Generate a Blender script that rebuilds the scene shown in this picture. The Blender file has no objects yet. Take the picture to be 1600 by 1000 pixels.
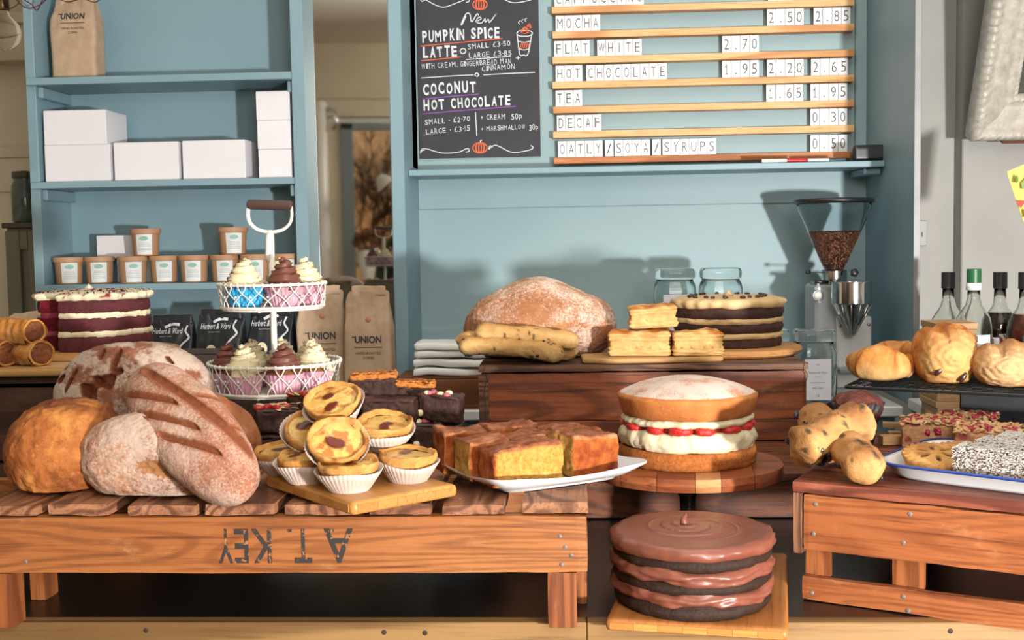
import bpy, math, random
import numpy as np
from math import sin, cos, pi, radians as R, sqrt, atan2
from mathutils import Vector, Matrix, Euler

MIRROR_YAW = 6.0
# ------------------------------------------------------------------ camera, world, lights, exposure
SC = bpy.context.scene
COL = SC.collection
F = 1800.0
CAMZ = 1.42
cam_d = bpy.data.cameras.new('camera')
cam_d.sensor_width = 36.0
cam_d.lens = F / 1600 * 36
cam_d.clip_end = 60
cam = bpy.data.objects.new('camera', cam_d)
COL.objects.link(cam)
CR = Matrix.Rotation(R(3.0), 3, 'Z') @ Matrix.Rotation(R(90 - 3.97), 3, 'X') @ Matrix.Rotation(-0.017, 3, 'Z')
cam.matrix_world = Matrix.Translation((0, 0, CAMZ)) @ CR.to_4x4()
SC.camera = cam

world = bpy.data.worlds.new('world')
SC.world = world
world.use_nodes = True
world.node_tree.nodes['Background'].inputs[0].default_value = (1.0, 0.97, 0.93, 1)
world.node_tree.nodes['Background'].inputs[1].default_value = 0.85

def area(name, loc, target, size, power, col=(1, 1, 1), sizey=None):
    l = bpy.data.lights.new(name, 'AREA')
    l.energy = power
    l.color = col
    l.size = size
    if sizey:
        l.shape = 'RECTANGLE'
        l.size_y = sizey
    o = bpy.data.objects.new(name, l)
    COL.objects.link(o)
    o.location = loc
    d = Vector(target) - Vector(loc)
    o.rotation_euler = d.to_track_quat('-Z', 'Y').to_euler()
    return o

area('flash_light', (1.45, -0.6, 1.12), (0.0, 3.3, 1.3), 0.13, 160, (1.0, 0.985, 0.96))
area('soft_box_light', (0.5, -0.9, 2.2), (0.1, 2.4, 1.1), 0.9, 34, (1.0, 0.97, 0.93))
area('overhead_fill_light', (0.2, 2.0, 2.96), (0.2, 2.001, 1.0), 1.6, 17, (1.0, 0.95, 0.88))  # added overhead fill, out of view, to light the enclosed room
area('rear_fill_light', (1.7, -1.4, 2.9), (-0.3, -2.3, 1.5), 0.9, 65, (1.0, 0.93, 0.84))  # added fill with no real fitting, brightens the rear wall seen in the mirror

SC.view_settings.view_transform = 'Standard'
SC.view_settings.look = 'None'
SC.view_settings.gamma = 1.0
SC.view_settings.use_curve_mapping = False
SC.view_settings.exposure = 0.1

# ------------------------------------------------------------------ pixel to world
def ray(px, py):
    return CR @ Vector(((px - 800) / F, -(py - 500) / F, -1))
def at(px, py, Y):
    d = ray(px, py)
    t = Y / d.y
    return Vector((d.x * t, Y, CAMZ + d.z * t))
def onz(px, py, Z):
    d = ray(px, py)
    t = (Z - CAMZ) / d.z
    return Vector((d.x * t, d.y * t, Z))

# ------------------------------------------------------------------ helpers: objects
def tag(o, label=None, cat=None, group=None, kind=None):
    if label: o['label'] = label
    if cat: o['category'] = cat
    if group: o['group'] = group
    if kind: o['kind'] = kind
    return o
def thing(name, label, cat, loc=(0, 0, 0), rot=(0, 0, 0), group=None, kind=None):
    o = bpy.data.objects.new(name, None)
    o.empty_display_size = 0.02
    COL.objects.link(o)
    o.location = loc
    o.rotation_euler = rot if not isinstance(rot, (int, float)) else (0, 0, rot)
    return tag(o, label, cat, group, kind)
def link(name, me, parent=None, loc=(0, 0, 0), rot=(0, 0, 0)):
    o = bpy.data.objects.new(name, me)
    COL.objects.link(o)
    o.location = loc
    o.rotation_euler = rot if not isinstance(rot, (int, float)) else (0, 0, rot)
    if parent: o.parent = parent
    return o
def copy_tree(o, parent=None):
    c = o.copy()
    COL.objects.link(c)
    c.parent = parent
    for ch in list(o.children):
        copy_tree(ch, c)
    return c

# ------------------------------------------------------------------ helpers: geometry (vertex array, face list)
class MB:
    def __init__(s):
        s.V, s.F, s.M, s.A, s.n = [], [], [], [], 0
    def add(s, vf, mi=0, pat=None, loc=None, rot=None, mis=None):
        V, Fc = vf
        V = np.asarray(V, float)
        if rot is not None:
            m = np.array((Euler(rot).to_matrix() if not isinstance(rot, Matrix) else rot.to_3x3()))
            V = V @ m.T
        if loc is not None: V = V + np.asarray(loc, float)
        s.V.append(V)
        n = s.n
        s.F += [tuple(i + n for i in f) for f in Fc]
        s.M += list(mis) if mis is not None else [mi] * len(Fc)
        s.A.append(np.zeros((len(V), 3)) if pat is None else np.asarray(pat, float))
        s.n += len(V)
        return s
    def mesh(s, name, mats, smooth=True, angle=None):
        me = bpy.data.meshes.new(name)
        V = np.concatenate(s.V)
        me.from_pydata(V.tolist(), [], s.F)
        for m in (mats if isinstance(mats, (list, tuple)) else [mats]): me.materials.append(m)
        if len(me.materials) > 1: me.polygons.foreach_set('material_index', s.M)
        if smooth: me.polygons.foreach_set('use_smooth', [True] * len(me.polygons))
        A = np.concatenate(s.A)
        if A.any():
            a = me.attributes.new('pat', 'FLOAT_COLOR', 'POINT')
            a.data.foreach_set('color', np.hstack([A, np.ones((len(A), 1))]).astype(np.float32).ravel())
        me.update()
        if angle: me.set_sharp_from_angle(angle=R(angle))
        return me
    def build(s, name, mats, parent=None, loc=(0, 0, 0), rot=(0, 0, 0), smooth=True, angle=None):
        return link(name, s.mesh(name, mats, smooth, angle), parent, loc, rot)

_boxF = [(0, 1, 2, 3), (4, 7, 6, 5), (0, 4, 5, 1), (1, 5, 6, 2), (2, 6, 7, 3), (3, 7, 4, 0)]
def cbox(x0, x1, y0, y1, z0, z1, b=0.001):
    """box with chamfered edges"""
    if b <= 0:
        V = [(x0, y0, z0), (x0, y1, z0), (x1, y1, z0), (x1, y0, z0), (x0, y0, z1), (x0, y1, z1), (x1, y1, z1), (x1, y0, z1)]
        return V, _boxF
    b = min(b, (x1 - x0) * .45, (y1 - y0) * .45, (z1 - z0) * .45)
    V = []
    X, Y, Z = (x0, x1), (y0, y1), (z0, z1)
    sg = (1, -1)
    for i in (0, 1):
        for j in (0, 1):
            for k in (0, 1):
                V += [(X[i], Y[j] + sg[j] * b, Z[k] + sg[k] * b), (X[i] + sg[i] * b, Y[j], Z[k] + sg[k] * b), (X[i] + sg[i] * b, Y[j] + sg[j] * b, Z[k])]
    def v(i, j, k, a): return (i * 4 + j * 2 + k) * 3 + a
    Fc = []
    for i in (0, 1):
        q = [v(i, 0, 0, 0), v(i, 1, 0, 0), v(i, 1, 1, 0), v(i, 0, 1, 0)]
        Fc.append(q if i else q[::-1])
        q = [v(0, i, 0, 1), v(1, i, 0, 1), v(1, i, 1, 1), v(0, i, 1, 1)]
        Fc.append(q[::-1] if i else q)
        q = [v(0, 0, i, 2), v(1, 0, i, 2), v(1, 1, i, 2), v(0, 1, i, 2)]
        Fc.append(q if i else q[::-1])
    for i in (0, 1):
        for j in (0, 1):
            q = [v(i, j, 0, 0), v(i, j, 1, 0), v(i, j, 1, 1), v(i, j, 0, 1)]
            Fc.append(q if i != j else q[::-1])
            q = [v(i, 0, j, 0), v(i, 1, j, 0), v(i, 1, j, 2), v(i, 0, j, 2)]
            Fc.append(q if i != j else q[::-1])
            q = [v(0, i, j, 1), v(1, i, j, 1), v(1, i, j, 2), v(0, i, j, 2)]
            Fc.append(q if i == j else q[::-1])
            for k in (0, 1):
                t = [v(i, j, k, 0), v(i, j, k, 1), v(i, j, k, 2)]
                Fc.append(t if (i + j + k) % 2 else t[::-1])
    return V, Fc
_cg = {}
def cubegrid(nx, ny, nz):
    """surface of the cube [-1,1]^3 as a welded grid"""
    key = (nx, ny, nz)
    if key in _cg: return _cg[key]
    idx, V, Fc = {}, [], []
    N = (nx, ny, nz)
    def vid(i, j, k):
        t = (i, j, k)
        if t not in idx:
            idx[t] = len(V)
            V.append((2 * i / nx - 1, 2 * j / ny - 1, 2 * k / nz - 1))
        return idx[t]
    for ax in range(3):
        a, b = (ax + 1) % 3, (ax + 2) % 3
        for side in (0, N[ax]):
            for i in range(N[a]):
                for j in range(N[b]):
                    q = []
                    for di, dj in ((0, 0), (1, 0), (1, 1), (0, 1)):
                        t = [0, 0, 0]
                        t[ax] = side; t[a] = i + di; t[b] = j + dj
                        q.append(vid(*t))
                    Fc.append(tuple(q) if side else tuple(q[::-1]))
    _cg[key] = (np.array(V), Fc)
    return _cg[key]
def rbox(sx, sy, sz, r, nx, ny, nz):
    """rounded box, centred in x and y, standing on z=0"""
    V, Fc = cubegrid(nx, ny, nz)
    h = np.array([sx / 2, sy / 2, sz / 2])
    r = min(r, h.min() * .98)
    # concentrate grid lines near edges a little
    P = np.sign(V) * np.abs(V) ** 0.85 * h
    inner = np.clip(P, -(h - r), h - r)
    d = P - inner
    l = np.linalg.norm(d, axis=1, keepdims=True)
    l[l == 0] = 1
    isc = (np.abs(V) > .9999).any(axis=1)
    Q = inner + np.where((np.abs(d).sum(1, keepdims=True) > 0), d / l * r, 0)
    Q[:, 2] += sz / 2
    return Q, Fc
def squad(n, k=2.0):
    """superellipsoid directions from a cube grid"""
    V, Fc = cubegrid(n, n, n)
    P = np.tan(V * (pi / 4) * .98)
    P = P / (np.abs(P[:, :1]) ** k + np.abs(P[:, 1:2]) ** k + np.abs(P[:, 2:]) ** k) ** (1 / k)
    return P, Fc
def grid(nu, nv, fn, cu=False, cv=False, caps=False):
    U = np.arange(nu) / (nu if cu else nu - 1)
    W = np.arange(nv) / (nv if cv else nv - 1)
    u, v = np.meshgrid(U, W, indexing='ij')
    P = np.stack(fn(u, v), -1).reshape(-1, 3)
    Fc = []
    for i in range(nu if cu else nu - 1):
        a, b = i * nv, ((i + 1) % nu) * nv
        for j in range(nv if cv else nv - 1):
            k = (j + 1) % nv
            Fc.append((a + j, b + j, b + k, a + k))
    return P, Fc
def lathe(prof, seg=48, rfn=None, a0=0, a1=2 * pi, caps=False):
    """prof: list of (r, z), bottom to top outside. rfn(theta, i, r, z)->(r, z)"""
    prof = np.array(prof, float)
    n = len(prof)
    full = abs(a1 - a0 - 2 * pi) < 1e-6
    ns = seg if full else seg + 1
    th = a0 + (a1 - a0) * np.arange(ns) / seg
    T, I = np.meshgrid(th, np.arange(n), indexing='ij')
    r = np.broadcast_to(prof[:, 0], T.shape).copy()
    z = np.broadcast_to(prof[:, 1], T.shape).copy()
    if rfn: r, z = rfn(T, I, r, z)
    P = np.stack([r * np.cos(T), r * np.sin(T), z], -1).reshape(-1, 3)
    Fc = []
    for i in range(seg):
        a, b = i * n, ((i + 1) % ns) * n
        for j in range(n - 1):
            Fc.append((a + j, b + j, b + j + 1, a + j + 1))
    if caps and not full:
        Fc.append(tuple(range(n)))
        Fc.append(tuple(((ns - 1) * n + j) for j in reversed(range(n))))
    return P, Fc
def smoothline(pts, n):
    """Catmull-Rom through pts"""
    P = [Vector(p) for p in pts]
    P = [P[0] * 2 - P[1]] + P + [P[-1] * 2 - P[-2]]
    out = []
    m = len(P) - 3
    for i in range(n):
        t = i / (n - 1) * m
        k = min(int(t), m - 1)
        t -= k
        a, b, c, d = P[k:k + 4]
        out.append(0.5 * ((2 * b) + (c - a) * t + (2 * a - 5 * b + 4 * c - d) * t * t + (3 * b - a - 3 * c + d) * t ** 3))
    return out
def tube(pts, r, seg=8, closed=False, caps=True, flat=1.0):
    P = [Vector(p) for p in pts]
    n = len(P)
    rr = r if hasattr(r, '__len__') else [r] * n
    V, Fc = [], []
    N = None
    for i in range(n):
        if closed: t = P[(i + 1) % n] - P[i - 1]
        else: t = P[min(i + 1, n - 1)] - P[max(i - 1, 0)]
        t.normalize()
        if N is None:
            N = t.orthogonal().normalized()
        N = (N - t * N.dot(t)).normalized()
        B = t.cross(N)
        for k in range(seg):
            a = 2 * pi * k / seg
            V.append(P[i] + (N * cos(a) + B * sin(a) * flat) * rr[i])
    for i in range(n if closed else n - 1):
        a, b = i * seg, ((i + 1) % n) * seg
        for k in range(seg):
            m = (k + 1) % seg
            Fc.append((a + k, a + m, b + m, b + k))
    if caps and not closed:
        Fc.append(tuple(range(seg))[::-1])
        Fc.append(tuple((n - 1) * seg + k for k in range(seg)))
    return [tuple(v) for v in V], Fc
def rot2(a):
    return (0, 0, a)

# vectorised value noise
def vnoise(P, seed=0):
    P = np.asarray(P, float)
    i = np.floor(P).astype(np.int64)
    f = P - i
    f = f * f * (3 - 2 * f)
    def hsh(x, y, z):
        h = (x * 374761393 + y * 668265263 + z * 2147483647 + seed * 974634777) & 0xffffffff
        h = ((h ^ (h >> 13)) * 1274126177) & 0xffffffff
        return ((h ^ (h >> 16)) & 0xffff) / 65535.0
    r = 0
    for dx in (0, 1):
        for dy in (0, 1):
            for dz in (0, 1):
                w = (f[:, 0] if dx else 1 - f[:, 0]) * (f[:, 1] if dy else 1 - f[:, 1]) * (f[:, 2] if dz else 1 - f[:, 2])
                r = r + w * hsh(i[:, 0] + dx, i[:, 1] + dy, i[:, 2] + dz)
    return r * 2 - 1
def fbm(P, s, o=3, seed=0):
    P = np.asarray(P, float)
    r, a, t = 0, 1.0, 0
    for k in range(o):
        r = r + a * vnoise(P * s * 2 ** k + 17.3 * k, seed + k)
        t += a
        a *= .5
    return r / t * 1.6
def rough(vf, s, amp, o=3, seed=0, axes=(1, 1, 1)):
    """push vertices about with noise, for crumb and crust"""
    V, Fc = vf
    V = np.asarray(V, float).copy()
    D = np.stack([fbm(V, s, o, seed + 11 * k) for k in range(3)], 1)
    return V + D * amp * np.array(axes), Fc
def sstep(a, b, x):
    t = np.clip((x - a) / (b - a), 0, 1)
    return t * t * (3 - 2 * t)

# ------------------------------------------------------------------ materials
def hx(s):
    c = [int(s[i:i + 2], 16) / 255 for i in (0, 2, 4)]
    return tuple(x / 12.92 if x <= .04045 else ((x + .055) / 1.055) ** 2.4 for x in c) + (1,)
class NT:
    def __init__(s, name):
        s.m = bpy.data.materials.new(name)
        s.m.use_nodes = True
        s.t = s.m.node_tree
        s.b = s.t.nodes['Principled BSDF']
        s._co = None
    def n(s, typ, **kw):
        nd = s.t.nodes.new('ShaderNode' + typ)
        for k, v in kw.items():
            if k.startswith('i_'):
                s.set(nd.inputs[int(k[2:])], v)
            elif k in nd.inputs.keys(): s.set(nd.inputs[k], v)
            else: setattr(nd, k, v)
        return nd
    def set(s, inp, v):
        if isinstance(v, bpy.types.NodeSocket): s.t.links.new(v, inp)
        else: inp.default_value = v
    def co(s, scale=(1, 1, 1), rnd=True, rot=(0, 0, 0)):
        if s._co is None:
            tc = s.n('TexCoord').outputs['Object']
            if rnd:
                oi = s.n('ObjectInfo').outputs['Random']
                ml = s.n('Math', operation='MULTIPLY', i_0=oi, i_1=7.0).outputs[0]
                cb = s.n('CombineXYZ', i_0=ml, i_1=ml, i_2=ml).outputs[0]
                tc = s.n('VectorMath', operation='ADD', i_0=tc, i_1=cb).outputs[0]
            s._co = tc
        if tuple(scale) == (1, 1, 1): return s._co
        mp = s.n('Mapping', Scale=scale, Rotation=rot)
        s.t.links.new(s._co, mp.inputs['Vector'])
        return mp.outputs[0]
    def noise(s, scale, detail=4, stretch=(1, 1, 1), rough=.55, dist=0):
        nd = s.n('TexNoise', Vector=s.co(stretch), Scale=scale, Detail=detail, Roughness=rough, Distortion=dist)
        return nd.outputs['Fac']
    def ramp(s, fac, stops, interp='LINEAR'):
        nd = s.n('ValToRGB', Fac=fac)
        cr = nd.color_ramp
        cr.interpolation = interp
        while len(cr.elements) < len(stops): cr.elements.new(.5)
        for e, (p, c) in zip(cr.elements, stops):
            e.position = p
            e.color = hx(c) if isinstance(c, str) else (c if hasattr(c, '__len__') else (c, c, c, 1))
        return nd.outputs['Color']
    def mix(s, fac, a, b, mode='MIX'):
        nd = s.n('Mix', data_type='RGBA', blend_type=mode)
        s.set(nd.inputs[0], fac)
        s.set(nd.inputs[6], hx(a) if isinstance(a, str) else a)
        s.set(nd.inputs[7], hx(b) if isinstance(b, str) else b)
        return nd.outputs[2]
    def math(s, op, a, b=0.0, c=None, clamp=False):
        nd = s.n('Math', operation=op, i_0=a, i_1=b)
        if c is not None: s.set(nd.inputs[2], c)
        nd.use_clamp = clamp
        return nd.outputs[0]
    def thr(s, fac, lo, hi):
        nd = s.n('MapRange', interpolation_type='SMOOTHSTEP')
        s.set(nd.inputs[0], fac)
        nd.inputs[1].default_value = lo
        nd.inputs[2].default_value = hi
        return nd.outputs[0]
    def pat(s):
        a = s.n('Attribute', attribute_name='pat').outputs['Color']
        return s.n('SeparateColor', i_0=a).outputs
    def bump(s, h, strength=.3, dist=.001):
        nd = s.n('Bump', Strength=strength, Distance=dist, Height=h)
        s.t.links.new(nd.outputs[0], s.b.inputs['Normal'])
    def fin(s, col=None, rough=.6, metal=0, spec=None, **kw):
        if col is not None: s.set(s.b.inputs['Base Color'], hx(col) if isinstance(col, str) else col)
        s.set(s.b.inputs['Roughness'], rough)
        s.b.inputs['Metallic'].default_value = metal
        if spec is not None: s.b.inputs['Specular IOR Level'].default_value = spec
        for k, v in kw.items(): s.set(s.b.inputs[k.replace('_', ' ')], v)
        return s.m
def paint(name, col, col2=None, rough=.5, bs=60, bstr=.15, ns=3, lo=.35, hi=.7, stretch=(1, 1, 1), dist=.0006, **kw):
    t = NT(name)
    c = t.ramp(t.noise(ns, 5, stretch), [(lo, col), (hi, col2 or col)])
    if bstr: t.bump(t.noise(bs, 4, stretch), bstr, dist)
    return t.fin(c, rough, **kw)
def flat(name, col, rough=.6, **kw):
    t = NT(name)
    c = t.ramp(t.noise(40, 2), [(.3, col), (.7, tuple(x * .93 for x in hx(col)[:3]) + (1,))])
    return t.fin(c, rough, **kw)
def wood(name, c1, c2, c3=None, axis=0, s=1.0, rings=26, rough=.6, bstr=.35, worn=None, nail=False, spec=.3, ringfac=.75):
    """grain runs along axis; contour rings from a stretched noise"""
    t = NT(name)
    st = [1.0, 1.0, 1.0]
    st[axis] = .12
    n1 = t.noise(7 * s, 2, st, .45, .3)
    ring = t.math('SINE', t.math('MULTIPLY', n1, float(rings)))
    ring = t.math('MULTIPLY_ADD', ring, .5, .5)
    ring = t.thr(ring, .4, 1.0)
    st2 = [1.0, 1.0, 1.0]
    st2[axis] = .035
    fine = t.noise(170 * s, 4, st2, .65)
    broad = t.noise(5 * s, 4, [1, 1, 1] if axis < 0 else [x ** .5 for x in st])
    c = t.ramp(broad, [(.32, c1), (.68, c2)])
    c = t.mix(t.math('MULTIPLY', ring, ringfac), c, c3 or c1)
    c = t.mix(t.thr(fine, .45, .8), c, c3 or c1)
    if worn:
        c = t.mix(t.math('MULTIPLY', t.thr(t.noise(16 * s, 6, [x ** .4 for x in st], .7), .55, .75), .8), c, worn)
    h = t.math('ADD', t.math('MULTIPLY', fine, .8), t.math('MULTIPLY', ring, .25))
    t.bump(h, bstr, .0012)
    return t.fin(c, rough, spec=spec)
def bread(name, c_lo, c_mid, c_hi, slash='9a5a2e', flour='e3d6c8', amt=.4, s=14, fs=220, bstr=.7, rough=.75, dark='4a2413', bs=200, dist=.0022, fcap=.75):
    """crust: pat.r = opened slash, pat.g = flour, pat.b = dark or scorched"""
    t = NT(name)
    p = t.pat()
    c = t.ramp(t.noise(s, 6, rough=.6), [(.3, c_lo), (.52, c_mid), (.72, c_hi)])
    c = t.mix(t.math('MULTIPLY', t.thr(t.noise(75, 5, rough=.7), .5, .68), .45), c, c_lo)
    c = t.mix(t.math('MULTIPLY', t.thr(t.noise(210, 3, rough=.8), .60, .68), .4), c, dark)
    c = t.mix(t.math('MULTIPLY', t.thr(t.noise(58, 4, rough=.7), .56, .7), .35), c, tuple(min(1, x * 1.35) for x in hx(c_hi)[:3]) + (1,))
    c = t.mix(p[0], c, t.mix(t.noise(90, 4), slash, tuple(x * .6 for x in hx(slash)[:3]) + (1,)))
    c = t.mix(p[2], c, dark)
    f = t.math('ADD', t.math('MULTIPLY', t.noise(fs, 5, rough=.75), .65), t.math('MULTIPLY', t.noise(s * 1.3, 4), .5))
    f = t.math('ADD', f, t.math('MULTIPLY', p[1], .5))
    f = t.math('SUBTRACT', f, t.math('MULTIPLY', p[0], .22))
    f = t.math('MULTIPLY', t.thr(f, 1.0 - amt, 1.22 - amt), fcap)
    c = t.mix(f, c, flour)
    t.bump(t.math('ADD', t.noise(bs, 5, rough=.7), t.math('MULTIPLY', t.noise(60, 3), .7)), bstr, dist)
    return t.fin(c, rough, spec=.25)
def crumb(name, c1, c2, c3=None, s=150, bstr=.9, rough=.8, spec=.2, dist=.0024):
    """sponge or frosting surface; pat.r mixes in c3"""
    t = NT(name)
    c = t.ramp(t.noise(s, 5, rough=.7), [(.3, c1), (.66, c2)])
    c = t.mix(t.math('MULTIPLY', t.thr(t.noise(20, 3), .4, .7), .35), c, c1)
    if bstr > .62:
        c = t.mix(t.math('MULTIPLY', t.thr(t.noise(s * 1.5, 3, rough=.8), .56, .66), .55), c, tuple(x * .38 for x in hx(c1)[:3]) + (1,))
        c = t.mix(t.math('MULTIPLY', t.thr(t.noise(s * 1.1, 3, rough=.8), .60, .70), .35), c, tuple(min(1, x * 1.7) for x in hx(c2)[:3]) + (1,))
    if c3: c = t.mix(t.pat()[0], c, c3)
    if bstr: t.bump(t.noise(s * 1.2, 5, rough=.7), bstr, dist)
    return t.fin(c, rough, spec=spec)
def metal(name, col, rough=.25, bstr=0):
    t = NT(name)
    if bstr: t.bump(t.noise(300, 3), bstr, .0004)
    return t.fin(t.ramp(t.noise(20, 3), [(.3, col), (.7, tuple(x * .85 for x in hx(col)[:3]) + (1,))]), rough, 1.0)
def glass(name, col='ffffff', rough=.0, ior=1.45):
    t = NT(name)
    return t.fin(col, rough, Transmission_Weight=1.0, IOR=ior)

# ------------------------------------------------------------------ lettering
_glyph = {}
def textmesh(body, w, h, bold=0.0, shear=0.0, align='L'):
    """flat lettering fitted to a box w by h in the xz plane, origin at lower left; returns (V, F)"""
    key = (body, bold, shear)
    if body == '1':
        t = .16 + bold * 4
        _glyph[key] = (np.array([(.5, 0, 0), (.5 + t, 0, 0), (.5 + t, 1, 0), (.5, 1, 0), (.5, .86, 0), (.1, .72, 0), (.1, .62, 0), (.5, .74, 0), (.16, 0, 0), (1, 0, 0), (1, .07, 0), (.16, .07, 0)]), [(0, 1, 2, 3), (4, 5, 6, 7), (8, 9, 10, 11)])
    if key not in _glyph:
        cu = bpy.data.curves.new('lettering', 'FONT')
        cu.body = body
        cu.resolution_u = 3
        cu.offset = bold
        cu.shear = shear
        ob = bpy.data.objects.new('lettering', cu)
        COL.objects.link(ob)
        bpy.context.view_layer.update()
        me = bpy.data.meshes.new_from_object(ob)
        V = np.array([tuple(v.co) for v in me.vertices])
        Fc = [tuple(p.vertices) for p in me.polygons]
        bpy.data.objects.remove(ob)
        bpy.data.curves.remove(cu)
        bpy.data.meshes.remove(me)
        _glyph[key] = (V, Fc)
    V, Fc = _glyph[key]
    lo, hi = V.min(0), V.max(0)
    s = (hi - lo)
    X = (V[:, 0] - lo[0]) / s[0] * w if w else (V[:, 0] - lo[0]) / s[1] * h
    Z = (V[:, 1] - lo[1]) / s[1] * h
    return np.stack([X, np.zeros(len(X)), Z], 1), Fc
def ribbon(pts, w, n=None):
    """flat stroke in the xz plane"""
    P = smoothline([(p[0], 0, p[1]) for p in pts], n or len(pts) * 6)
    V, Fc = [], []
    for i, p in enumerate(P):
        t = (P[min(i + 1, len(P) - 1)] - P[max(i - 1, 0)]).normalized()
        nr = Vector((-t.z, 0, t.x)) * w / 2
        V += [tuple(p + nr), tuple(p - nr)]
        if i: Fc.append((2 * i - 2, 2 * i - 1, 2 * i + 1, 2 * i))
    return V, Fc
# ------------------------------------------------------------------ shared materials
WORN_STEEL = metal('worn_corner_steel', '8f8f8f', .6, .2)
BLUE = paint('blue_paint', '76929d', '7f9ba5', .45, 35, .12, 2.5)
BLUE_WALL = paint('blue_wall_paint', '869fa5', '90a9ae', .5, 28, .14, 1.6)
CREAM = paint('cream_wall', 'd4c9b2', 'dacfba', .7)
GREY_WALL = paint('grey_white_wall', 'a8a5a0', 'b2afaa', .65, 20, .1)
WHITE_CARD = paint('white_card', 'd6d4d8', 'dcdade', .6, 200, .05)
PINE = wood('pine_strip', 'd9a873', 'e3b985', 'b97a45', 0, 1.4, 20, .5, .15)
BLACK = flat('black_plastic', '1c1b1d', .35)
STEEL = metal('polished_steel', 'cfcfcf', .14)
DULL_STEEL = metal('brushed_steel', 'a9a9a9', .38, .2)
WHITE_PAINT = paint('white_enamel', 'd8d6d0', 'dcdbd6', .25, bstr=0)

# ------------------------------------------------------------------ the room
def struct(name, vf, m, **k):
    o = MB().add(vf).build(name, m, smooth=False, **k)
    return tag(o, kind='structure')
struct('floor', cbox(-3.2, 3.2, -2.4, 4.7, -.05, 0, 0), wood('floor_boards', '6b5440', '7d654d', '4a3828', 1, .6))
struct('ceiling', cbox(-3.2, 3.2, -2.4, 4.7, 3.0, 3.05, 0), paint('ceiling_paint', 'd8d2c6', 'dcd7cc', .8))
struct('wall_right', cbox(3.2, 3.25, -2.4, 4.7, 0, 3.0, 0), GREY_WALL)
struct('wall_left', cbox(-3.25, -3.2, -2.4, 4.7, 0, 3.0, 0), CREAM)
# back wall: cream at the far left, chimney breast, grey white on the right
struct('wall_back', cbox(-3.2, .97, 4.6, 4.7, 0, 3.0, 0), CREAM)
struct('wall_back_right', cbox(.96, 3.2, 3.85, 4.7, 0, 3.0, 0), GREY_WALL)
pc = at(1503, 300, 3.78)
struct('trim_1', cbox(pc.x, 3.2, 3.78, 3.86, 0, 3.0, .004), GREY_WALL)
for y0, y1, d in ((228, 246, .02), (246, 300, .012)):
    z1, z0 = at(20, y0, 4.58).z, at(20, y1, 4.58).z
    struct('trim_2', cbox(-3.2, -1.2, 4.6 - d, 4.61, z0, z1, .003), CREAM)
tag(MB().add(cbox(-3.2, -1.9, 4.5, 4.6, 2.16, 2.3, .004), rot=(0, 0, 0)).add(cbox(-3.2, -1.9, 4.46, 4.6, 2.3, 2.34, .004)).build('trim_3', CREAM, smooth=False), kind='structure')

# rear wall with a shop window, seen in the mirror
wx0, wx1, wz0, wz1 = -.62, .7, 1.0, 2.37
for nm, b in (('wall_rear', (-3.2, wx0, 0, 3)), ('wall_rear_right', (wx1, 3.2, 0, 3)), ('wall_rear_below', (wx0, wx1, 0, wz0)), ('wall_rear_above', (wx0, wx1, wz1, 3))):
    struct(nm, cbox(b[0], b[1], -2.4, -2.3, b[2], b[3], 0), CREAM)
w = MB()
for b in ((wx0, wx0 + .1, wz0, wz1), (wx1 - .05, wx1, wz0, wz1), (wx0, wx1, wz1 - .05, wz1), (wx0, wx1, wz0, wz0 + .05), (.02, .06, wz0, wz1)):
    w.add(cbox(b[0], b[1], -2.36, -2.28, b[2], b[3], .004))
wn = w.build('window_1', flat('window_grey_paint', '7c8a90', .4), smooth=False)
tag(wn, kind='structure')
MB().add(cbox(wx0 + .04, wx1 - .04, -2.33, -2.325, wz0 + .04, wz1 - .04, 0)).build('pane', glass('window_glass', 'ffffff', 0, 1.05), wn, smooth=False)
tag(MB().add(cbox(wx0 - .1, wx1 + .1, -2.3, -2.29, wz1, wz1 + .04, .004)).build('trim_4', WHITE_PAINT, smooth=False), kind='structure')
tag(MB().add(cbox(-3.2, 3.2, -2.3, -2.26, 2.42, 2.56, .006)).add(cbox(-3.2, 3.2, -2.3, -2.24, 2.56, 2.6, .006)).build('trim_5', CREAM, smooth=False), kind='structure')

# white roller curtain, flower cone and lamp by the shop window
WP = paint('white_gloss_post', 'e4e2dc', 'e8e6e0', .3, bstr=0)
t = thing('white_post', 'round white painted post beside the shop window, seen in the mirror', 'post', (-.79, -2.12, 0))
MB().add(lathe([(0, 0), (.07, 0), (.07, 2.5), (.06, 2.52), (0, 2.52)], 28)).build('post_shaft', WP, t, angle=40)
MB().add(tube([(.07, .03, 2.46), (.12, .04, 2.44), (.14, .04, 2.36), (.11, .04, 2.30)], .018, 8)).build('chrome_latch', STEEL, t)
t = thing('flower_cone', 'white paper cone of red flowers on the window ledge in the mirror', 'flowers', (-.44, -2.05, 1.0))
MB().add(lathe([(0, 0), (.03, 0), (.085, .36), (.08, .36), (.0, .02)], 24)).build('paper_cone', WP, t)
m_ = MB()
for k in range(34):
    r0 = random.Random(k)
    m_.add(squad(2, 2), loc=(r0.uniform(-.1, .1), r0.uniform(-.07, .07), .36 + r0.uniform(0, .16)), rot=(k, k, 0))
    m_.V[-1] = (m_.V[-1] - m_.V[-1].mean(0)) * .024 + m_.V[-1].mean(0)
tag(m_.build('flower_heads', paint('flower_red_green', '8a2f2a', '4d5a3a', .7, ns=9), t), kind='stuff')
t = thing('desk_lamp', 'pale desk lamp with a bent arm before the window in the mirror', 'lamp', (-.17, -1.95, 1.0))
MB().add(lathe([(0, 0), (.07, 0), (.07, .02), (0, .025)], 20)).build('lamp_base', WP, t)
MB().add(tube(smoothline([(0, 0, .02), (.03, 0, .4), (.02, 0, .72), (-.06, 0, .86)], 20), .022, 8)).build('lamp_arm', WP, t)
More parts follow.
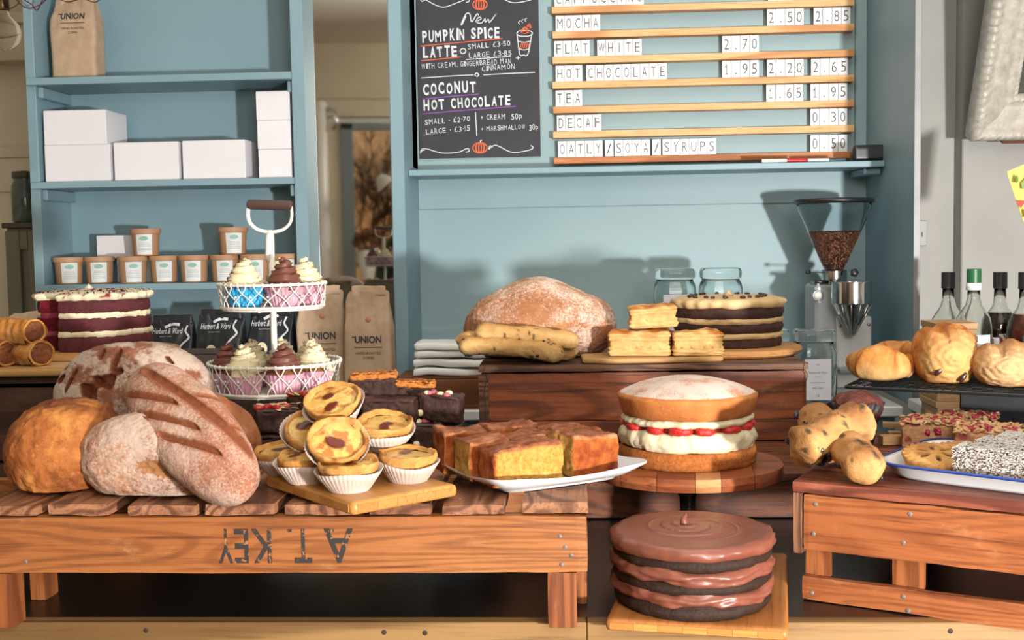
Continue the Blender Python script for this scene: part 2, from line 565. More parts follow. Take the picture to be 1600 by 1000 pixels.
MB().add(lathe([(.09, 0), (.03, .09), (0, .1)], 20), rot=(0, R(-40), 0)).build('lamp_shade', WP, t, (-.11, 0, .86))
struct('trim_6', cbox(-.7, 1.2, -2.3, -1.8, .96, .9999, .004), paint('ledge_wood_paint', 'b98a62', 'c49670', .5))

# sky outside: dusk, blue above, warm near the horizon
wt = world.node_tree
tc = wt.nodes.new('ShaderNodeTexCoord')
sp = wt.nodes.new('ShaderNodeSeparateXYZ')
rp = wt.nodes.new('ShaderNodeValToRGB')
wt.links.new(tc.outputs['Generated'], sp.inputs[0])
wt.links.new(sp.outputs[2], rp.inputs[0])
e = rp.color_ramp.elements
e[0].position, e[0].color = 0.0, hx('c98a4e')
e[1].position, e[1].color = .5, hx('8fa3b5')
k = rp.color_ramp.elements.new(.12); k.color = hx('dcb083')
k = rp.color_ramp.elements.new(.25); k.color = hx('a9b4bb')
wt.links.new(rp.outputs[0], wt.nodes['Background'].inputs[0])

# garden beyond the window
rng = random.Random(5)
BARK = flat('dark_bark', '3b3026', .9)
for ti, (tx, ty) in enumerate(((-.3, -8.6), (-2.6, -9.2), (2.6, -8.8))):
    m = MB()
    def branch(p, d, l, r, lev):
        pts = [p]
        for i in range(4):
            d = (d + Vector((rng.uniform(-.25, .25), rng.uniform(-.25, .25), rng.uniform(-.1, .2)))).normalized()
            pts.append(pts[-1] + d * l / 4)
        m.add(tube(pts, [r * (1 - .6 * i / 4) for i in range(5)], 5))
        if lev < 4:
            for i in range(5 if lev else 9):
                q = pts[rng.randint(1, 4)]
                branch(q, (d * .6 + Vector((rng.uniform(-1, 1), rng.uniform(-1, 1), rng.uniform(-.1, .8)))).normalized(), l * .6, r * .6, lev + 1)
    branch(Vector((0, 0, 0)), Vector((0, 0, 1)), 1.7, .035, 0)
    o = m.build('bare_tree', BARK, loc=(tx, ty, 0))
    tag(o, ['bare dark tree outside, seen in the mirror right of centre', 'bare tree outside, furthest left beyond the window', 'bare tree outside beyond the right end of the window'][ti], 'tree')
    V, Fc = squad(22, 2.2)
    V = V * (.55, .3, .75)
    V = V + fbm(V, 3, 4, ti)[:, None] * .16
    tag(MB().add((V, Fc)).build('hedge', crumb('hedge_green', '26301f', '3a452b', None, 30), loc=(tx + (.5, .4, -1.2)[ti], ty + (1.7, 1.9, 2.4)[ti], .72)), ['dark clipped hedge outside behind the middle tree', 'dark hedge outside at the left of the window', 'dark hedge outside at the right of the window'][ti], 'hedge')
struct('ground', cbox(-9, 9, -12, -2.4, -.1, -.05, 0), flat('garden_ground', '5a5238', .95))

# ------------------------------------------------------------------ front counter
BLACKTOP = NT('black_counter_laminate')
c_ = BLACKTOP.mix(BLACKTOP.math('MULTIPLY', BLACKTOP.thr(BLACKTOP.math('ADD', BLACKTOP.math('MULTIPLY', BLACKTOP.noise(260, 3, rough=.8), .8), BLACKTOP.math('MULTIPLY', BLACKTOP.noise(9, 3), .35)), .72, .8), .8), '101010', 'b9b4ab')
BLACKTOP = BLACKTOP.fin(c_, .32)
EDGE = wood('counter_edge_wood', '83633c', '917147', '573d21', 0, .8, 22, .5, .3, spec=.3)
ct = thing('counter', 'black topped counter with a pale wooden edge strip under the crates', 'counter', (0, 0, 0))
MB().add(cbox(-1.7, 1.7, 1.498, 2.45, .885, .92, .001)).build('countertop', BLACKTOP, ct, smooth=False)
q = MB().add(cbox(-1.7, at(917, 975, 1.48).x - .001, 1.474, 1.4975, .884, .9205, .0015)).build('edge_strip', EDGE, ct, smooth=False)
MB().add(cbox(at(917, 975, 1.48).x, 1.7, 1.474, 1.4975, .884, .9205, .0015)).build('edge_strip', EDGE, ct, smooth=False)
MB().add(cbox(-1.68, 1.68, 1.50, 2.43, 0, .884, .002)).build('cabinet', flat('dark_red_brown_panel', '46281c'), ct, smooth=False)
for px, py in ((228, 985), (600, 988), (664, 989), (1065, 987), (1485, 986)):
    p = at(px, py, 1.474)
    MB().add(lathe([(0, .0005), (.0022, .0004), (.0034, .0001), (.0036, -.0004)], 10), rot=(R(90), 0, 0)).build('screw', flat('dark_screw_hole', '2c2016', .8), ct, (p.x, 1.4738, p.z))

# ------------------------------------------------------------------ back counter
bc = thing('back_counter', 'white topped back counter with blue front below the shelves', 'counter', (0, 0, 0))
MB().add(cbox(-2.0, .88, 3.1, 3.62, .93, .9595, .004)).build('countertop', paint('white_worktop', 'd3d4d2', 'd9dad8', .3, bstr=0), bc, smooth=False)
MB().add(cbox(-1.98, .87, 3.14, 3.6, 0, .929, .003)).build('cabinet', BLUE, bc, smooth=False)
sc_ = thing('side_counter', 'white side counter carrying the bottles at the right', 'counter', (0, 0, 0))
MB().add(cbox(.885, 2.2, 2.5, 3.08, .955, .985, .004)).build('countertop', paint('side_worktop', 'c3c3bf', 'cccbc8', .35, bstr=0), sc_, smooth=False)
MB().add(cbox(.89, 2.2, 2.53, 3.07, 0, .954, .003)).build('cabinet', BLUE, sc_, smooth=False)

# ------------------------------------------------------------------ left shelving unit
YS, YB = 3.35, 3.56
X0, X1, X2, X3 = -1.596, -1.567, -.806, -.768
su = thing('shelving_unit', 'tall pale blue painted shelving unit holding white boxes and paper tubs', 'shelf', (0, 0, .96))
def part(name, vf, m, par, **k):
    return MB().add(vf).build(name, m, par, smooth=False, **k)
part('side_panel', cbox(X0, X1, YS, YB + .02, 0, 1.9, .002), BLUE, su)
part('side_panel', cbox(X2, X3, YS, YB + .02, 0, 1.9, .002), BLUE, su)
part('back_panel', cbox(X1, X2, YB, YB + .02, 0, 1.9, 0), BLUE, su)
SHZ = []
for (za, zb) in ((1.895, 1.916), (1.594, 1.613), (1.291, 1.31)):
    part('shelf_board', cbox(X1 - .018, X2 + .004, YS - .022, YB, za - .96, zb - .96, .0015), BLUE, su)
    SHZ.append(zb)
    for xa, xb in ((X1, X1 + .016), (X2 - .016, X2)):
        part('batten', cbox(xa, xb, YS + .012, YB, za - .96 - .034, za - .9605, .003), BLUE, su)

# ------------------------------------------------------------------ right unit with the menu
YW, YF = 3.6, 3.1
XR = .903
xl0, xl1 = at(611, 280, 3.3).x, at(632, 280, 3.3).x
mu = thing('wall_unit', 'blue painted wall unit with the drinks menu and a narrow shelf', 'shelf', (0, 0, .96))
part('side_panel', cbox(xl0, xl1, 3.3, YW + .02, .001, 1.9, .003), BLUE, mu)
part('side_panel', cbox(XR, XR + .012, YF, YW + .02, 0, 1.9, .002), BLUE, mu)
part('back_panel', cbox(xl1, XR, YW, YW + .02, 0, 1.9, 0), BLUE_WALL, mu)
o = part('metal_corner_strip', cbox(XR - .001, XR + .0165, YF - .003, YF - .0005, 0, 1.9, .0008), WORN_STEEL, mu)
xc0, xc1 = at(633, 280, 3.57).x, at(641, 280, 3.57).x
part('corner_post', cbox(xl1, xc1 + .004, 3.5, YW, at(640, 258, 3.5).z - .96, 1.9, .002), BLUE, mu)
zt, zb = at(800, 275, 3.585).z, at(800, 325, 3.585).z
part('batten', cbox(xl1, XR, 3.588, YW, zb - .96, zt - .96, .002), BLUE_WALL, mu)
xm = at(1343, 150, 3.585).x
part('batten', cbox(xm - .012, XR, 3.585, YW, zt + .02 - .96, 1.9, .003), BLUE_WALL, mu)
zs = at(1000, 259, 3.4).z
xs1 = XR
part('shelf_board', cbox(xl1 + .001, XR - .001, 3.38, YW, zs - .018 - .96, zs - .96, .002), BLUE, mu)
part('bracket', cbox(XR - .05, XR - .001, 3.42, 3.59, zs - .038 - .96, zs - .0185 - .96, .003), BLUE, mu)
SHELFZ = zs

# ------------------------------------------------------------------ menu rails and letter tiles
TILE = paint('white_tile', 'dadadb', 'e0e0e0', .35, 100, .05)
INK = flat('black_ink', '2b2b2c', .5)
YT = 3.572
rails = [(862, 15, 0), (863, 54, 0), (863, 94, 0), (863, 133, 0), (864, 172, 0), (864, 211, 0), (865, 252, 0)]
DARKPINE = wood('dark_pine_strip', 'b5703f', 'c98350', '8f5129', 0, 1.4, 20, .5, .15)
mb_ = thing('menu_board', 'drinks menu board of seven pine letter rails on the blue wall', 'menu board', (0, YW, 0))
rail_top = []
for i, (px, py, _) in enumerate(rails):
    a = at(px, py - 0, YT - .012)
    xr_ = at(1335, py - 8, YT - .012).x
    zc = (a.z + at(1335, py - 11, YT - .012).z) / 2
    zz = zc
    h = .0205
    part('rail', cbox(a.x, xr_, YT - .012 - YW, -.0005, zz - h / 2, zz + h / 2, .001), DARKPINE if i == 6 else PINE, mb_)
    rail_top.append(zz + h / 2)
def letter_tile(ch, x, z, w, h, label, group):
    o = MB().add(cbox(0, w * .965, -.0025, 0, 0, h, .0005)).mesh('letter_tile', TILE, False)
    t = link('letter_tile', o, None, (x, YT, z), 0)
    tag(t, label, 'tile', group)
    if ch != ' ':
        lh = h * .6
        bw = {'I': .08, '1': .36, '/': .5, '.': .12, 'W': .74, 'M': .6}.get(ch, .52) * w
        if ch == '.': lh = h * .1
        v = textmesh(ch, bw, lh, -.004 if ch in '1I./' else -.012)
        MB().add(v).build('letter', INK, t, ((w - bw) / 2 - .0005, -.0029, h * .2), smooth=False)
rows = [(0, [(866, 'CAPPUCCINO')], [(1200, '2.50'), (1271, '2.85')]),
        (1, [(868, 'MOCHA')], [(1198, '2.50'), (1271, '2.85')]),
        (2, [(866, 'FLAT'), (933, 'WHITE')], [(1128, '2.70')]),
        (3, [(868, 'HOT'), (916, 'CHOCOLATE')], [(1128, '1.95'), (1198, '2.20'), (1267, '2.65')]),
        (4, [(868, 'TEA')], [(1197, '1.65'), (1266, '1.95')]),
        (5, [(870, 'DECAF')], [(1266, '0.30')]),
        (6, [(872, 'OATLY'), (945, '/'), (960, 'SOYA'), (1019, '/'), (1035, 'SYRUPS')], [(1266, '0.50')])]
ordn = ['first', 'second', 'third', 'fourth', 'fifth', 'sixth', 'seventh', 'eighth', 'ninth', 'tenth']
rown = ['CAPPUCCINO', 'MOCHA', 'FLAT WHITE', 'HOT CHOCOLATE', 'TEA', 'DECAF', 'OATLY/SOYA/SYRUPS']
for ri, words, prices in rows:
    z = rail_top[ri] + .0003
    slash = 0
    for px, wd in words:
        x = at(px, rails[ri][1] - 20, YT).x
        w = at(px + 14, rails[ri][1] - 20, YT).x - x
        for k, ch in enumerate(wd):
            if ch == '/':
                slash += 1
                lb = 'white tile with a slash, %s in the OATLY/SOYA/SYRUPS row' % ordn[slash - 1]
            else: lb = 'white letter tile %s, %s letter of %s on the menu' % (ch, ordn[k], wd)
            letter_tile(ch, x + k * w, z, w, w * 1.8, lb, 'letter tiles of the drinks menu')
    for pi_, (px, wd) in enumerate(prices):
        x = at(px, rails[ri][1] - 28, YT).x
        w = at(px + 14.5, rails[ri][1] - 28, YT).x - x
        for k, ch in enumerate(wd):
            nm = 'point' if ch == '.' else ch
            letter_tile(ch, x + k * w, z, w, w * 1.85, 'white tile %s, %s in the %s price of the %s row' % (nm, ordn[k], 'left' if px < 1190 else 'middle' if px < 1250 else 'rightmost', rown[ri]), 'price tiles of the drinks menu')

# ------------------------------------------------------------------ chalkboard
YC = 3.592
CHALK = flat('white_chalk_pen', 'd6dade', .7)
ORANGE = flat('orange_chalk_pen', 'd9633a', .7)
PURPLE = flat('purple_chalk_pen', '8a4fa0', .7)
pa, pb = at(653, 120, YC), at(843, 120, YC)
zc0 = at(750, 246, YC).z
zc1 = at(750, -45, YC).z
cb = thing('chalkboard', 'black chalkboard with white lettering and orange pumpkins on the blue wall', 'chalkboard', (pa.x, YC, zc0))
part('panel', cbox(0, pb.x - pa.x, 0, .007, 0, zc1 - zc0, .0008), paint('chalkboard_black', '333238', '3c3b41', .75, 90, .2, 5), cb)
def cbp(px, py):
    p = at(px, py, YC - .0008)
    return (p.x - pa.x, p.z - zc0)
ch_ = {'w': MB(), 'o': MB(), 'p': MB()}
def cstroke(pts, wpx=1.6, c='w', n=None):
    ch_[c].add(ribbon([cbp(*p) for p in pts], wpx * 3.6 / F, n), loc=(0, -.0008 - rng.random() * .0003, 0))
def ctext(s, x0, y0, x1, y1, hpx, c='w', bold=-.003):
    """text from baseline (x0,y0) to (x1,y1), letter by letter with a little hand wobble"""
    n = len(s)
    wts = [{'I': .45, ' ': .7, '.': .35, '·': .4, ',': .35, 'M': 1.25, 'W': 1.35, '1': .6, '+': .9}.get(k, 1) for k in s]
    tot = sum(wts)
    acc = 0
    for k, wt_ in zip(s, wts):
        if k != ' ':
            t = acc / tot
            px = x0 + (x1 - x0) * t
            py = y0 + (y1 - y0) * t + rng.uniform(-.4, .4)
            w_ = (x1 - x0) * wt_ / tot
            a = cbp(px, py)
            h_ = hpx * rng.uniform(.93, 1.05)
            hh = {'.': .15, '·': .15, ',': .2, '+': .6}.get(k, 1) * h_
            if k.islower(): hh = h_ * (.75 if k not in 'p' else .9)
            g = textmesh('.' if k == '·' else k, w_ * .74 * 3.6 / F, hh * 3.6 / F, bold)
            dz = {'·': .4, '+': .2, ',': -.1, 'p': -.25}.get(k, 0) * h_ * 3.6 / F
            ch_[c].add(g, loc=(a[0], -.0008 - rng.random() * .0003, a[1] + dz), rot=(0, R(rng.uniform(-3, 3)) - .02, 0))
        acc += wt_
ctext('PUMPKIN', 660, 67, 728, 62, 18, bold=.03)
ctext('SPICE', 736, 61, 783, 59, 17, bold=.03)
ctext('LATTE', 661, 91, 717, 88, 17, bold=.035)
cstroke([(722, 84), (719, 80), (722, 76), (727, 77), (727, 82), (722, 84)])
ctext('SMALL £3·50', 731, 77, 799, 71, 8)
ctext('LARGE £3·85', 733, 91, 801, 86, 8)
ctext('WITH CREAM, GINGERBREAD MAN', 659, 108, 800, 99, 8)
ctext('CINNAMON', 753, 111, 806, 107, 7.5)
ctext('+', 806, 96, 816, 96, 9)
cstroke([(657, 72), (700, 68), (785, 60)], 1.6, 'o')
cstroke([(658, 95), (690, 92), (720, 89)], 1.6, 'o')
cstroke([(728, 93), (760, 91), (798, 88)], 1.3)
cstroke([(658, 122), (700, 119), (740, 117)], 1.3)
cstroke([(744, 119), (742, 117), (745, 114), (748, 117), (745, 120)], 1.5)
cstroke([(755, 117), (790, 115), (836, 113)], 1.3)
ctext('COCONUT', 661, 149, 747, 144, 18, bold=.035)
ctext('HOT', 662, 173, 698, 170, 16, bold=.03)
ctext('CHOCOLATE', 705, 170, 800, 164, 16, bold=.03)
cstroke([(660, 155), (700, 151), (748, 147)], 1.6, 'p')
cstroke([(661, 178), (730, 172), (806, 166)], 1.6, 'p')
ctext('SMALL · £2·70', 664, 195, 736, 189, 8)
ctext('LARGE · £3·15', 666, 210, 736, 204, 8)
cstroke([(743, 175), (744, 195), (745, 212)], 1.3)
ctext('+ CREAM', 751, 188, 791, 186, 8)
ctext('50p', 799, 187, 817, 185, 9)
ctext('+ MARSHMALLOW', 752, 205, 822, 201, 7)
ctext('30p', 827, 204, 842, 202, 9)
cstroke([(728, 25), (722, 38), (721, 37), (728, 22), (734, 22), (737, 34), (745, 22), (748, 24)], 1.6)
cstroke([(746, 33), (752, 29), (748, 27), (744, 34), (752, 36), (758, 29), (758, 35), (763, 30), (765, 35), (775, 22), (774, 24)], 1.4)
for y, s in ((2, 1), (236, -1)):
    cstroke([(664, y - 2), (659, y), (656, y - 6 * s), (662, y - 4), (690, y + 9 - (s < 0) * 6), (715, y + 2), (730, y - 4), (733, y), (728, y + 2)], 1.3)
    cstroke([(770, y - 6), (766, y - 8), (764, y - 3), (775, y - 9), (800, y + 2), (825, y - 1), (833, y - 5), (829, y - 9)], 1.3)
for cy_ in (7, 231):
    for rx in (11, 6.5, 2):
        cstroke([(750 + rx * cos(a), cy_ + 8 * sin(a)) for a in [k * pi / 8 for k in range(17)]], 2.0, 'o', 60)
    cstroke([(750, cy_ - 7), (751, cy_ - 11), (753, cy_ - 12)], 1.5)
# take-away cup drawing
cstroke([(808, 54), (812, 84), (818, 86), (825, 84), (831, 53)], 1.4)
cstroke([(807, 52), (812, 48), (827, 48), (832, 52), (826, 56), (812, 56), (807, 52)], 1.3)
cstroke([(809, 64), (819, 66), (829, 64)], 1.2)
cstroke([(811, 76), (819, 78), (827, 76)], 1.2)
for k in range(5): cstroke([(812 + k * 3.3, 76 - k * .3), (815 + k * 3.0, 67)], 1.6, 'o')
cstroke([(814, 50), (820, 43), (824, 47), (818, 51), (826, 50)], 3, 'o')
cstroke([(824, 42), (827, 38), (829, 44)], 3, 'o')
for k in range(3): cstroke([(812 + k * 5, 38 - k * 2), (810 + k * 5, 35 - k * 2), (813 + k * 5, 32 - k * 2)], 1)
tag(ch_['w'].build('white_lettering', CHALK, cb, smooth=False), kind='stuff')
tag(ch_['o'].build('orange_drawing', ORANGE, cb, smooth=False), kind='stuff')
tag(ch_['p'].build('purple_underline', PURPLE, cb, smooth=False), kind='stuff')

# ------------------------------------------------------------------ mirror between the units
MY = 3.50
ma, mb2 = at(481, 300, MY), at(612, 300, MY)
zlo, zhi = at(545, 470, MY).z, at(545, -60, MY).z
wm = mb2.x - ma.x
mr = thing('wall_mirror', 'tall mirror between the two blue units reflecting the shop window', 'mirror', ((ma.x + mb2.x) / 2, MY, zlo), (0, 0, R(MIRROR_YAW)))
part('mirror_glass', cbox(-wm / 2, wm / 2, 0, .004, 0, zhi - zlo, 0), NT('mirror_silver').fin('cfd0cb', .03, 1.0), mr)
part('backing', cbox(-wm / 2, wm / 2, .0045, .012, 0, zhi - zlo, 0), flat('mirror_backing', '6d5a47'), mr)
part('edge_strip', cbox(-wm / 2 - .006, -wm / 2 + .002, -.004, .004, 0, zhi - zlo, .001), DULL_STEEL, mr)
# ------------------------------------------------------------------ white card boxes on the shelves
def card_box(px0, px1, y0, Yf, z, h=None, depth=.17, label='', rot=0):
    a, b = at(px0, y0, Yf), at(px1, y0, Yf)
    w = b.x - a.x
    h = h or a.z - z
    t = thing('cake_box', label, 'box', ((a.x + b.x) / 2, Yf + depth / 2, z), rot, 'white cake boxes on the shelves')
    part('box_body', cbox(-w / 2, w / 2, -depth / 2, depth / 2, 0, h - .0015, .0012), WHITE_CARD, t)
    part('lid', cbox(-w / 2 + .001, w / 2 - .001, -depth / 2 + .0005, depth / 2, h - .0014, h, .0006), WHITE_CARD, t)
    return h
zz = SHZ[1] + .0005
h1 = card_box(69, 171, 227, 3.36, zz, label='lower white cake box of the pair at the left of the middle shelf')
card_box(67, 165, 173, 3.365, zz + h1 + .0005, label='white cake box stacked on another at the left of the shelf', depth=.16)
card_box(177, 278, 223, 3.36, zz, label='white cake box standing single between two others on the middle shelf')
card_box(285, 384, 220, 3.36, zz, label='white cake box with a dented right end beside the small stack', rot=-.03)
hs = (at(430, 233, 3.36).z - zz)
for k, nm in enumerate(('bottom', 'middle', 'top')):
    card_box(401 - k * .6, 452.5, 160, 3.36 + .002 * k, zz + k * (hs + .0006), h=hs, label='small white box, %s of the stack of three by the right panel' % nm, depth=.12)
zz3 = SHZ[2] + .0005
card_box(182, 246, 402, 3.475, zz3, h=.074, label='white box behind the tubs, lower of two', depth=.07)
card_box(150, 212, 364, 3.48, zz3 + .0745, h=.07, label='white box behind the paper tubs, upper of two', depth=.07)

# ------------------------------------------------------------------ paper tubs
KRAFT_TUB = paint('kraft_tub_board', 'a27a5a', 'ab8463', .6, 90, .1)
LABELW = flat('white_paper_label', 'cfd2d2', .6)
GREENL = flat('green_label_oval', '7ea899', .6)
GREYINK = flat('grey_print', '7a7d80', .6)
def patch(r0, z0, r1, z1, a0, a1, n=8, off=.0006):
    """curved label on a cone between (r0, z0) and (r1, z1)"""
    return grid(n, 2, lambda u, v: ((r0 + (r1 - r0) * v + off) * np.cos(a0 + (a1 - a0) * u), (r0 + (r1 - r0) * v + off) * np.sin(a0 + (a1 - a0) * u), z0 + (z1 - z0) * v))
tb = thing('ice_cream_tub', 'x', 'tub', (0, 0, 0), 0, 'brown paper tubs on the shelf')
MB().add(lathe([(0, 0), (.0355, 0), (.0365, .0012), (.0405, .071), (.0, .071)], 32)).build('tub_body', KRAFT_TUB, tb, angle=40)
MB().add(lathe([(.0408, .0665), (.0445, .0665), (.0450, .0785), (.0435, .0805), (.041, .0795), (0, .0795)], 32)).build('lid', KRAFT_TUB, tb, angle=40)
lb = MB().add(patch(.0367, .004, .0402, .064, R(-108), R(-38), 14)).build('paper_label', LABELW, tb)
MB().add(lathe([(0, 0), (.0125, 0)], 20), rot=Euler((R(90), 0, 0)).to_matrix() @ Matrix.Diagonal((1, .52, 1)), loc=(0, -.0412, .052)).build('label_oval', GREENL, lb, rot=(0, 0, R(17)))
g = MB()
for k, (zq, wq) in enumerate(((.0375, .014), (.033, .017), (.0285, .016), (.022, .019), (.017, .019))):
    g.add(patch(.0385, zq, .0385, zq + .0009, R(-73 - wq * 1500), R(-73 + wq * 1500), 8, -.0008 + zq * .05))
tag(g.build('label_print', GREYINK, lb), kind='stuff')
tubs = [(108, 441, 3.40, 0), (156, 441, 3.42, 0), (208, 441, 3.39, 0), (257, 440, 3.41, 0), (304, 440, 3.395, 0), (352, 439, 3.40, 0), (400, 438, 3.39, 0), (446, 437, 3.40, 0), (230, 397, 3.41, 1), (366, 392, 3.40, 1)]
names = ['brown paper tub nearest the left panel, end of the bottom row', 'second brown tub from the left in the bottom row', 'brown tub in front of the white boxes, third from left', 'brown tub fourth from left, just right of the raised tub', 'fifth brown tub from the left in the bottom row', 'sixth brown tub, left below the right raised tub', 'brown tub seventh from left, behind the stand pole', 'brown tub eighth from left, nearest the right panel', 'brown paper tub standing on the row above the white box', 'brown paper tub standing on the row beside the stand handle']
for i, (px, py, Y, up) in enumerate(tubs):
    o = tb if i == 0 else copy_tree(tb)
    o['label'] = names[i]
    o.location = (at(px, 430, Y).x, Y, zz3 + (.081 if up else 0))
    o.rotation_euler = (0, 0, rng.uniform(-.12, .12) + (.12 if i in (0, 2) else 0))

# ------------------------------------------------------------------ coffee bags
KRAFT = crumb('kraft_paper', 'a58c72', 'b89f86', None, 22, .5, .7, .2, .002)
def bagshape(w, d, h, seed, topz=.74, wr=.003, pinch=.55):
    def warp(V):
        V = V.copy()
        t = V[:, 2] / h
        k = 1 - sstep(topz - .12, 1.0, t) * .86
        V[:, 1] *= k
        V[:, 0] *= 1 - sstep(.6, 1.0, t) * (1 - pinch) * .35 + .02 * np.sin(t * 9 + seed)
        V[:, 1] -= sstep(.05, .5, t) * (1 - sstep(.6, .95, t)) * .012 * np.sign(-V[:, 1] + 1e-9) * -1 * 0
        amp = wr * (.35 + 1.4 * sstep(.45, .95, t))
        n = fbm(V, 26, 3, seed)
        fold = np.abs(fbm(V * np.array([1, 1, .5]), 40, 2, seed + 5))
        V[:, 1] += np.sign(V[:, 1]) * (n - fold) * amp
        V[:, 0] += fbm(V, 18, 2, seed + 9) * amp * np.minimum(1, t * 4)
        return V
    return warp
def coffee_bag(loc, w, d, h, rz, mat, seed, label, group, name='coffee_bag', pinch=.55):
    t = thing(name, label, 'bag', loc, rz, group)
    wf = bagshape(w, d, h, seed, pinch=pinch)
    V, Fc = rbox(w, d, h, .012, 26, 12, 34)
    V = wf(V)
    V[:, 2] = np.maximum(V[:, 2], 0)
    MB().add((V, Fc)).build('bag_body', mat, t)
    # folded top strip
    tw = w * (1 - (1 - pinch) * .3) * (1.06 if pinch > .9 else 1)
    f = rbox(tw * .86, .008, .03, .003, 14, 2, 4)
    MB().add(rough(f, 60, .0015, 2, seed), loc=(0, -.004, h - .016), rot=(R(-14), 0, 0)).build('folded_top', mat, t)
    front = V[(V[:, 1] < 0)]
    def drape(vf, off=.0012):
        P, F2 = vf
        P = np.array(P, float)
        for i in range(len(P)):
            dd = (front[:, 0] - P[i, 0]) ** 2 + (front[:, 2] - P[i, 2]) ** 2
            j = np.argsort(dd)[:4]
            P[i, 1] = front[j, 1].min() - off
        return P, F2
    return t, drape
DARKINK = flat('dark_print', '33302f', .6)
def union_print(t, drape, zc, s, xo=0):
    m = MB()
    for body, w, h, z, b in (('UNION', .062, .0165, 0, .03), ('HAND-ROASTED', .058, .006, -.026, 0), ('COFFEE', .026, .006, -.037, 0)):
        V, F2 = textmesh(body, w * s, h * s, b)
        m.add(drape((V + np.array([xo - w * s / 2, 0, zc + z * s]), F2)))
    tag(m.build('printed_lettering', DARKINK, t, smooth=False), kind='stuff')
    x = np.linspace(-.032 * s, .032 * s, 14)
    L = MB().add(drape((np.array([(xo + q, 0, zc - .0105 * s + e_) for q in x for e_ in (0, .0016 * s)]), [(2 * k, 2 * k + 2, 2 * k + 3, 2 * k + 1) for k in range(13)]), .0018))
    a = textmesh('~', .008 * s, .004 * s, .03)
    L.add(drape((a[0] + np.array([xo - .038 * s, 0, zc + .012 * s]), a[1])))
    tag(L.build('printed_line', DARKINK, t, smooth=False), kind='stuff')
SEAL = flat('copper_seal', 'b98462', .5)
ub = [((at(123, 120, 3.44).x, 3.445, SHZ[0] + .0005), .137, .085, .27, .0, 3, 'brown paper coffee bag standing alone on the top shelf', .18, 1.15),
      ((at(507, 600, 3.30).x, 3.30, .9605), .142, .09, .325, .05, 7, 'brown paper coffee bag at the left of the pair by the mirror', .185, 1.28),
      ((at(582, 600, 3.26).x, 3.235, .9605), .135, .085, .325, -.03, 12, 'brown paper coffee bag at the right of the pair, nearer the menu', .178, 1.22)]
for loc, w, d, h, rz, sd, lb_, zc, s in ub:
    t, dr = coffee_bag(loc, w, d, h, rz, KRAFT, sd, lb_, 'brown paper coffee bags')
    union_print(t, dr, zc, s, .004)
    if h > .3:
        sl = lathe([(0, .0012), (.007, .001), (.0085, 0)], 18)
        p = dr((np.array([[.004, 0, zc + .066]]), []))[0][0]
        MB().add(sl, rot=(R(90), 0, 0)).build('round_seal', SEAL, t, tuple(p))
NAVY = paint('navy_foil_bag', '191c21', '20242a', .38, 30, .5, 6, spec=.5)
BAGW = flat('white_foil_print', 'cfd3d6', .5)
CREAMP = flat('cream_print', 'e2d6b4', .5)
hb = [((at(274, 600, 3.3).x, 3.3, .9605), .128, .08, .245, .04, 21, 'black coffee bag furthest left, below the paper tubs'),
      ((at(350, 600, 3.27).x, 3.27, .9605), .134, .08, .262, -.04, 25, 'black coffee bag in the middle of the three, left of the stand'),
      ((at(428, 600, 3.3).x, 3.3, .9605), .134, .08, .268, .0, 29, 'black coffee bag behind the pole of the cupcake stand')]
for loc, w, d, h, rz, sd, lb_ in hb:
    t, dr = coffee_bag(loc, w, d, h, rz, NAVY, sd, lb_, 'black coffee bags in a row', pinch=.95)
    m = MB()
    V, F2 = textmesh('Herbert & Ward', .088, .0165, .01, .2)
    m.add(dr((V + np.array([-.056, 0, h * .835]), F2)))
    V, F2 = textmesh('SPECIALITY COFFEE', .034, .0025)
    m.add(dr((V + np.array([-.032, 0, h * .80]), F2)))
    tag(m.build('printed_lettering', BAGW, t, smooth=False), kind='stuff')
    V, F2 = ribbon([(.046, h * .93), (.040, h * .86), (.052, h * .79), (.036, h * .72), (.026, h * .66), (.03, h * .6), (.022, h * .54)], .0055, 40)
    MB().add(dr((V, F2), .0018)).build('steam_drawing', BAGW, t, smooth=False)
    V, F2 = ribbon([(-.02, h * .91), (0, h * .945), (.022, h * .94)], .008, 14)
    MB().add(dr((V, F2), .0018)).build('leaf_drawing', BAGW, t, smooth=False)
    V, F2 = lathe([(0, 0), (.014, 0)], 18)
    MB().add(dr((np.stack([V[:, 0] * 1.1 - .02, V[:, 2], V[:, 1] * 1.3 + h * .60], 1), F2), .0018)).build('cup_drawing', CREAMP, t, smooth=False)

# ------------------------------------------------------------------ crumpled paper bag behind the red velvet cake, wooden tray with white paper bags
# ------------------------------------------------------------------ wooden tray with stack of white paper bags on the back counter
ta, tb_ = at(618, 600, 3.12), at(800, 600, 3.12)
TRAYW = wood('tray_wood', '7a4a2a', '8b5734', '52301a', 0, 1.0, 18, .55, .3)
zt_ = at(700, 593, 3.12).z - .9605
t = thing('wooden_tray', 'brown wooden tray holding white paper behind the brownies', 'tray', (ta.x, 3.12, .9605))
tw = tb_.x - ta.x
part('front_board', cbox(0, tw, 0, .014, .004, zt_, .002), TRAYW, t)
part('back_board', cbox(0, tw, .19, .204, .004, zt_, .002), TRAYW, t)
part('end_board', cbox(0, .014, .0145, .1895, .004, zt_, .002), TRAYW, t)
part('end_board', cbox(tw - .014, tw, .0145, .1895, .004, zt_, .002), TRAYW, t)
part('tray_base', cbox(0, tw, 0, .204, 0, .0038, 0), TRAYW, t)
part('top_board', cbox(.003, tw - .003, .003, .2, zt_ + .0003, zt_ + .006, .001), TRAYW, t)
PAPER = crumb('white_paper_bags', 'e6e6e2', 'ecece8', None, 14, .4, .6, .2, .003)
zq = .9605 + zt_ + .007
xa = at(644, 580, 3.14).x
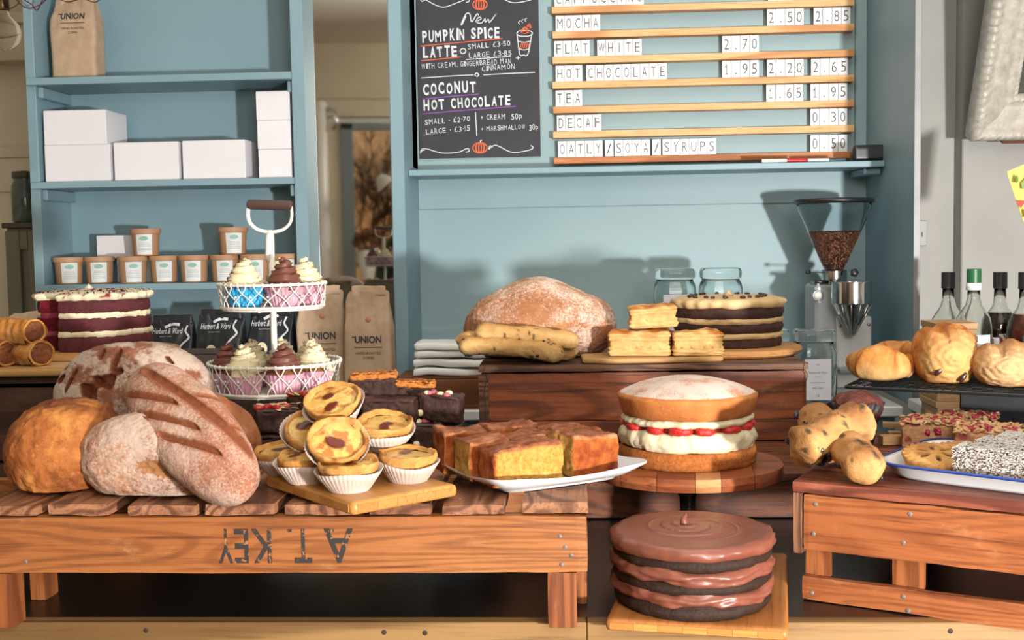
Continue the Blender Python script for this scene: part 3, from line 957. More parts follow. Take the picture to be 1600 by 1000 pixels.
for k in range(4):
    m = rbox(.235 - .004 * (k % 3), .15, .0215, .008, 20, 12, 4)
    m = rough(m, 14, .006, 2, k, (1, 1, .6))
    V, Fc = m
    V[:, 2] = np.clip(V[:, 2], 0, .0235)
    o = MB().add((V, Fc)).build('paper_bag', PAPER, None, (xa + .118 + rng.uniform(-.003, .003), 3.215, zq + k * .0238), (0, 0, rng.uniform(-.04, .04)))
    tag(o, 'flat white paper bag on the wooden tray, %s from the bottom of the pile' % ordn[k], 'paper bag', 'white paper bags piled on the tray')

# ------------------------------------------------------------------ glass jars
JG = glass('jar_glass', 'f2fafa', .02, 1.3)
BLUEW = paint('blue_wrapper', '8fb6cc', 'dfe7ea', .4, bstr=0, ns=60, lo=.4, hi=.6)
def jar(loc, w, h, label, lab=True, fill='tea', rz=0):
    t = thing('storage_jar', label, 'jar', loc, rz, 'square glass jars on the back counter')
    def sq(prof, n=28, k=4.5):
        def rf(T, I, r, z):
            f = (np.abs(np.cos(T)) ** k + np.abs(np.sin(T)) ** k) ** (-1 / k)
            return r * f, z
        return lathe(prof, n, rf)
    a = w / 2
    MB().add(sq([(0, 0), (a * .9, 0), (a, .006), (a, h * .70), (a * .93, h * .78), (a * .86, h * .81), (a * .86, h * .835), (a * .80, h * .835), (a * .80, h * .80), (a * .94, h * .69), (a * .94, .010), (0, .009)])).build('jar_body', JG, t)
    MB().add(sq([(0, h * .84), (a * .8, h * .84), (a * .94, h * .845), (a * .96, h * .93), (a * .9, h * .985), (a * .78, h), (0, h)])).build('glass_lid', JG, t)
    MB().add(sq([(a * .84, h * .836), (a * .89, h * .836), (a * .89, h * .8445), (a * .84, h * .8445)])).build('rubber_seal', flat('jar_seal', 'c9c4b4', .6), t)
    m = MB()
    r_ = random.Random(int(loc[0] * 1000))
    for k in range(26):
        v = cbox(-.012, .012, -.002, .002, -.009, .009, .001)
        lim = a * .62
        m.add(v, loc=(r_.uniform(-lim, lim), r_.uniform(-lim, lim), .024 + r_.random() * h * .42), rot=(r_.uniform(-1, 1), r_.uniform(-1, 1), r_.uniform(0, 6)))
    tag(m.build('wrapped_sachets', BLUEW if fill == 'tea' else flat('brown_contents', '8a6a4c', .7), t, smooth=False), kind='stuff')
    if lab:
        l = part('paper_label', cbox(-a * .62, a * .62, -a - .0022, -a - .0012, h * .08, h * .62, .0003), flat('jar_label_paper', 'dcdce6', .6), t)
        m = MB()
        for body, ww, hh, zz_ in (('tea', .012, .004, .54), ('Herbert & Ward', .05, .0065, .43), ('coffee pot', .02, .003, .38), ('Speciality Tea Bags', .042, .0045, .30), ('EARL GREY', .03, .0045, .23), ('14', .007, .008, .12)):
            v = textmesh(body, ww * w / .12, hh * w / .12)
            m.add(v, loc=(-ww * w / .24, -a - .0026, h * zz_))
        tag(m.build('label_print', GREYINK, l, smooth=False), kind='stuff')
jx = [(1054, 'lower glass jar of the left stack, hidden behind the pastries', 0), (1126, 'lower glass jar of the right stack, behind the coffee cake', 0), (1054, 'glass jar with a pale label, top of the left stack', 1), (1126, 'glass jar on top of the right stack behind the coffee cake', 1), (1200, 'glass jar standing behind the round board, no label in view', 0), (1271, 'glass jar with a white printed label beside the grinder', 0)]
for i, (px, lb_, up) in enumerate(jx):
    Y = 3.2 if i < 4 else (3.19 if i == 4 else 3.17)
    jar((at(px, 470, Y).x, Y, .9605 + up * .188), .115, .187 if i < 4 else .205, lb_, i in (2, 5), 'tea' if i > 3 else 'brown')

# ------------------------------------------------------------------ coffee grinder
gx = at(1303, 450, 3.33)
G0 = (gx.x, 3.33, .9605)
gr = thing('coffee_grinder', 'silver coffee grinder with a clear hopper half full of beans', 'grinder', G0)
zt_ = at(1500, 308, 3.33).z - .9605
zn = at(1303, 424, 3.33).z - .9605
zr = at(1303, 437, 3.33).z - .9605
R0 = .104
MB().add(lathe([(.024, zn), (.03, zn + .012), (R0 * .97, zt_ - .03), (R0, zt_ - .022), (R0, zt_ - .004), (R0 - .003, zt_ - .004), (R0 - .003, zt_ - .022), (R0 * .97 - .003, zt_ - .03), (.027, zn + .012), (.021, zn)], 48)).build('hopper', NT('hopper_plastic').fin('e6ecee', .03, Transmission_Weight=1.0, IOR=1.12), gr)
MB().add(lathe([(0, zt_ + .005), (R0 * .5, zt_ + .0045), (R0 + .002, zt_ + .002), (R0 + .007, zt_ - .001), (R0 + .007, zt_ - .009), (R0 + .002, zt_ - .012), (R0 + .001, zt_ - .0035), (0, zt_ - .0035)][::-1], 48), rot=(0, R(0), 0)).build('hopper_lid', BLACK, gr)
fz = zn + (zt_ - zn) * .56
fr = .03 + (R0 * .97 - .03) * (fz - zn - .012) / (zt_ - .03 - zn - .012) - .005
BEAN = paint('coffee_bean_brown', '54301f', '784a31', .35, bstr=0, ns=90)
m = MB().add(lathe([(0, zn + .004), (.021, zn + .004), (.026, zn + .014), (fr - .004, fz - .012), (fr * .8, fz - .008), (0, fz - .004)], 24))
r_ = random.Random(2)
bv, bf = squad(3, 2)
def bean(s=.0042):
    V = bv * np.array([s * 1.35, s, s * .8])
    return V, bf
for k in range(1500):
    zq = zn + .012 + (fz - zn - .016) * sqrt(r_.random())
    rr_ = .026 + (fr - .026) * (zq - zn - .012) / (fz - zn - .012)
    if k > 950: zq, rr_ = fz - .004, fr * sqrt(r_.random())
    th = r_.uniform(-pi, pi * .1) if k < 950 else r_.uniform(0, 6.3)
    m.add(bean(), loc=(rr_ * cos(th), rr_ * sin(th), zq), rot=(r_.uniform(0, 6), r_.uniform(0, 6), r_.uniform(0, 6)))
tag(m.build('coffee_beans', BEAN, gr), kind='stuff')
MB().add(lathe([(0, zr - .006), (.036, zr - .006), (.036, zn + .002), (.031, zn + .006), (.0, zn + .006)], 32)).build('collar', STEEL, gr, angle=40)
bw0, bw1 = at(1268, 500, 3.33).x - gx.x, at(1347, 500, 3.33).x - gx.x
MB().add(cbox(bw0, bw1 - .01, -.05, .10, .03, zr - .012, .008)).build('motor_body', paint('silver_grinder_paint', 'a3a7aa', 'adb1b3', .35, 300, .05), gr, smooth=False)
MB().add(cbox(bw0 - .01, bw1 + .005, -.07, .11, 0, .03, .006)).build('foot', paint('grinder_base', '8c9093', '979b9e', .4), gr, smooth=False)
zpl = at(1325, 520, 3.25).z - .9605
fp = MB().add(cbox(-.008, bw1 + .008, -.075, -.051, .03, zpl + .045, .004)).build('front_plate', paint('grinder_front_plate', 'c4c4c2', 'cfcfcd', .35), gr, smooth=False)
for sx, sz in ((.0, zpl + .02), (bw1, zpl + .022), (bw1 * .42, zpl + .0)):
    MB().add(lathe([(0, .002), (.004, .0015), (.005, 0)], 10), rot=(R(90), 0, 0)).build('screw', DULL_STEEL, fp, (sx, -.0752, sz))
MB().add(cbox(-.02, .055, -.09, .05, zr - .012, zr - .004, .004)).add(cbox(bw0 + .004, .0, -.045, .06, zr - .012, zr - .006, .002)).build('top_plate', DULL_STEEL, gr, smooth=False)
dx = at(1329, 480, 3.22).x - gx.x
dz0, dz1, dz2 = [at(1329, q, 3.22).z - .9605 for q in (524, 474, 440)]
seg_ = lambda T, I, r, z: (r, z)
MB().add(lathe([(0, dz0), (.007, dz0), (.052, dz1 - .002), (.055, dz1 + .002), (.055, dz2 - .003), (.058, dz2 - .003), (.058, dz2), (.053, dz2), (.053, dz1 + .004), (0, dz1)], 12 * 4)).build('dosing_chamber', STEEL, gr, (dx, -.12, 0), angle=35)
fl = MB()
for k in range(6):
    a = R(-160 + k * 28)
    fl.add(tube([(.0095 * cos(a), .0095 * sin(a), dz0 + .001), (.0535 * cos(a), .0535 * sin(a), dz1 - .002)], .0012, 5))
tag(fl.build('chamber_ribs', STEEL, gr, (dx, -.12, 0)), kind='stuff')
MB().add(lathe([(0, dz1 + .02), (.045, dz1 + .02), (.045, dz2 - .012), (0, dz2 - .01)], 24)).build('ground_coffee', flat('ground_coffee', '6b4630', .8), gr, (dx, -.12, -.0075))
b_ = at(1279, 462, 3.27)
MB().add(lathe([(0, .006), (.0105, .006), (.0115, .003), (.0115, 0)], 24), rot=(R(90), 0, 0)).build('switch', flat('cream_button', 'd9d5c9', .4), gr, (b_.x - gx.x, -.0505, b_.z - .9605))
MB().add(lathe([(.0118, 0), (.0118, .003), (.0155, .003), (.016, 0)], 24), rot=(R(90), 0, 0)).build('switch_ring', DULL_STEEL, gr, (b_.x - gx.x, -.0505, b_.z - .9605))
MB().add(tube([(-.03, -.03, zn - .002), (-.075, -.04, zn + .0)], .0018, 6)).build('lever_rod', BLACK, gr)
MB().add(tube([(-.075, -.04, zn), (-.088, -.042, zn)], .005, 8)).build('lever_knob', BLACK, gr)
MB().add(tube([(-.03, -.06, zr - .004), (-.068, -.07, zr - .003)], .0055, 8)).build('dosing_handle', BLACK, gr)
m = MB().add(lathe([(0, 0), (.009, 0), (.011, .004), (.011, .012), (.006, .016), (0, .016)], 16, lambda T, I, r, z: (r * (1 + .12 * np.cos(5 * T)), z)))
m.build('adjusting_knob', BLACK, gr, (.045, -.045, zn - .006), (R(70), 0, 0))
MB().add(cbox(-.012, .05, -.112, -.0755, .075, .09, .004)).build('holder_fork', DULL_STEEL, gr, smooth=False)

# ------------------------------------------------------------------ shelf top: black case and marker pens
p0, p1 = at(1326, 250, 3.46), at(1393, 250, 3.40)
t = thing('glasses_case', 'black oblong case at the right end of the narrow shelf', 'case', ((p0.x + p1.x) / 2, 3.43, SHELFZ + .0005), .0)
wcs = p1.x - p0.x
V, Fc = rbox(wcs, .055, .047, .01, 20, 10, 10)
MB().add((V, Fc)).build('case_body', BLACK, t)
for px0_, px1_, col, cn, Y in ((1190, 1262, 'd8d4ce', 'b8202a', 3.40), (1262, 1322, 'd0d3d4', '3a4a55', 3.42)):
    a, b = at(px0_, 254, Y), at(px1_, 254, Y)
    l = b.x - a.x
    t = thing('marker_pen', 'white marker pen with a red cap lying on the shelf' if px0_ < 1200 else 'white marker pen with a grey cap beside the black case', 'pen', (a.x, Y, SHELFZ + .0065), (0, 0, .04))
    MB().add(tube([(0, 0, 0), (l * .55, 0, 0)], .006, 12)).build('barrel', flat('pen_barrel', col, .35), t, angle=40)
    MB().add(tube([(l * .555, 0, 0), (l * .93, 0, 0), (l, 0, 0)], [.0064, .0062, .005], 12)).build('cap', flat('pen_cap_' + cn, cn, .35), t, angle=40)

# ------------------------------------------------------------------ bottles on the side counter
BG = glass('bottle_glass', 'f4f6f2', .01, 1.3)
def bottle(px, pycap, Y, capc, liquid, label, r=.042, lab=None, fillh=.5):
    top = at(px, pycap, Y)
    base = .9855
    H = top.z - base
    t = thing('syrup_bottle', label, 'bottle', (top.x, Y, base), 0, 'glass bottles on the side counter')
    n0 = H - .085
    outer = [(0, .0), (r * .85, 0), (r, .006), (r, n0 - .055), (r * .9, n0 - .03), (r * .45, n0), (.0145, n0 + .018), (.0135, H - .036)]
    inner = [(x - .0025 if x > 0 else 0, z + (.006 if i < 2 else 0)) for i, (x, z) in enumerate(outer)][::-1]
    MB().add(lathe(outer + inner, 36)).build('glass_body', BG, t)
    MB().add(lathe([(.0155, H - .04), (.0165, H - .04), (.0165, H - .001), (.0155, H), (0, H)], 24)).build('cap', flat('cap_' + capc, capc, .4), t, angle=40)
    if liquid:
        hl = .008 + (n0 - .03) * fillh
        MB().add(lathe([(0, .0075), (r - .0035, .008), (r - .0035, n0 - .058), (r * .9 - .0035, n0 - .034), (r * .62, n0 - .014), (0, n0 - .014)], 32)).build('liquid', NT('syrup_' + liquid).fin(liquid, .1, spec=.5), t, angle=40)
    return t, r, n0
yb = 2.80
t, r, n0 = bottle(1482, 425, yb + .08, '1d1d20', None, 'clear empty bottle with a black cap, leftmost by the blue panel', .042)
MB().add(patch(r, n0 * .42, r, n0 * .68, R(-95), R(-55))).build('label', flat('green_floral_label', '7d8a4e', .6), t)
t, r, n0 = bottle(1522, 420, yb - .03, '1f5c35', None, 'clear bottle with a green cap and white label with red berry', .042)
l = MB().add(patch(r, n0 * .22, r, n0 * .74, R(-140), R(-50))).build('label', flat('white_bottle_label', 'cfd8dc', .5), t)
MB().add(lathe([(0, 0), (.009, 0)], 14), rot=(R(90), 0, R(-22))).build('berry_print', flat('red_berry_print', 'b5382c', .6), l, (-.018, -.0405, n0 * .55))
v = textmesh('sirop', .03, .009, .01)
P = v[0].copy(); P[:, 1] = -np.sqrt((r + .0016) ** 2 - (P[:, 0] - .012) ** 2); P[:, 0] -= .012
MB().add((P + np.array([.0, 0, n0 * .42]), v[1])).build('label_print', GREYINK, l, smooth=False)
MB().add(lathe([(.0158, n0 + .035), (.0175, n0 + .035), (.0175, n0 + .052), (.0158, n0 + .052)], 20)).build('neck_ring', flat('white_plastic', 'd8dadb', .4), t)
for px, nm in ((1563, 'bottle of dark red syrup with a black cap and square label'), (1603, 'bottle of dark syrup cut by the right edge of the picture')):
    t, r, n0 = bottle(px, 425, yb + (.08 if px < 1600 else -.03), '1d1d20', '2a0d0c' if px < 1600 else '4a1210', nm, .042, fillh=.86)
    l = MB().add(patch(r, n0 * .34, r, n0 * .76, R(-118), R(-62))).build('label', flat('black_bottle_label', '1c1c22', .4), t)
    MB().add(patch(r + .0005, n0 * .52, r + .0005, n0 * .745, R(-112), R(-74))).build('label_picture', paint('figure_print', 'd8d2cc', '8a3a2c', .5, bstr=0, ns=70, lo=.5, hi=.53), l)
    v = textmesh('1883', .026, .009, .01)
    P = v[0].copy(); P[:, 0] -= .013; P[:, 1] = -np.sqrt((r + .0018) ** 2 - P[:, 0] ** 2)
    MB().add((P + np.array([0, 0, n0 * .40]), v[1])).build('label_print', flat('white_print', 'd8d8d8', .5), l, smooth=False)
# stacked thin boards, steel pots
OAK = wood('thin_board_wood', 'a98660', 'b99871', '85633f', 0, 1.2, 20, .6, .2)
p = at(1468, 525, 2.70)
base = .9855
top = at(1468, 500, 2.70).z
n = 16
hh = (top - base) / n
for k in range(n):
    o = MB().add(cbox(-.05 + .002 * (k % 3), .038 + .003 * (k % 2), -.06, .06, 0, hh - .0006, .0008)).build('serving_board', OAK, None, (p.x + .012, 2.66, base + k * hh + .0002), (0, 0, rng.uniform(-.02, .02)), smooth=False)
    tag(o, 'thin wooden serving board, %s from the bottom of the stack by the bottles' % (ordn[k] if k < 10 else 'number %s upwards' % ['eleven', 'twelve', 'thirteen', 'fourteen', 'fifteen', 'sixteen'][k - 10]), 'board', 'thin wooden boards stacked by the bottles')
for px, py, Y, rr_, nm in ((1556, 527, 2.62, .034, 'round steel sugar pot with a lid below the dark bottle'), (1535, 540, 2.56, .026, 'small steel pot below the bottle with the berry label')):
    q = at(px, py, Y)
    H = q.z - .9855
    t = thing('steel_pot', nm, 'pot', (q.x, Y, .9855), 0, 'steel pots before the bottles')
    MB().add(lathe([(0, 0), (rr_ * .9, 0), (rr_, .004), (rr_, H * .72), (rr_ - .002, H * .72), (rr_ - .002, .004), (0, .003)], 32)).build('pot_body', STEEL, t, angle=40)
    MB().add(lathe([(rr_ + .002, H * .72 + .0003), (rr_ + .002, H * .8), (rr_ * .8, H * .86), (rr_ * .3, H * .88), (0, H * .88)], 32)).build('lid', STEEL, t, angle=30)
    MB().add(cbox(-.008, .008, -.004, .004, H * .878, H * 1.0, .002)).build('lid_handle', STEEL, t, smooth=False)

# ------------------------------------------------------------------ right: picture frame, socket, paper decoration
fa = at(1507, 212, 3.70)
fw, fh, tilt, bw_ = .95, 1.2, R(24), .135
GILT = crumb('silvered_frame', 'a89f92', 'cfc9be', None, 30, .6, .4, .5, .002)
t = thing('picture_frame', 'large ornate silver picture frame leaning forward from the wall', 'picture frame', (fa.x, 3.70, fa.z), (tilt, 0, 0))
def framebar(L, name):
    # profile across width (0 outer .. bw inner), y negative towards the viewer; mitred ends
    prof = [(0, .0), (0, -.055), (.012, -.07), (.024, -.072), (.034, -.058), (.05, -.05), (.075, -.05), (.09, -.034), (.112, -.026), (.116, -.034), (.128, -.034), (bw_, -.014), (bw_, 0)]
    n = int(L / .006)
    V, Fc = [], []
    for i in range(n + 1):
        for j, (u, y) in enumerate(prof):
            x0 = u; x1 = L - u
            x = x0 + (x1 - x0) * i / n
            yy, uu = y, u
            if j in (2, 3): yy += .004 * sin(x * 2 * pi / .024) + .002 * sin(x * 2 * pi / .009)
            if j in (9, 10): yy += .002 * sin(x * 2 * pi / .016)
            V.append((x, yy, uu))
    m_ = len(prof)
    for i in range(n):
        for j in range(m_ - 1):
            a = i * m_ + j
            Fc.append((a, a + 1, a + m_ + 1, a + m_))
    return V, Fc
o = MB().add(framebar(fw, 'b')).build('frame_bar', GILT, t)
MB().add(framebar(fw, 't')).build('frame_bar', GILT, t, (fw, 0, fh), (0, R(180), 0))
MB().add(framebar(fh, 'l')).build('frame_bar', GILT, t, (0, 0, fh), (0, R(90), 0))
MB().add(framebar(fh, 'r')).build('frame_bar', GILT, t, (fw, 0, 0), (0, R(-90), 0))
part('canvas', cbox(bw_ - .004, fw - bw_ + .004, -.012, -.004, bw_ - .004, fh - bw_ + .004, 0), paint('dark_canvas', '4b4c44', '3a3d38', .5, 20, .1, 4), t)
part('backing_board', cbox(.01, fw - .01, 0, .02, .01, fh - .01, .002), flat('dark_backing', '4a3a30', .8), t)
part('hanging_ledge', cbox(.10, fw - .1, -.05, .0, -.012, -.001, .002), flat('red_brown_ledge', '6e3c28', .6), t)
s0, s1 = at(1437, 345, 3.84), at(1448, 384, 3.84)
t = thing('wall_socket', 'grey metal wall switch plate beside the blue panel', 'switch', (s0.x, 3.849, s1.z))
part('plate', cbox(-.06, s1.x - s0.x, -.012, 0, 0, s0.z - s1.z, .002), paint('socket_grey', 'a5a3a1', 'adaba9', .4), t)
part('rocker', cbox(.005, .009, -.015, -.0122, .03, .045, .001), flat('socket_dark', '5a5857', .4), t)
# folded paper flag
fl0 = at(1573, 268, 2.95)
YEL = paint('yellow_print_paper', 'd9cf6a', 'c7b94e', .6, bstr=0, ns=12)
t = thing('paper_bunting', 'yellow paper flag with red flowers at the right edge', 'bunting', (fl0.x, 2.95, fl0.z))
V = [(0, 0, 0), (.16, -.01, .06), (.14, 0, -.12), (.048, .004, -.135), (.02, .002, -.06)]
V = V + [(x, y + .001, z) for x, y, z in V]
MB().add((V, [(0, 1, 2, 3, 4), (9, 8, 7, 6, 5)] + [(i, (i + 1) % 5, 5 + (i + 1) % 5, 5 + i)[::-1] for i in range(5)])).build('flag', YEL, t, smooth=False)
REDP = flat('red_print', 'c2402e', .6); GRNP = flat('green_print', '7f9a4a', .6)
for k, (x, z, s, c) in enumerate(((.03, -.08, .009, 0), (.045, -.105, .01, 0), (.06, -.085, .008, 0), (.05, -.03, .018, 1), (.02, -.02, .01, 1), (.08, -.05, .014, 1), (.09, -.1, .012, 0))):
    MB().add(lathe([(0, 0), (s, 0)], 9, lambda T, I, r, z_: (r * (1 + .25 * np.sin(3 * T + k)), z_)), rot=(R(90), 0, k)).build('flower_print' if c == 0 else 'leaf_print', (REDP, GRNP)[c], t, (x, -.0135 + .0 * x, z), smooth=False)
MB().add(tube([(0, 0, 0), (.08, -.005, .032), (.3, 0, .1), (.6, .0, .25)], .001, 5)).build('string', flat('string_cream', 'cfc6ae', .8), t)

# ------------------------------------------------------------------ far left: cabinet, jar, lamp, red wires
ca, cb_ = at(-60, 358, 4.2), at(62, 358, 4.2)
OLIVE = paint('olive_grey_paint', '6f6a58', '79745f', .6, 20, .15)
t = thing('cabinet', 'olive grey painted cabinet at the far left behind the shelves', 'cabinet', (ca.x, 4.2, 0))
cw = cb_.x - ca.x
xd0 = at(8, 400, 4.2).x - ca.x
part('body', cbox(xd0, cw, .02, .38, 0, ca.z, .003), OLIVE, t)
part('top', cbox(xd0 - .01, cw, 0, .38, ca.z, ca.z + .02, .003), flat('cabinet_dark_top', '4b4336', .6), t)
fd = thing  # door frame as stiles and rails
for b in ((xd0, xd0 + .055, .05, ca.z - .01), (cw - .05, cw, .05, ca.z - .01), (xd0 + .0555, cw - .0505, ca.z - .08, ca.z - .01), (xd0 + .0555, cw - .0505, .05, .12)):
    part('door_frame', cbox(b[0], b[1], .004, .0195, b[2], b[3], .003), OLIVE, t)
q = at(36, 357, 4.3)
t = thing('lidded_jar', 'dark greenish glass jar on top of the olive cabinet', 'jar', (q.x, 4.33, ca.z + .0205))
MB().add(lathe([(0, 0), (.045, 0), (.05, .01), (.05, .14), (.04, .16), (.04, .17)], 28)).build('jar_body', paint('dark_green_glass', '3f4a44', '5d6a62', .15, bstr=0, ns=20), t)
MB().add(lathe([(.043, .17), (.045, .172), (.045, .195), (0, .2)], 28)).build('lid', flat('jar_dark_lid', '4a4238', .4), t)
q = at(6, 52, 3.9)
t = thing('light_bulb', 'clear round light bulb hanging at the upper left', 'light bulb', (q.x, 3.9, q.z))
MB().add(lathe([(0, -.06), (.03, -.052), (.05, -.03), (.058, 0), (.05, .03), (.03, .052), (.018, .075)], 28)).build('glass_globe', glass('bulb_glass', 'ffffff', 0, 1.2), t)
MB().add(lathe([(.02, .0755), (.022, .08), (.02, .13), (.006, .14), (0, .14)], 18)).build('fitting', metal('brass_fitting', '8d7a55', .3), t)
MB().add(tube([(0, 0, .14), (0, 0, 2.998 - q.z)], .003, 6)).build('cable', BLACK, t)
WIRE = flat('dark_red_wire', '5a1f22', .5)
for k, (pxs, Y) in enumerate((([(-20, 10), (15, -5), (40, 12), (62, 8), (80, -6), (105, 3), (128, -2), (150, 3), (168, -14)], 3.25), ([(-10, -5), (10, 14), (30, 4), (22, -8), (48, 6), (58, 16), (70, -4), (95, -12)], 3.28))):
    pts = [at(x, y, Y + .02 * (i % 2)) for i, (x, y) in enumerate(pxs)]
    o = MB().add(tube(smoothline(pts, 60), .0016, 6)).build('decorative_wire', WIRE)
    tag(o, ['dark red decorative wire looped across the top left corner', 'second dark red wire tangled at the very top left'][k], 'wire')
# ------------------------------------------------------------------ crates and pallet
PALLET = wood('pallet_wood', '8c532b', 'a0673a', '592c14', 0, 1.0, 230, .55, .5, worn='b08258', ringfac=.42)
SLAT = wood('pallet_slat_wood', '7f5038', 'a0704f', '4a2a1b', 1, 1.0, 110, .65, .6, worn='b98c70')
LEGW = wood('pallet_leg_wood', '824723', '91562c', '552a12', 2, 1.2, 90, .6, .4, worn='b07a52')
NAIL = paint('grey_nail_head', '5a534d', '7a736c', .5, bstr=0, ns=300)
def nail(par, x, y, z, r=.0028, ax='y'):
    o = MB().add(lathe([(0, .0008), (r * .7, .0007), (r, 0)], 10), rot=(R(90), 0, 0) if ax == 'y' else (0, 0, 0)).build('nail_head', NAIL, par, (x, y, z))
    return o
def wob(x0, x1, y0, y1, z0, z1, b, s=0, amp=.0012, nx=24):
    """plank with slightly uneven faces"""
    sx, sy, sz = x1 - x0, y1 - y0, z1 - z0
    n = [max(2, int(q / max(sx, sy, sz) * nx)) for q in (sx, sy, sz)]
    V, Fc = rbox(sx, sy, sz, b, *n)
    V = V + np.array([(x0 + x1) / 2, (y0 + y1) / 2, z0])
    D = np.stack([fbm(V, 22, 3, s + k) for k in range(3)], 1) * amp
    # keep the plank inside its own box
    V = V + D
    V = np.clip(V, [x0, y0, z0], [x1, y1, z1])
    return V, Fc
pl = thing('pallet', 'worn pine pallet with stencilled letters and slatted top at the front', 'pallet', (-.9, 1.45, .92))
PX = lambda x: x + .9
m = part('front_board', wob(0, PX(.016), 0, .024, .0735, .1485, .003, 1, .001, 60), PALLET, pl)
for j, (x, z) in enumerate(((875, 838), (883, 855), (893, 868), (878, 882), (40, 878))):
    q = at(x, z, 1.45)
    nail(m, q.x + .9, -.0002, q.z - .92)
part('rear_board', wob(0, PX(.016), .476, .5, .0735, .1485, .003, 2, .001, 30), PALLET, pl)
part('middle_rail', wob(0, PX(.016), .24, .265, .09, .1485, .003, 3, .001, 30), PALLET, pl)
tops = [(-40, 55), (70, 168), (195, 306), (319, 428), (443, 560), (575, 672), (690, 788), (814, 919)]
for k, (a, b) in enumerate(tops):
    xa, xb = at(a, 795, 1.45).x + .9, at(b, 795, 1.45).x + .9
    s = part('slat', wob(xa, xb, .0015 + .002 * (k % 3), .497, .1488, .1635 + .0015 * (k % 2), .003, 10 + k, .0022, 36), SLAT, pl)
    if k in (5, 6, 7): nail(s, xa + .02, .03, .1652 if k % 2 else .1637, ax='z')
for x0, x1, y0, y1, z0 in ((-.80, -.7415, .003, .038, 0), (-.7715 - .004, -.752, .12, .16, .0), (-.036, .001, .003, .04, 0), (.0005, .0155, .10, .145, 0), (-.80, -.7415, .46, .497, 0), (-.036, .001, .46, .497, 0)):
    part('leg', wob(x0 + .9, x1 + .9, y0, y1, z0, .0733, .002, int(abs(x0) * 100), .001, 12), LEGW, pl)
# stencilled lettering, upside down
INKST = NT('worn_black_stencil')
INKST.bump(INKST.noise(200, 3), .3)
c_ = INKST.mix(INKST.thr(INKST.noise(110, 4, rough=.75), .56, .63), '2a2320', 'a06439')
INKST = INKST.fin(c_, .7)
sx0, sx1 = at(551, 850, 1.449), at(341, 850, 1.449)
zt0, zt1 = at(450, 826, 1.449).z - .92, at(450, 880, 1.449).z - .92
m = MB()
def sten(body, pxa, pxb):
    """letters run right to left and stand on their heads"""
    xa, xb = at(pxa, 850, 1.449).x + .9, at(pxb, 850, 1.449).x + .9
    V, F2 = textmesh(body, xb - xa, zt0 - zt1, .012)
    V = V * np.array([-1, 1, -1]) + np.array([xb, 0, zt0])
    m.add((V, F2))
sten('A', 506, 552); sten('T', 460, 487); sten('K', 392, 424); sten('E', 366, 388); sten('Y', 341, 364)
for px in (518, 452):
    q = at(px, 829, 1.449)
    m.add(cbox(-.003, .003, 0, .00005, -.002, .002, 0), loc=(q.x + .9, 0, q.z - .92))
o = m.build('stencilled_lettering', INKST, pl, (0, -.0006, 0), smooth=False)
tag(o, kind='stuff')

# main dark crate and the low crate below it
CRATE = wood('dark_crate_wood', '64321d', '9a5430', '2e170e', 0, .8, 120, .5, .5, ringfac=.5, worn='a06a48')
CRATE_TOP = wood('dark_crate_top', '5d3d2c', '7c553d', '2e1c15', 0, 1.0, 120, .6, .5, worn='8a6650')
LOWW = wood('low_crate_wood', '5b3019', '6c3c22', '341a0e', 0, 1.1, 140, .55, .4, worn='7a4a2e')
c1 = thing('wooden_crate', 'dark weathered wooden crate carrying the round loaf, pastries and coffee cake', 'crate', (-.192, 2.35, 1.002))
W1 = .667
a = part('front_board', wob(.002, W1 - .002, 0, .016, .046, .1445, .003, 41, .0014, 60), CRATE, c1)
part('front_board', wob(.002, W1 - .002, 0, .016, .002, .0455, .003, 42, .0014, 60), CRATE, c1)
part('end_board', wob(0, .016, .0165, .34, 0, .1445, .003, 43, .001, 20), CRATE, c1)
part('end_board', wob(W1 - .016, W1, .0165, .34, 0, .1445, .003, 44, .001, 20), CRATE, c1)
part('corner_strip', wob(-.002, .019, -.006, -.0005, .0, .1445, .002, 45, .001, 16), CRATE_TOP, c1)
part('back_board', wob(0, W1, .3405, .356, 0, .1445, .003, 46, .001, 20), CRATE, c1)
part('top_board', wob(-.002, W1 + .002, -.008, .15, .1475, .1615, .003, 47, .0014, 50), CRATE_TOP, c1)
part('top_board', wob(-.002, W1 + .002, .152, .36, .1475, .1615, .003, 48, .0014, 50), CRATE_TOP, c1)
WIREM = metal('rusty_wire', '6d5c50', .5)
for x in (.012, W1 - .006):
    part('binding_wire', tube(smoothline([(x, -.010, .163), (x - .003, -.012, .15), (x + .004, -.010, .135), (x - .002, -.009, .11), (x + .001, -.009, .07), (x, -.008, .02)], 30), .0008, 5), WIREM, c1)
c2 = thing('low_crate', 'low dark wooden crate standing on the black counter below the weathered crate', 'crate', (-.25, 2.03, .9205))
W2 = .80
part('front_board', wob(0, W2, 0, .016, .002, .0675, .002, 51, .001, 50), LOWW, c2)
part('top_board', wob(-.002, W2 + .002, -.003, .10, .0680, .0808, .002, 52, .001, 50), LOWW, c2)
part('top_board', wob(-.002, W2 + .002, .103, .21, .0680, .0808, .002, 53, .001, 50), LOWW, c2)
part('top_board', wob(-.002, W2 + .002, .213, .32, .0680, .0808, .002, 54, .001, 50), LOWW, c2)
part('top_board', wob(-.002, W2 + .002, .323, .409, .0680, .0808, .002, 541, .001, 50), LOWW, c2)
part('end_board', wob(0, .016, .0165, .39, 0, .0675, .002, 55, .001, 20), LOWW, c2)
part('end_board', wob(W2 - .016, W2, .0165, .39, 0, .0675, .002, 56, .001, 20), LOWW, c2)
part('back_board', wob(0, W2, .3905, .406, 0, .0675, .002, 57, .001, 20), LOWW, c2)
c1.location.z = 1.0018
# support under the far edge of the main crate
c1['label'] = 'dark weathered wooden crate carrying the large loaf, pastries and coffee cake'

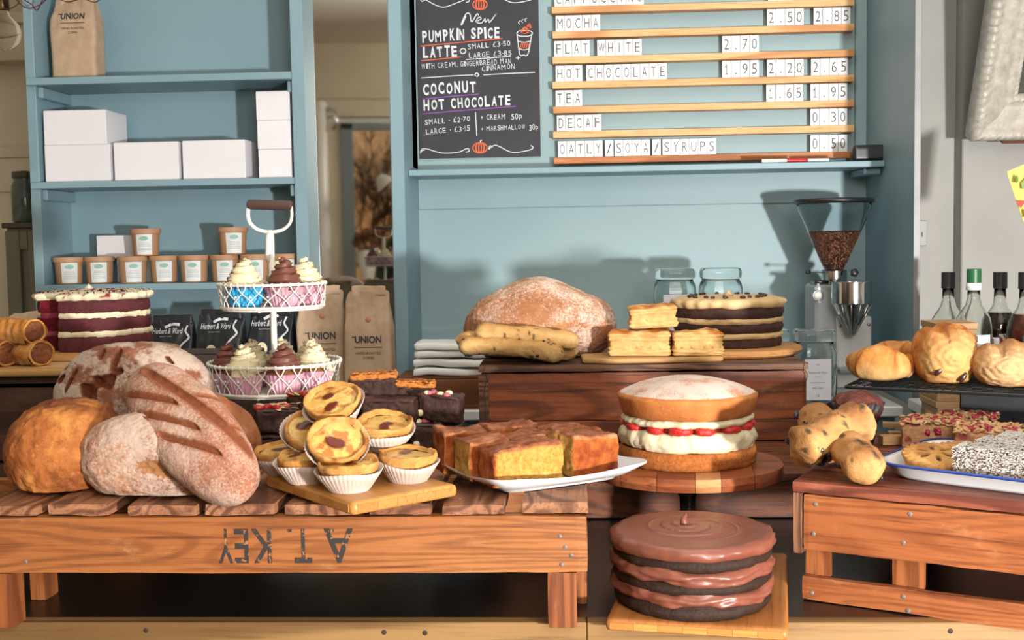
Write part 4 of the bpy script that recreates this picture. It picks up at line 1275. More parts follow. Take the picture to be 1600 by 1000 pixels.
# right orange crate, turned
RC_A = R(-27.2)
RCO = Vector((.300, 1.574, .9205))
RCW = wood('orange_crate_wood', '874a27', '9a5b34', '582814', 0, 1.0, 150, .5, .4, ringfac=.35, worn='ae7850')
RCT = wood('red_brown_crate_top', '74392a', '8a4e38', '4f231b', 0, 1.0, 110, .55, .35, worn='a86a4c')
RCV = wood('orange_crate_post', '8a4d29', '9a5d34', '5e3014', 2, 1.2, 90, .5, .4)
RCE = wood('crate_end_grain', '7a5038', '8f6446', '40261a', 2, 2.0, 40, .7, .8)
rc = thing('fruit_crate', 'orange wooden crate with an open slatted front at the right', 'crate', RCO, RC_A)
LR = .56
part('front_board', wob(.0125, LR, 0, .014, .071, .148, .003, 61, .0012, 60), RCW, rc)
part('front_slat', wob(.0105, LR, .002, .016, .0, .034, .003, 62, .001, 60), RCW, rc)
part('top_board', wob(-.002, LR, -.004, .085, .1495, .165, .003, 63, .0012, 60), RCT, rc)
part('top_board', wob(-.002, LR, .088, .18, .1495, .165, .003, 64, .0012, 60), RCT, rc)
part('top_board', wob(-.002, LR, .183, .275, .1495, .165, .003, 65, .0012, 60), RCT, rc)
part('top_board', wob(-.002, LR, .278, .365, .1495, .165, .003, 66, .0012, 60), RCT, rc)
part('top_board', wob(-.002, LR, .368, .45, .1495, .165, .003, 661, .0012, 60), RCT, rc)
part('corner_post', wob(-.001, .0115, 0, .06, .064, .1492, .002, 67, .001, 14), RCE, rc)
def rcu(px):
    """position along the crate front of the point seen at px"""
    d = ray(px, 880)
    ux, uy = cos(RC_A), sin(RC_A)
    # intersection of the ray with the front plane, in plan
    den = d.x * uy - d.y * ux
    t = (RCO.x * uy - RCO.y * ux) / den
    return (d.x * t - RCO.x) * ux + (d.y * t - RCO.y) * uy
for pa_, pb_ in ((1253, 1292), (1389, 1440)):
    part('post', wob(rcu(pa_), rcu(pb_), .0165, .032, 0, .1485, .002, pa_, .001, 16), RCV, rc)
part('post', wob(LR - .05, LR - .01, .0165, .032, 0, .1485, .002, 5, .001, 16), RCV, rc)
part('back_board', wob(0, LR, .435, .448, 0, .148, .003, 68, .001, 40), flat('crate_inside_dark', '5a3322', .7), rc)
for (px, py) in ((1274, 788), (1271, 834), (1421, 803), (1411, 848), (1268, 927), (1411, 933), (1419, 955)):
    d = ray(px, py); u = rcu(px)
    wpt = RCO + Vector((cos(RC_A), sin(RC_A), 0)) * u
    t = wpt.y / d.y
    z = CAMZ + d.z * t - RCO.z
    nail(rc, u, -.0002 if z > .07 else .0018, z, .0032)

# left dark crate
LCW = wood('left_crate_wood', '3a2418', '4a3022', '20130d', 0, .8, 26, .6, .5, worn='5a4232')
c3 = thing('dark_crate', 'very dark wooden crate at the left under the red velvet cake', 'crate', (-1.16, 1.965, .9205))
W3 = 1.16 - .672
part('front_board', wob(0, W3, 0, .016, .125, .255, .003, 71, .001, 50), LCW, c3)
part('front_board', wob(0, W3, 0, .016, 0, .122, .003, 72, .001, 50), LCW, c3)
part('top_board', wob(-.002, W3 + .003, -.004, .19, .262, .276, .003, 73, .001, 50), LCW, c3)
part('top_board', wob(-.002, W3 + .003, .193, .36, .262, .276, .003, 74, .001, 50), LCW, c3)
part('top_board', wob(-.002, W3 + .003, .363, .5, .262, .276, .003, 75, .001, 50), LCW, c3)
part('end_board', wob(W3 - .016, W3, .0165, .484, 0, .2615, .003, 76, .001, 20), LCW, c3)
part('end_board', wob(0, .016, .0165, .484, 0, .2615, .003, 77, .001, 20), LCW, c3)
part('back_board', wob(0, W3, .4845, .5, 0, .2615, .003, 78, .001, 20), LCW, c3)
part('binding_wire', tube(smoothline([(W3 - .02, -.008, .277), (W3 - .004, -.010, .262), (W3 - .002, -.010, .2), (W3 - .003, -.009, .1)], 24), .0008, 5), WIREM, c3)
# ------------------------------------------------------------------ food: shared builders
def pg(V, f=0, s=0, d=0):
    P = np.zeros((len(V), 3))
    P[:, 0], P[:, 1], P[:, 2] = s, f, d
    return P
def arc_solid(prof, a0, a1, seg, rfn=None):
    """wedge of revolution with its two cut faces; prof is a closed outline starting and ending on the axis"""
    V, Fc = lathe(prof, seg, rfn, a0, a1, caps=True)
    return V, Fc
def disc_profile(Rr, z0, z1, b=.004, n=5, bulge=.0):
    """outline of a cake layer from the axis at the bottom round to the axis on top"""
    p = [(0, z0), (Rr * .5, z0), (Rr - b * 2, z0)]
    h = z1 - z0
    for k in range(n + 1):
        t = k / n
        a = -pi / 2 + pi * t
        p.append((Rr - b + b * cos(a) + bulge * sin(pi * t), z0 + b * .6 * (1 - cos(pi * min(t * 2, 1) / 1)) / 2 * 0 + h * t))
    p += [(Rr - b * 2.5, z1 + b * .1), (Rr * .5, z1), (0, z1)]
    return p
def ring_noise(s, ampr, ampz, seed, zf=1.0):
    def f(T, I, r, z):
        P = np.stack([np.cos(T) * .1, np.sin(T) * .1, z * zf], -1).reshape(-1, 3)
        n1 = fbm(P, s, 4, seed).reshape(T.shape)
        n2 = fbm(P, s * .6, 3, seed + 31).reshape(T.shape)
        w = np.clip(r / r.max() * 1.4 - .4, 0, 1)
        return r + n1 * ampr * w, z + n2 * ampz * w
    return f
def cake_layer(name, par, Rr, z0, z1, m, seed, ampr=.0015, ampz=.001, b=.005, s=90, seg=140, n=6, bulge=0, dome=0, a0=0, a1=2 * pi, loc=(0, 0, 0), mats=None, zf=1.0):
    prof = [(0, z0)] + [(Rr * q, z0) for q in (.4, .8)]
    for k in range(n + 1):
        t = k / n
        prof.append((Rr - b * (1 - sin(pi * (.08 + .84 * t))) + bulge * sin(pi * t), z0 + (z1 - z0) * t))
    prof += [(Rr * q, z1 + dome * (1 - q ** 2.2)) for q in (.95, .88, .76, .62, .46, .3, .15, 0)]
    full = abs(a1 - a0 - 2 * pi) < 1e-6
    V, Fc = lathe(prof, seg, ring_noise(s, ampr, ampz, seed, zf), a0, a1, caps=not full)
    mb = MB()
    if full: mb.add((V, Fc))
    else:
        mb.add((V, Fc), mis=[0] * (len(Fc) - 2) + [1, 1])
    return mb.build(name, mats or m, par, loc, angle=50 if not full else None)

CRUST_TAN = bread('crust_tan', '663014', '9c5a2a', 'bd8040', amt=.08, s=16, flour='e2c8a4', dark='562410')
CRUST_FLOUR = bread('crust_floury', '7d452a', '98603d', 'ae7a55', amt=.40, s=15, slash='9a6a40', flour='c2b0a2', dark='6b3520')
CRUST_BLOOM = bread('crust_bloomer', '84503a', '975f45', 'a46e52', amt=.50, s=11, slash='84482a', flour='c4b0a0', fs=300, fcap=.62)
CRUST_RYE = bread('crust_rye', '6b3a26', '80503a', '8d6048', amt=.30, s=22, slash='683018', flour='b9ab9c', fs=180, bstr=.8)
CRUST_LOAF = bread('crust_large_loaf', '8a5536', 'a06c48', 'b0805c', amt=.40, s=13, slash='b8763c', flour='dccabc')

def rest(o, z):
    """lower or lift a one-mesh thing until it stands on height z"""
    m3 = np.array(o.rotation_euler.to_matrix())
    co = np.array([v.co for v in o.data.vertices])
    o.location.z = z - (co @ m3.T)[:, 2].min()
    return o
def loaf(name, label, cat, loc, half, rot, m, seed, k=2.3, n=56, amp=.012, fine=.0015, flatb=.75, fn=None, group=None, s=14):
    """superellipsoid loaf resting on a flattened base; loc is the centre"""
    V, Fc = squad(n, k)
    D = V.copy()
    V = V * np.array(half)
    big = fbm(V, s * .7, 2, seed)
    fi = fbm(V, 90, 4, seed + 3)
    l = np.linalg.norm(V, axis=1, keepdims=True)
    V = V + D * (big[:, None] * amp + fi[:, None] * fine)
    P = np.zeros((len(V), 3))
    if fn: V, P = fn(V, P, D)
    zb = -half[2] * flatb
    V[:, 2] = np.where(V[:, 2] < zb, zb + (V[:, 2] - zb) * .08, V[:, 2])
    o = MB().add((V, Fc), pat=P).build(name, m, None, loc, rot)
    return tag(o, label, cat, group)

# 1 tan round loaf, far left front
def f1(V, P, D):
    a = fbm(V, 20, 4, 77)
    P[:, 2] = np.clip(sstep(-.15, .45, fbm(V, 14, 4, 5)) * sstep(-.2, .7, D[:, 2]) * .75, 0, .75)
    ridge = np.exp(-((V[:, 0] - .045 - .2 * V[:, 2]) / .006) ** 2) * sstep(.0, .5, D[:, 2])
    V[:, 2] += ridge * .006
    P[:, 0] = np.clip(sstep(.4, .9, D[:, 0]) * .25, 0, 1)
    return V, P
q = onz(55, 786, 1.085)
rest(loaf('round_loaf', 'smooth golden brown round loaf at the far left end of the pallet', 'bread', (q.x - .004, q.y + .112, 1.0855 + .051), (.078, .080, .071), (0, 0, .3), CRUST_TAN, 3, 2.2, fn=f1, flatb=.70, amp=.007, fine=.0022), 1.0872)
# 2 floury oval loaf
def f2(V, P, D):
    x, z = V[:, 0], V[:, 2]
    c = np.exp(-(((z + .004 + .15 * (x - .03)) / .009) ** 2)) * sstep(-.01, .03, x) * sstep(.3, -.2, D[:, 1])
    V[:, 1] += c * .006
    V += D * (c * fbm(V, 160, 3, 8))[:, None] * .004
    P[:, 0] = np.clip(c * 1.6, 0, 1)
    P[:, 1] = .1 + .25 * sstep(-.5, .6, -D[:, 1])
    c2 = np.exp(-((z - .03 + .3 * x) / .004) ** 2) * sstep(.0, .05, x)
    V[:, 2] -= c2 * .004
    return V, P
q = onz(235, 784, 1.085)
rest(loaf('floury_loaf', 'floury oval loaf with a split side lying in front of the cracked loaf', 'bread', (q.x - .012, q.y + .067, 1.0855 + .0445), (.106, .062, .058), (0, 0, -.12), CRUST_FLOUR, 9, 2.5, fn=f2, flatb=.76, amp=.006), 1.0872)
# 3 cracked rye loaf standing on edge behind
def f3(V, P, D):
    # local: disc with its dome facing -y
    x, z = V[:, 0], V[:, 2]
    w = fbm(np.stack([x, z * 0, z], 1), 24, 4, 5)
    cr = sstep(-.1, .25, w * .8 + 1.15 * np.exp(-((z - .006 + .30 * x) / .032) ** 2) - .75) * sstep(.1, .5, -D[:, 1])
    isl = sstep(.18, .3, fbm(V, 34, 2, 99))
    cr = cr * (1 - .9 * isl * sstep(.0, .5, cr))
    for cx, cz, an, L, wd in ((-.040, .070, -.3, .008, .0035), (-.015, .058, -.15, .020, .004), (.065, .058, .7, .008, .002), (-.085, .03, -.5, .02, .003)):
        u = (x - cx) * cos(an) + (z - cz) * sin(an)
        v = -(x - cx) * sin(an) + (z - cz) * cos(an)
        g = np.exp(-(u / wd) ** 2) * sstep(L * 1.2, L * .7, np.abs(v + .002 * np.sin(u * 600)))
        cr = np.maximum(cr, g)
    rgh = fbm(V, 110, 4, 12)
    V[:, 1] += cr * .008 + cr * rgh * .006
    P[:, 0] = np.clip(cr * 1.5, 0, 1)
    P[:, 1] = .62 * (1 - P[:, 0]) * sstep(-.6, .3, fbm(V, 30, 3, 3) + .3)
    return V, P
q = at(208, 650, 1.76)
rest(loaf('cracked_rye_loaf', 'large flour dusted round loaf with deep cracks standing on edge behind', 'bread', (q.x, 1.765, 1.085 + .083), (.128, .060, .093), (R(-14), 0, .08), CRUST_RYE, 21, 2.15, n=84, fn=f3, flatb=1.2, amp=.004, fine=.001), 1.0872)
# 4 slashed bloomer leaning across the others
def f4(V, P, D):
    # long axis x (from top end -x to foot +x), broad face -y
    x, z = V[:, 0], V[:, 2]
    face = sstep(.05, .45, -D[:, 1])
    g = np.zeros(len(V))
    spine = np.abs(z - (.020 + .02 * np.sin(x * 9 + .4)))
    g = np.maximum(g, np.exp(-(spine / .0065) ** 2) * sstep(-.155, -.10, x) * sstep(.15, .11, x))
    for x0, dz in ((-.075, 1), (-.015, 1), (.04, 1)):
        t = (z - .012) / -.050
        cv = np.abs(x - (x0 + .055 - .10 * np.clip(t, 0, 1.2)) ) 
        g = np.maximum(g, np.exp(-(cv / .011) ** 2) * sstep(-.02, .08, t) * sstep(1.05, .8, t))
    t = (z - .03) / .035
    for x0 in (-.02, .05):
        cv = np.abs(x - (x0 + .03 * t))
        g = np.maximum(g, .8 * np.exp(-(cv / .006) ** 2) * sstep(.0, .2, t) * sstep(1.1, .8, t))
    g = g * face
    V[:, 1] += g * .0045
    edge = np.exp(-((g - .35) / .18) ** 2) * face
    V[:, 1] -= edge * .0022
    P[:, 0] = np.clip(g * 1.3, 0, 1)
    P[:, 1] = .10
    return V, P
pa_, pb_ = at(238, 612, 1.585), at(366, 762, 1.435)
d = (pb_ - pa_)
L = d.length
mid = (pa_ + pb_) / 2
xa = d.normalized()
yv = -(Vector((0, 0, CAMZ)) - mid).normalized()          # broad face turned towards the room
yv = (yv - xa * yv.dot(xa)).normalized()
za = xa.cross(yv)
Mx = Matrix((xa, yv, za)).transposed()
o = loaf('slashed_bloomer', 'long floury loaf with leaf shaped slashes leaning across the other bread', 'bread', mid, (L / 2 + .036, .036, .053), (0, 0, 0), CRUST_BLOOM, 33, 2.5, n=84, fn=f4, flatb=3, amp=.004, fine=.0008)
o.rotation_euler = Mx.to_euler()
rest(o, 1.0872)
def f5(V, P, D):
    P[:, 1] = -.1
    return V, P
q = at(312, 700, 1.68)
rest(loaf('brown_bloomer', 'plain brown long loaf mostly hidden behind the slashed leaning one', 'bread', (q.x, 1.67, 1.0855 + .062), (.100, .045, .055), (0, R(24), -.1), CRUST_FLOUR, 41, 2.4, n=40, fn=f5, flatb=3, amp=.005), 1.0872)

# ------------------------------------------------------------------ red velvet cake and board
BOARD = wood('pale_board_wood', 'a87646', 'b78753', '875a30', 0, .8, 20, .45, .15)
BOARD2 = wood('beech_board_wood', 'b58a58', 'c29a66', '957040', 0, .8, 14, .45, .15)
c = onz(150, 549, 1.216)
rvx, rvy = at(150, 540, 2.31).x, 2.31
bt = 1.1975
o = MB().add(lathe([(0, 0), (.155, 0), (.163, .004), (.165, .009), (.162, .015), (.157, .017), (0, .017)], 72)).build('round_board', BOARD, None, (rvx + .012, 2.285, bt), (0, 0, .3), angle=40)
tag(o, 'round pale wooden board under the red velvet cake', 'board')
RV_OUT = crumb('velvet_crust', '4a2226', '5c2d30', None, 160, .7)
RV_IN = crumb('velvet_inside', '43080f', '6c0f1a', None, 150, 1.2)
CC = crumb('cream_cheese_frosting', 'cbbf9f', 'd8ceb2', '7a1a20', 60, .4, .5, .3, .002)
rv = thing('red_velvet_cake', 'tall red velvet layer cake with white frosting and a slice missing', 'cake', (rvx, rvy, bt + .0175))
Rv = .113
A0, A1 = R(-90 - 15), R(-90 - 47 + 360)
hs_ = [(0, .030), (.0385, .066), (.0745, .101)]
for k, (z0, z1) in enumerate(hs_):
    cake_layer('sponge_layer', rv, Rv - .002 * k, z0, z1, None, 5 + k, .0012, .0008, a0=A0, a1=A1, mats=[RV_OUT, RV_IN], b=.004, seg=120)
for k, (z0, z1) in enumerate(((.0285, .040), (.0645, .076))):
    cake_layer('frosting_layer', rv, Rv - .001 - .003 * k, z0, z1, None, 15 + k, .0035, .0016, a0=A0, a1=A1, mats=[CC, crumb('pink_frosting_cut%d' % k, '7c2a34', '9c5058', None, 60)], b=.003, s=130, seg=140, zf=.4)
V, Fc = lathe([(0, .1005), (Rv * .8, .1005), (Rv - .004, .1005), (Rv + .001, .103), (Rv + .003, .108), (Rv - .001, .1125), (Rv - .01, .1145)] + [(Rv * q, .1145 + .004 * (1 - q)) for q in (.8, .68, .56, .44, .3, .18, .08, 0)], 150, lambda T, I, r, z: (r + (I > 1) * (I < 6) * .0025 * np.sin(T * 23 + 2 * np.sin(T * 5)) * (I % 3), z + (I > 5) * .0014 * np.sin(r * 500 + 2 * np.sin(T * 3)) + (I > 4) * .0012 * np.sin(T * 17 + r * 90)), A0, A1, caps=True)
sp_ = pg(V, s=np.where((V[:, 2] > .105), sstep(.42, .5, fbm(V, 160, 2, 7)), 0))
MB().add((V, Fc), pat=sp_).build('top_frosting', CC, rv)
m = MB()
r_ = random.Random(4)
cv, cf = squad(2, 2)
for k in range(240):
    rr_ = .02 + .09 * sqrt(r_.random()); th = r_.uniform(A0, A1)
    m.add((cv * r_.uniform(.0006, .0018), cf), loc=(rr_ * cos(th), rr_ * sin(th), .1155 + .004 * (1 - rr_ / Rv)))
for k in range(60):
    t = r_.random(); th = A1 + .02; rr_ = .03 + .08 * t
    m.add((cv * r_.uniform(.0008, .0022), cf), loc=(rr_ * cos(th) + r_.uniform(0, .006), rr_ * sin(th), r_.choice([.001, .041, .077]) + .001))
tag(m.build('velvet_crumbs', RV_IN, rv), kind='stuff')
MB().add(lathe([(0, 0), (.009, 0), (.0075, .004), (.003, .009), (0, .013)], 14, lambda T, I, r, z: (r * (1 + .2 * np.sin(4 * T)), z))).build('piped_peak', CC, rv, (-.01, 0, .1178))

# crumpled kraft bag behind the cake
q = at(46, 500, 2.43)
m = rbox(.075, .05, .085, .02, 14, 10, 14)
V, Fc = m
n = fbm(V, 38, 3, 8)
V = V + np.stack([fbm(V, 30, 2, 2), fbm(V, 34, 2, 3), fbm(V, 30, 2, 4) * .5], 1) * .010 * sstep(0, .02, V[:, 2])[:, None]
V[:, 0] += .10 * np.clip(V[:, 2] - .05, 0, 1); V[:, 1] *= 1 - .7 * sstep(.04, .09, V[:, 2])
V[:, 2] = np.maximum(V[:, 2], 0)
MB_ = MB().add((V, Fc)).build('crumpled_paper_bag', KRAFT, None, (q.x - .01, 2.43, bt + .0005))
tag(MB_, 'small crumpled brown paper bag behind the left of the red velvet cake', 'paper bag')

# sausage rolls on a board
sb = onz(335, 575, 1.21)
o = MB().add((lambda v: (np.array(v[0]), v[1]))(rbox(.44, .12, .014, .006, 40, 16, 3))).build('chopping_board', BOARD2, None, (-1.03, 1.992, bt + .0002), (0, 0, .02))
tag(o, 'pale wooden board under the sausage rolls at the left edge', 'board')
PUFF = bread('puff_pastry', '9c6024', 'b87d3c', 'cda068', slash='cfae78', amt=.02, s=26, flour='ead8b0', dark='7d4419', bs=420, bstr=.7)
MEAT = crumb('sausage_meat', '6b3a20', '8a5434', None, 240, 1.0, .6)
def sausage_roll(loc, rot, label, seed, L=.115, r=.0235):
    t = thing('sausage_roll', label, 'sausage roll', loc, rot, 'sausage rolls on the board')
    # spiral wrapped pastry along x
    def fn(u, v):
        a = v * 2 * pi
        rr_ = r * (1 + .05 * np.sin(3 * a + seed) + .035 * np.sin(u * 40 + 6 * np.sin(a + seed)))
        y = rr_ * np.cos(a) * 1.08
        z = rr_ * np.sin(a) * .92
        lap = np.exp(-((a - 4.1) / .25) ** 2) * .004
        return (u - .5) * L, y * (1 + lap / r), z * (1 + lap / r)
    V, Fc = grid(34, 40, fn, cv=True)
    V = V + np.stack([V[:, 0] * 0, V[:, 1], V[:, 2]], 1) / r * (fbm(V, 70, 3, seed) * .0022)[:, None]
    d_ = sstep(.1, .7, fbm(V * np.array([1, 1, 1]), 30, 3, seed + 2)) * .55
    Pq = pg(V, s=sstep(-.2, -.9, V[:, 2] / r) * .6, d=d_)
    mb = MB().add((V, Fc), pat=Pq)
    # rim at the ends
    for e_ in (-1, 1):
        pts = [(e_ * L / 2, r * .95 * cos(a) * 1.06, r * .95 * sin(a) * .92) for a in [k * 2 * pi / 30 for k in range(30)]]
        mb.add(rough(tube(pts, .0024, 6, closed=True), 120, .0012, 2, seed))
    mb.build('pastry', PUFF, t)
    for e_ in (-1, 1):
        V, Fc = squad(12, 2.2)
        V = V * np.array([.004, r * .90, r * .80])
        V, Fc = rough((V, Fc), 160, .0022, 3, seed)
        MB().add((V, Fc)).build('sausage_filling', MEAT, t, (e_ * (L / 2 - .001), 0, 0))
    return t
zb_ = bt + .0145
q = at(14, 562, 1.985); sausage_roll((q.x - .052, 2.01, zb_ + .0225), (0, 0, R(-28)), 'sausage roll at the bottom left, cut off by the edge', 1)
q = at(66, 552, 1.985); sausage_roll((q.x - .050, 2.012, zb_ + .0225), (0, 0, R(-30)), 'sausage roll at the bottom right, nearest the cracked loaf', 4)
q = at(50, 522, 1.985); sausage_roll((q.x - .05, 2.012, zb_ + .0625), (0, R(2), R(-24)), 'sausage roll lying on top of the other two', 8)
# ------------------------------------------------------------------ cupcake stand
PTZ = 1.0865                                  # top of the pallet slats
sp = at(434, 560, 1.90)
SX, SY = sp.x, 1.88
WW = paint('cream_enamel_wire', 'c9c4b8', 'd6d2c8', .4, 200, .1)
PURP = flat('dark_wooden_grip', '43302b', .5)
st = thing('cupcake_stand', 'two tier white wire cupcake stand with a dark wooden grip', 'cake stand', (SX, SY, PTZ))
zU0 = at(434, 478, SY).z - PTZ; zU1 = zU0 + .037
zL0 = at(434, 607, SY).z - PTZ; zL1 = zL0 + .045
zF = at(437, 362, SY).z - PTZ; zT = at(435, 322, SY).z - PTZ
RU, RL = .087, .108
MB().add(tube([(0, 0, .004), (0, 0, zF)], .0052, 12)).build('pole', WW, st)
MB().add(lathe([(0, 0), (.055, 0), (.056, .003), (.02, .006), (.008, .02), (0, .02)], 32)).build('foot', WW, st)
def bask(R0, R1, z0, z1, nz, name):
    m = MB()
    ring = lambda r, z: [(r * cos(k * 2 * pi / 64), r * sin(k * 2 * pi / 64), z) for k in range(64)]
    b = MB()
    for r, z, w in ((R1, z1, .0024), (R0, z0, .0026), (R0 * .97, z0 - .004, .0016)):
        b.add(tube(ring(r, z), w, 7, closed=True))
    o = b.build(name, WW, st)
    wv = MB()
    N = nz
    for s in (0, 1):
        for k in range(N):
            a0 = (k + .5 * s) * 2 * pi / N
            pts = []
            for i in range(9):
                t = i / 8
                # straight, cross, straight : chicken-wire twist
                a = a0 + (1 if s else -1) * (pi / N) * (.5 - .5 * cos(pi * t)) * 2 * (1 if s else 1)
                r = R0 + (R1 - R0) * t + .0009 * sin(pi * t * 2) * (1 if s else -1)
                pts.append((r * cos(a), r * sin(a), z0 + (z1 - z0) * t))
            wv.add(tube(pts, .00105, 5))
    tag(wv.build('woven_wire', WW, o), kind='stuff')
    kn = MB()
    sv, sf = squad(2, 2)
    for k in range(N * 2):
        a = k * pi / N
        for r, z, sz in ((R1, z1, .0038), (R0, z0, .0034)):
            kn.add((sv * sz * np.array([.8, .8, 1]), sf), loc=(r * cos(a), r * sin(a), z))
        if k % 2: kn.add((sv * .0022, sf), loc=((R0 + R1) / 2 * cos(a + pi / N / 2), (R0 + R1) / 2 * sin(a + pi / N / 2), (z0 + z1) / 2))
    tag(kn.build('wire_knots', WW, o), kind='stuff')
    MB().add(lathe([(0, z0 - .0035), (R0 * .985, z0 - .0035), (R0 * .985, z0 - .0015), (0, z0 - .0015)], 48)).build('tray_plate', WW, o)
    sk = MB()
    for k in range(3):
        a = k * 2 * pi / 3 + .5
        sk.add(tube([(0, 0, z0 - .005), (R0 * cos(a), R0 * sin(a), z0 - .005)], .0018, 6))
    tag(sk.build('support_wires', WW, o), kind='stuff')
bask(RU - .004, RU, zU0, zU1, 19, 'upper_basket')
bask(RL - .007, RL, zL0, zL1, 24, 'lower_basket')
hw = .036
MB().add(tube(smoothline([(-hw, 0, 0), (-hw * 1.03, 0, (zF - zT) * .35), (-hw * .94, 0, (zF - zT) * .65), (-hw * .66, 0, (zF - zT) * .88), (-hw * .3, 0, (zF - zT) * .98), (0, 0, zF - zT), (hw * .3, 0, (zF - zT) * .98), (hw * .66, 0, (zF - zT) * .88), (hw * .94, 0, (zF - zT) * .65), (hw * 1.03, 0, (zF - zT) * .35), (hw, 0, 0)], 60), .0036, 8, flat=.7)).add(tube([(0, 0, zF - zT - .05), (0, 0, zF - zT - .04), (0, 0, zF - zT - .01), (0, 0, zF - zT + .003)], [.0052, .007, .0068, .003], 10)).build('handle_fork', WW, st, (0, 0, zT), (0, R(2.5), R(-4)))
MB().add(tube([(-hw - .002, 0, 0), (-hw, 0, 0), (-hw + .002, 0, 0), (hw - .002, 0, 0), (hw, 0, 0), (hw + .002, 0, 0)], [.0055, .0078, .008, .008, .0078, .0055], 16)).build('wooden_grip', PURP, st, (0, 0, zT + .002), (0, R(2.5), R(-4)), angle=40)

# ------------------------------------------------------------------ cupcakes
CHOCF = crumb('chocolate_buttercream', '5a3228', '6c4034', None, 60, .25, .45, .35)
VANF = crumb('vanilla_buttercream', 'c8bb95', 'd4c8a6', None, 60, .25, .45, .3)
def case_mat(n, a, b): return paint(n, a, b, .5, bstr=0, ns=30)
PINKC = case_mat('pink_paper_case', 'ae7f8e', 'bb8f9c')
BLUEC = case_mat('blue_paper_case', '1583b5', '2a98c8')
SPONGE = crumb('cupcake_sponge', '6b4026', '845434', None, 160)
def cupcake_mesh(frost, seed):
    def pleat(T, I, r, z):
        return r * (1 + .035 * np.sign(np.sin(T * 26)) * np.abs(np.sin(T * 26)) ** .6 * (I > 0)), z
    case = MB().add(lathe([(0, .0), (.0225, 0), (.0235, .0015), (.0325, .0355), (.0318, .0355), (.0228, .003)], 26 * 6, pleat))
    # piped swirl: a rope of frosting winding up a cone, fluted
    turns, N = 4.2, 230
    m = MB()
    V, Fc = [], []
    seg = 20
    rr = random.Random(seed)
    for i in range(N):
        t = i / (N - 1)
        a = t * turns * 2 * pi + seed
        Rc = .0215 * (1 - t) ** .75 * (1 + .03 * sin(a * 3.1))
        z = .036 + .048 * t ** .95
        rad = .0125 * (1 - t * .62) * min(1, (1 - t) * 14 + .08) * min(1, t * 30 + .3)
        for k in range(seg):
            b = 2 * pi * k / seg
            fl = 1 + .17 * cos(b * 6 + a * 1.6)
            cr, cz = cos(b) * rad * fl, sin(b) * rad * fl * .82
            V.append(((Rc + cr) * cos(a), (Rc + cr) * sin(a), z + cz))
    for i in range(N - 1):
        for k in range(seg):
            k2 = (k + 1) % seg
            Fc.append((i * seg + k, i * seg + k2, (i + 1) * seg + k2, (i + 1) * seg + k))
    V = np.array(V)
    V = V + np.stack([fbm(V, 60, 2, seed + k) for k in range(3)], 1) * .0012
    m.add((V, Fc))
    m.add(lathe([(0, .034), (.026, .0345), (.024, .045), (.012, .066), (0, .078)], 24))
    return case.mesh('paper_case', PINKC), m.mesh('frosting', frost)
cases = {}
def cupcake(loc, frost, case, sprk, label, seed, s=1.0):
    key = (frost.name, case.name, seed % 3)
    if key not in cases:
        c_, f_ = cupcake_mesh(frost, seed % 3)
        c_.materials.clear(); c_.materials.append(case)
        cases[key] = (c_, f_)
    c_, f_ = cases[key]
    t = thing('cupcake', label, 'cupcake', loc, (0, 0, seed * 1.3), 'cupcakes on the wire stand')
    t.scale = (s, s, s)
    link('paper_case', c_, t); fo = link('frosting', f_, t)
    MB().add(lathe([(0, .034), (.031, .034), (.0315, .037), (.026, .041), (0, .041)], 24)).build('sponge', SPONGE, t)
    if sprk:
        r_ = random.Random(seed)
        m = MB()
        Vf = np.array([v.co for v in f_.vertices])
        for k in range(90 if sprk == 1 else 22):
            p = Vf[r_.randrange(len(Vf) - 300)]
            v, f2 = cbox(-.0011, .0011, -.0004, .0004, -.0004, .0004, 0)
            m.add((v, f2), loc=p * 1.012 + np.array([0, 0, .0003]), rot=(r_.uniform(0, 6), r_.uniform(0, 6), r_.uniform(0, 6)))
        tag(m.build('sprinkles', flat('red_brown_sprinkle', '6b1f1c', .5), t, smooth=False), kind='stuff')
    return t
def ring_pos(px, py, off, z):
    """centre of a cupcake standing at px, off metres behind the stand pole"""
    return (SX + px, SY + off, PTZ + z)
zu, zl = zU0 - .0012, zL0 - .0012
K = .96
cupcake(ring_pos(-.034, 0, -.040, zu), VANF, BLUEC, 0, 'cupcake with plain cream swirl in a bright blue case', 1, K)
cupcake(ring_pos(.031, 0, -.042, zu), CHOCF, PINKC, 0, 'chocolate swirl cupcake at the front of the upper basket', 2, K)
cupcake(ring_pos(-.053, 0, .014, zu), CHOCF, PINKC, 0, 'chocolate cupcake at the left back of the upper basket', 3, .93)
cupcake(ring_pos(.053, 0, .010, zu), VANF, PINKC, 1, 'cream cupcake with red sprinkles at the right of the upper basket', 4, K)
cupcake(ring_pos(.0, 0, .054, zu), VANF, PINKC, 2, 'cream cupcake behind the pole in the upper basket', 5, .93)
cupcake(ring_pos(-.068, 0, -.032, zl), CHOCF, PINKC, 0, 'chocolate cupcake at the left of the lower basket', 6, K)
cupcake(ring_pos(-.032, 0, -.068, zl), VANF, PINKC, 1, 'sprinkled cream cupcake at the front left of the lower basket', 7, K)
cupcake(ring_pos(.032, 0, -.066, zl), CHOCF, PINKC, 0, 'chocolate cupcake at the front right of the lower basket', 8, K)
cupcake(ring_pos(.071, 0, -.022, zl), VANF, PINKC, 1, 'cream cupcake with few sprinkles at the right of the lower basket', 9, K)
cupcake(ring_pos(.050, 0, .044, zl), VANF, PINKC, 1, 'sprinkled cream cupcake at the back right of the lower basket', 10, K)
cupcake(ring_pos(.0, 0, .048, zl), VANF, PINKC, 0, 'plain cream cupcake just behind the pole in the lower basket', 11, K)
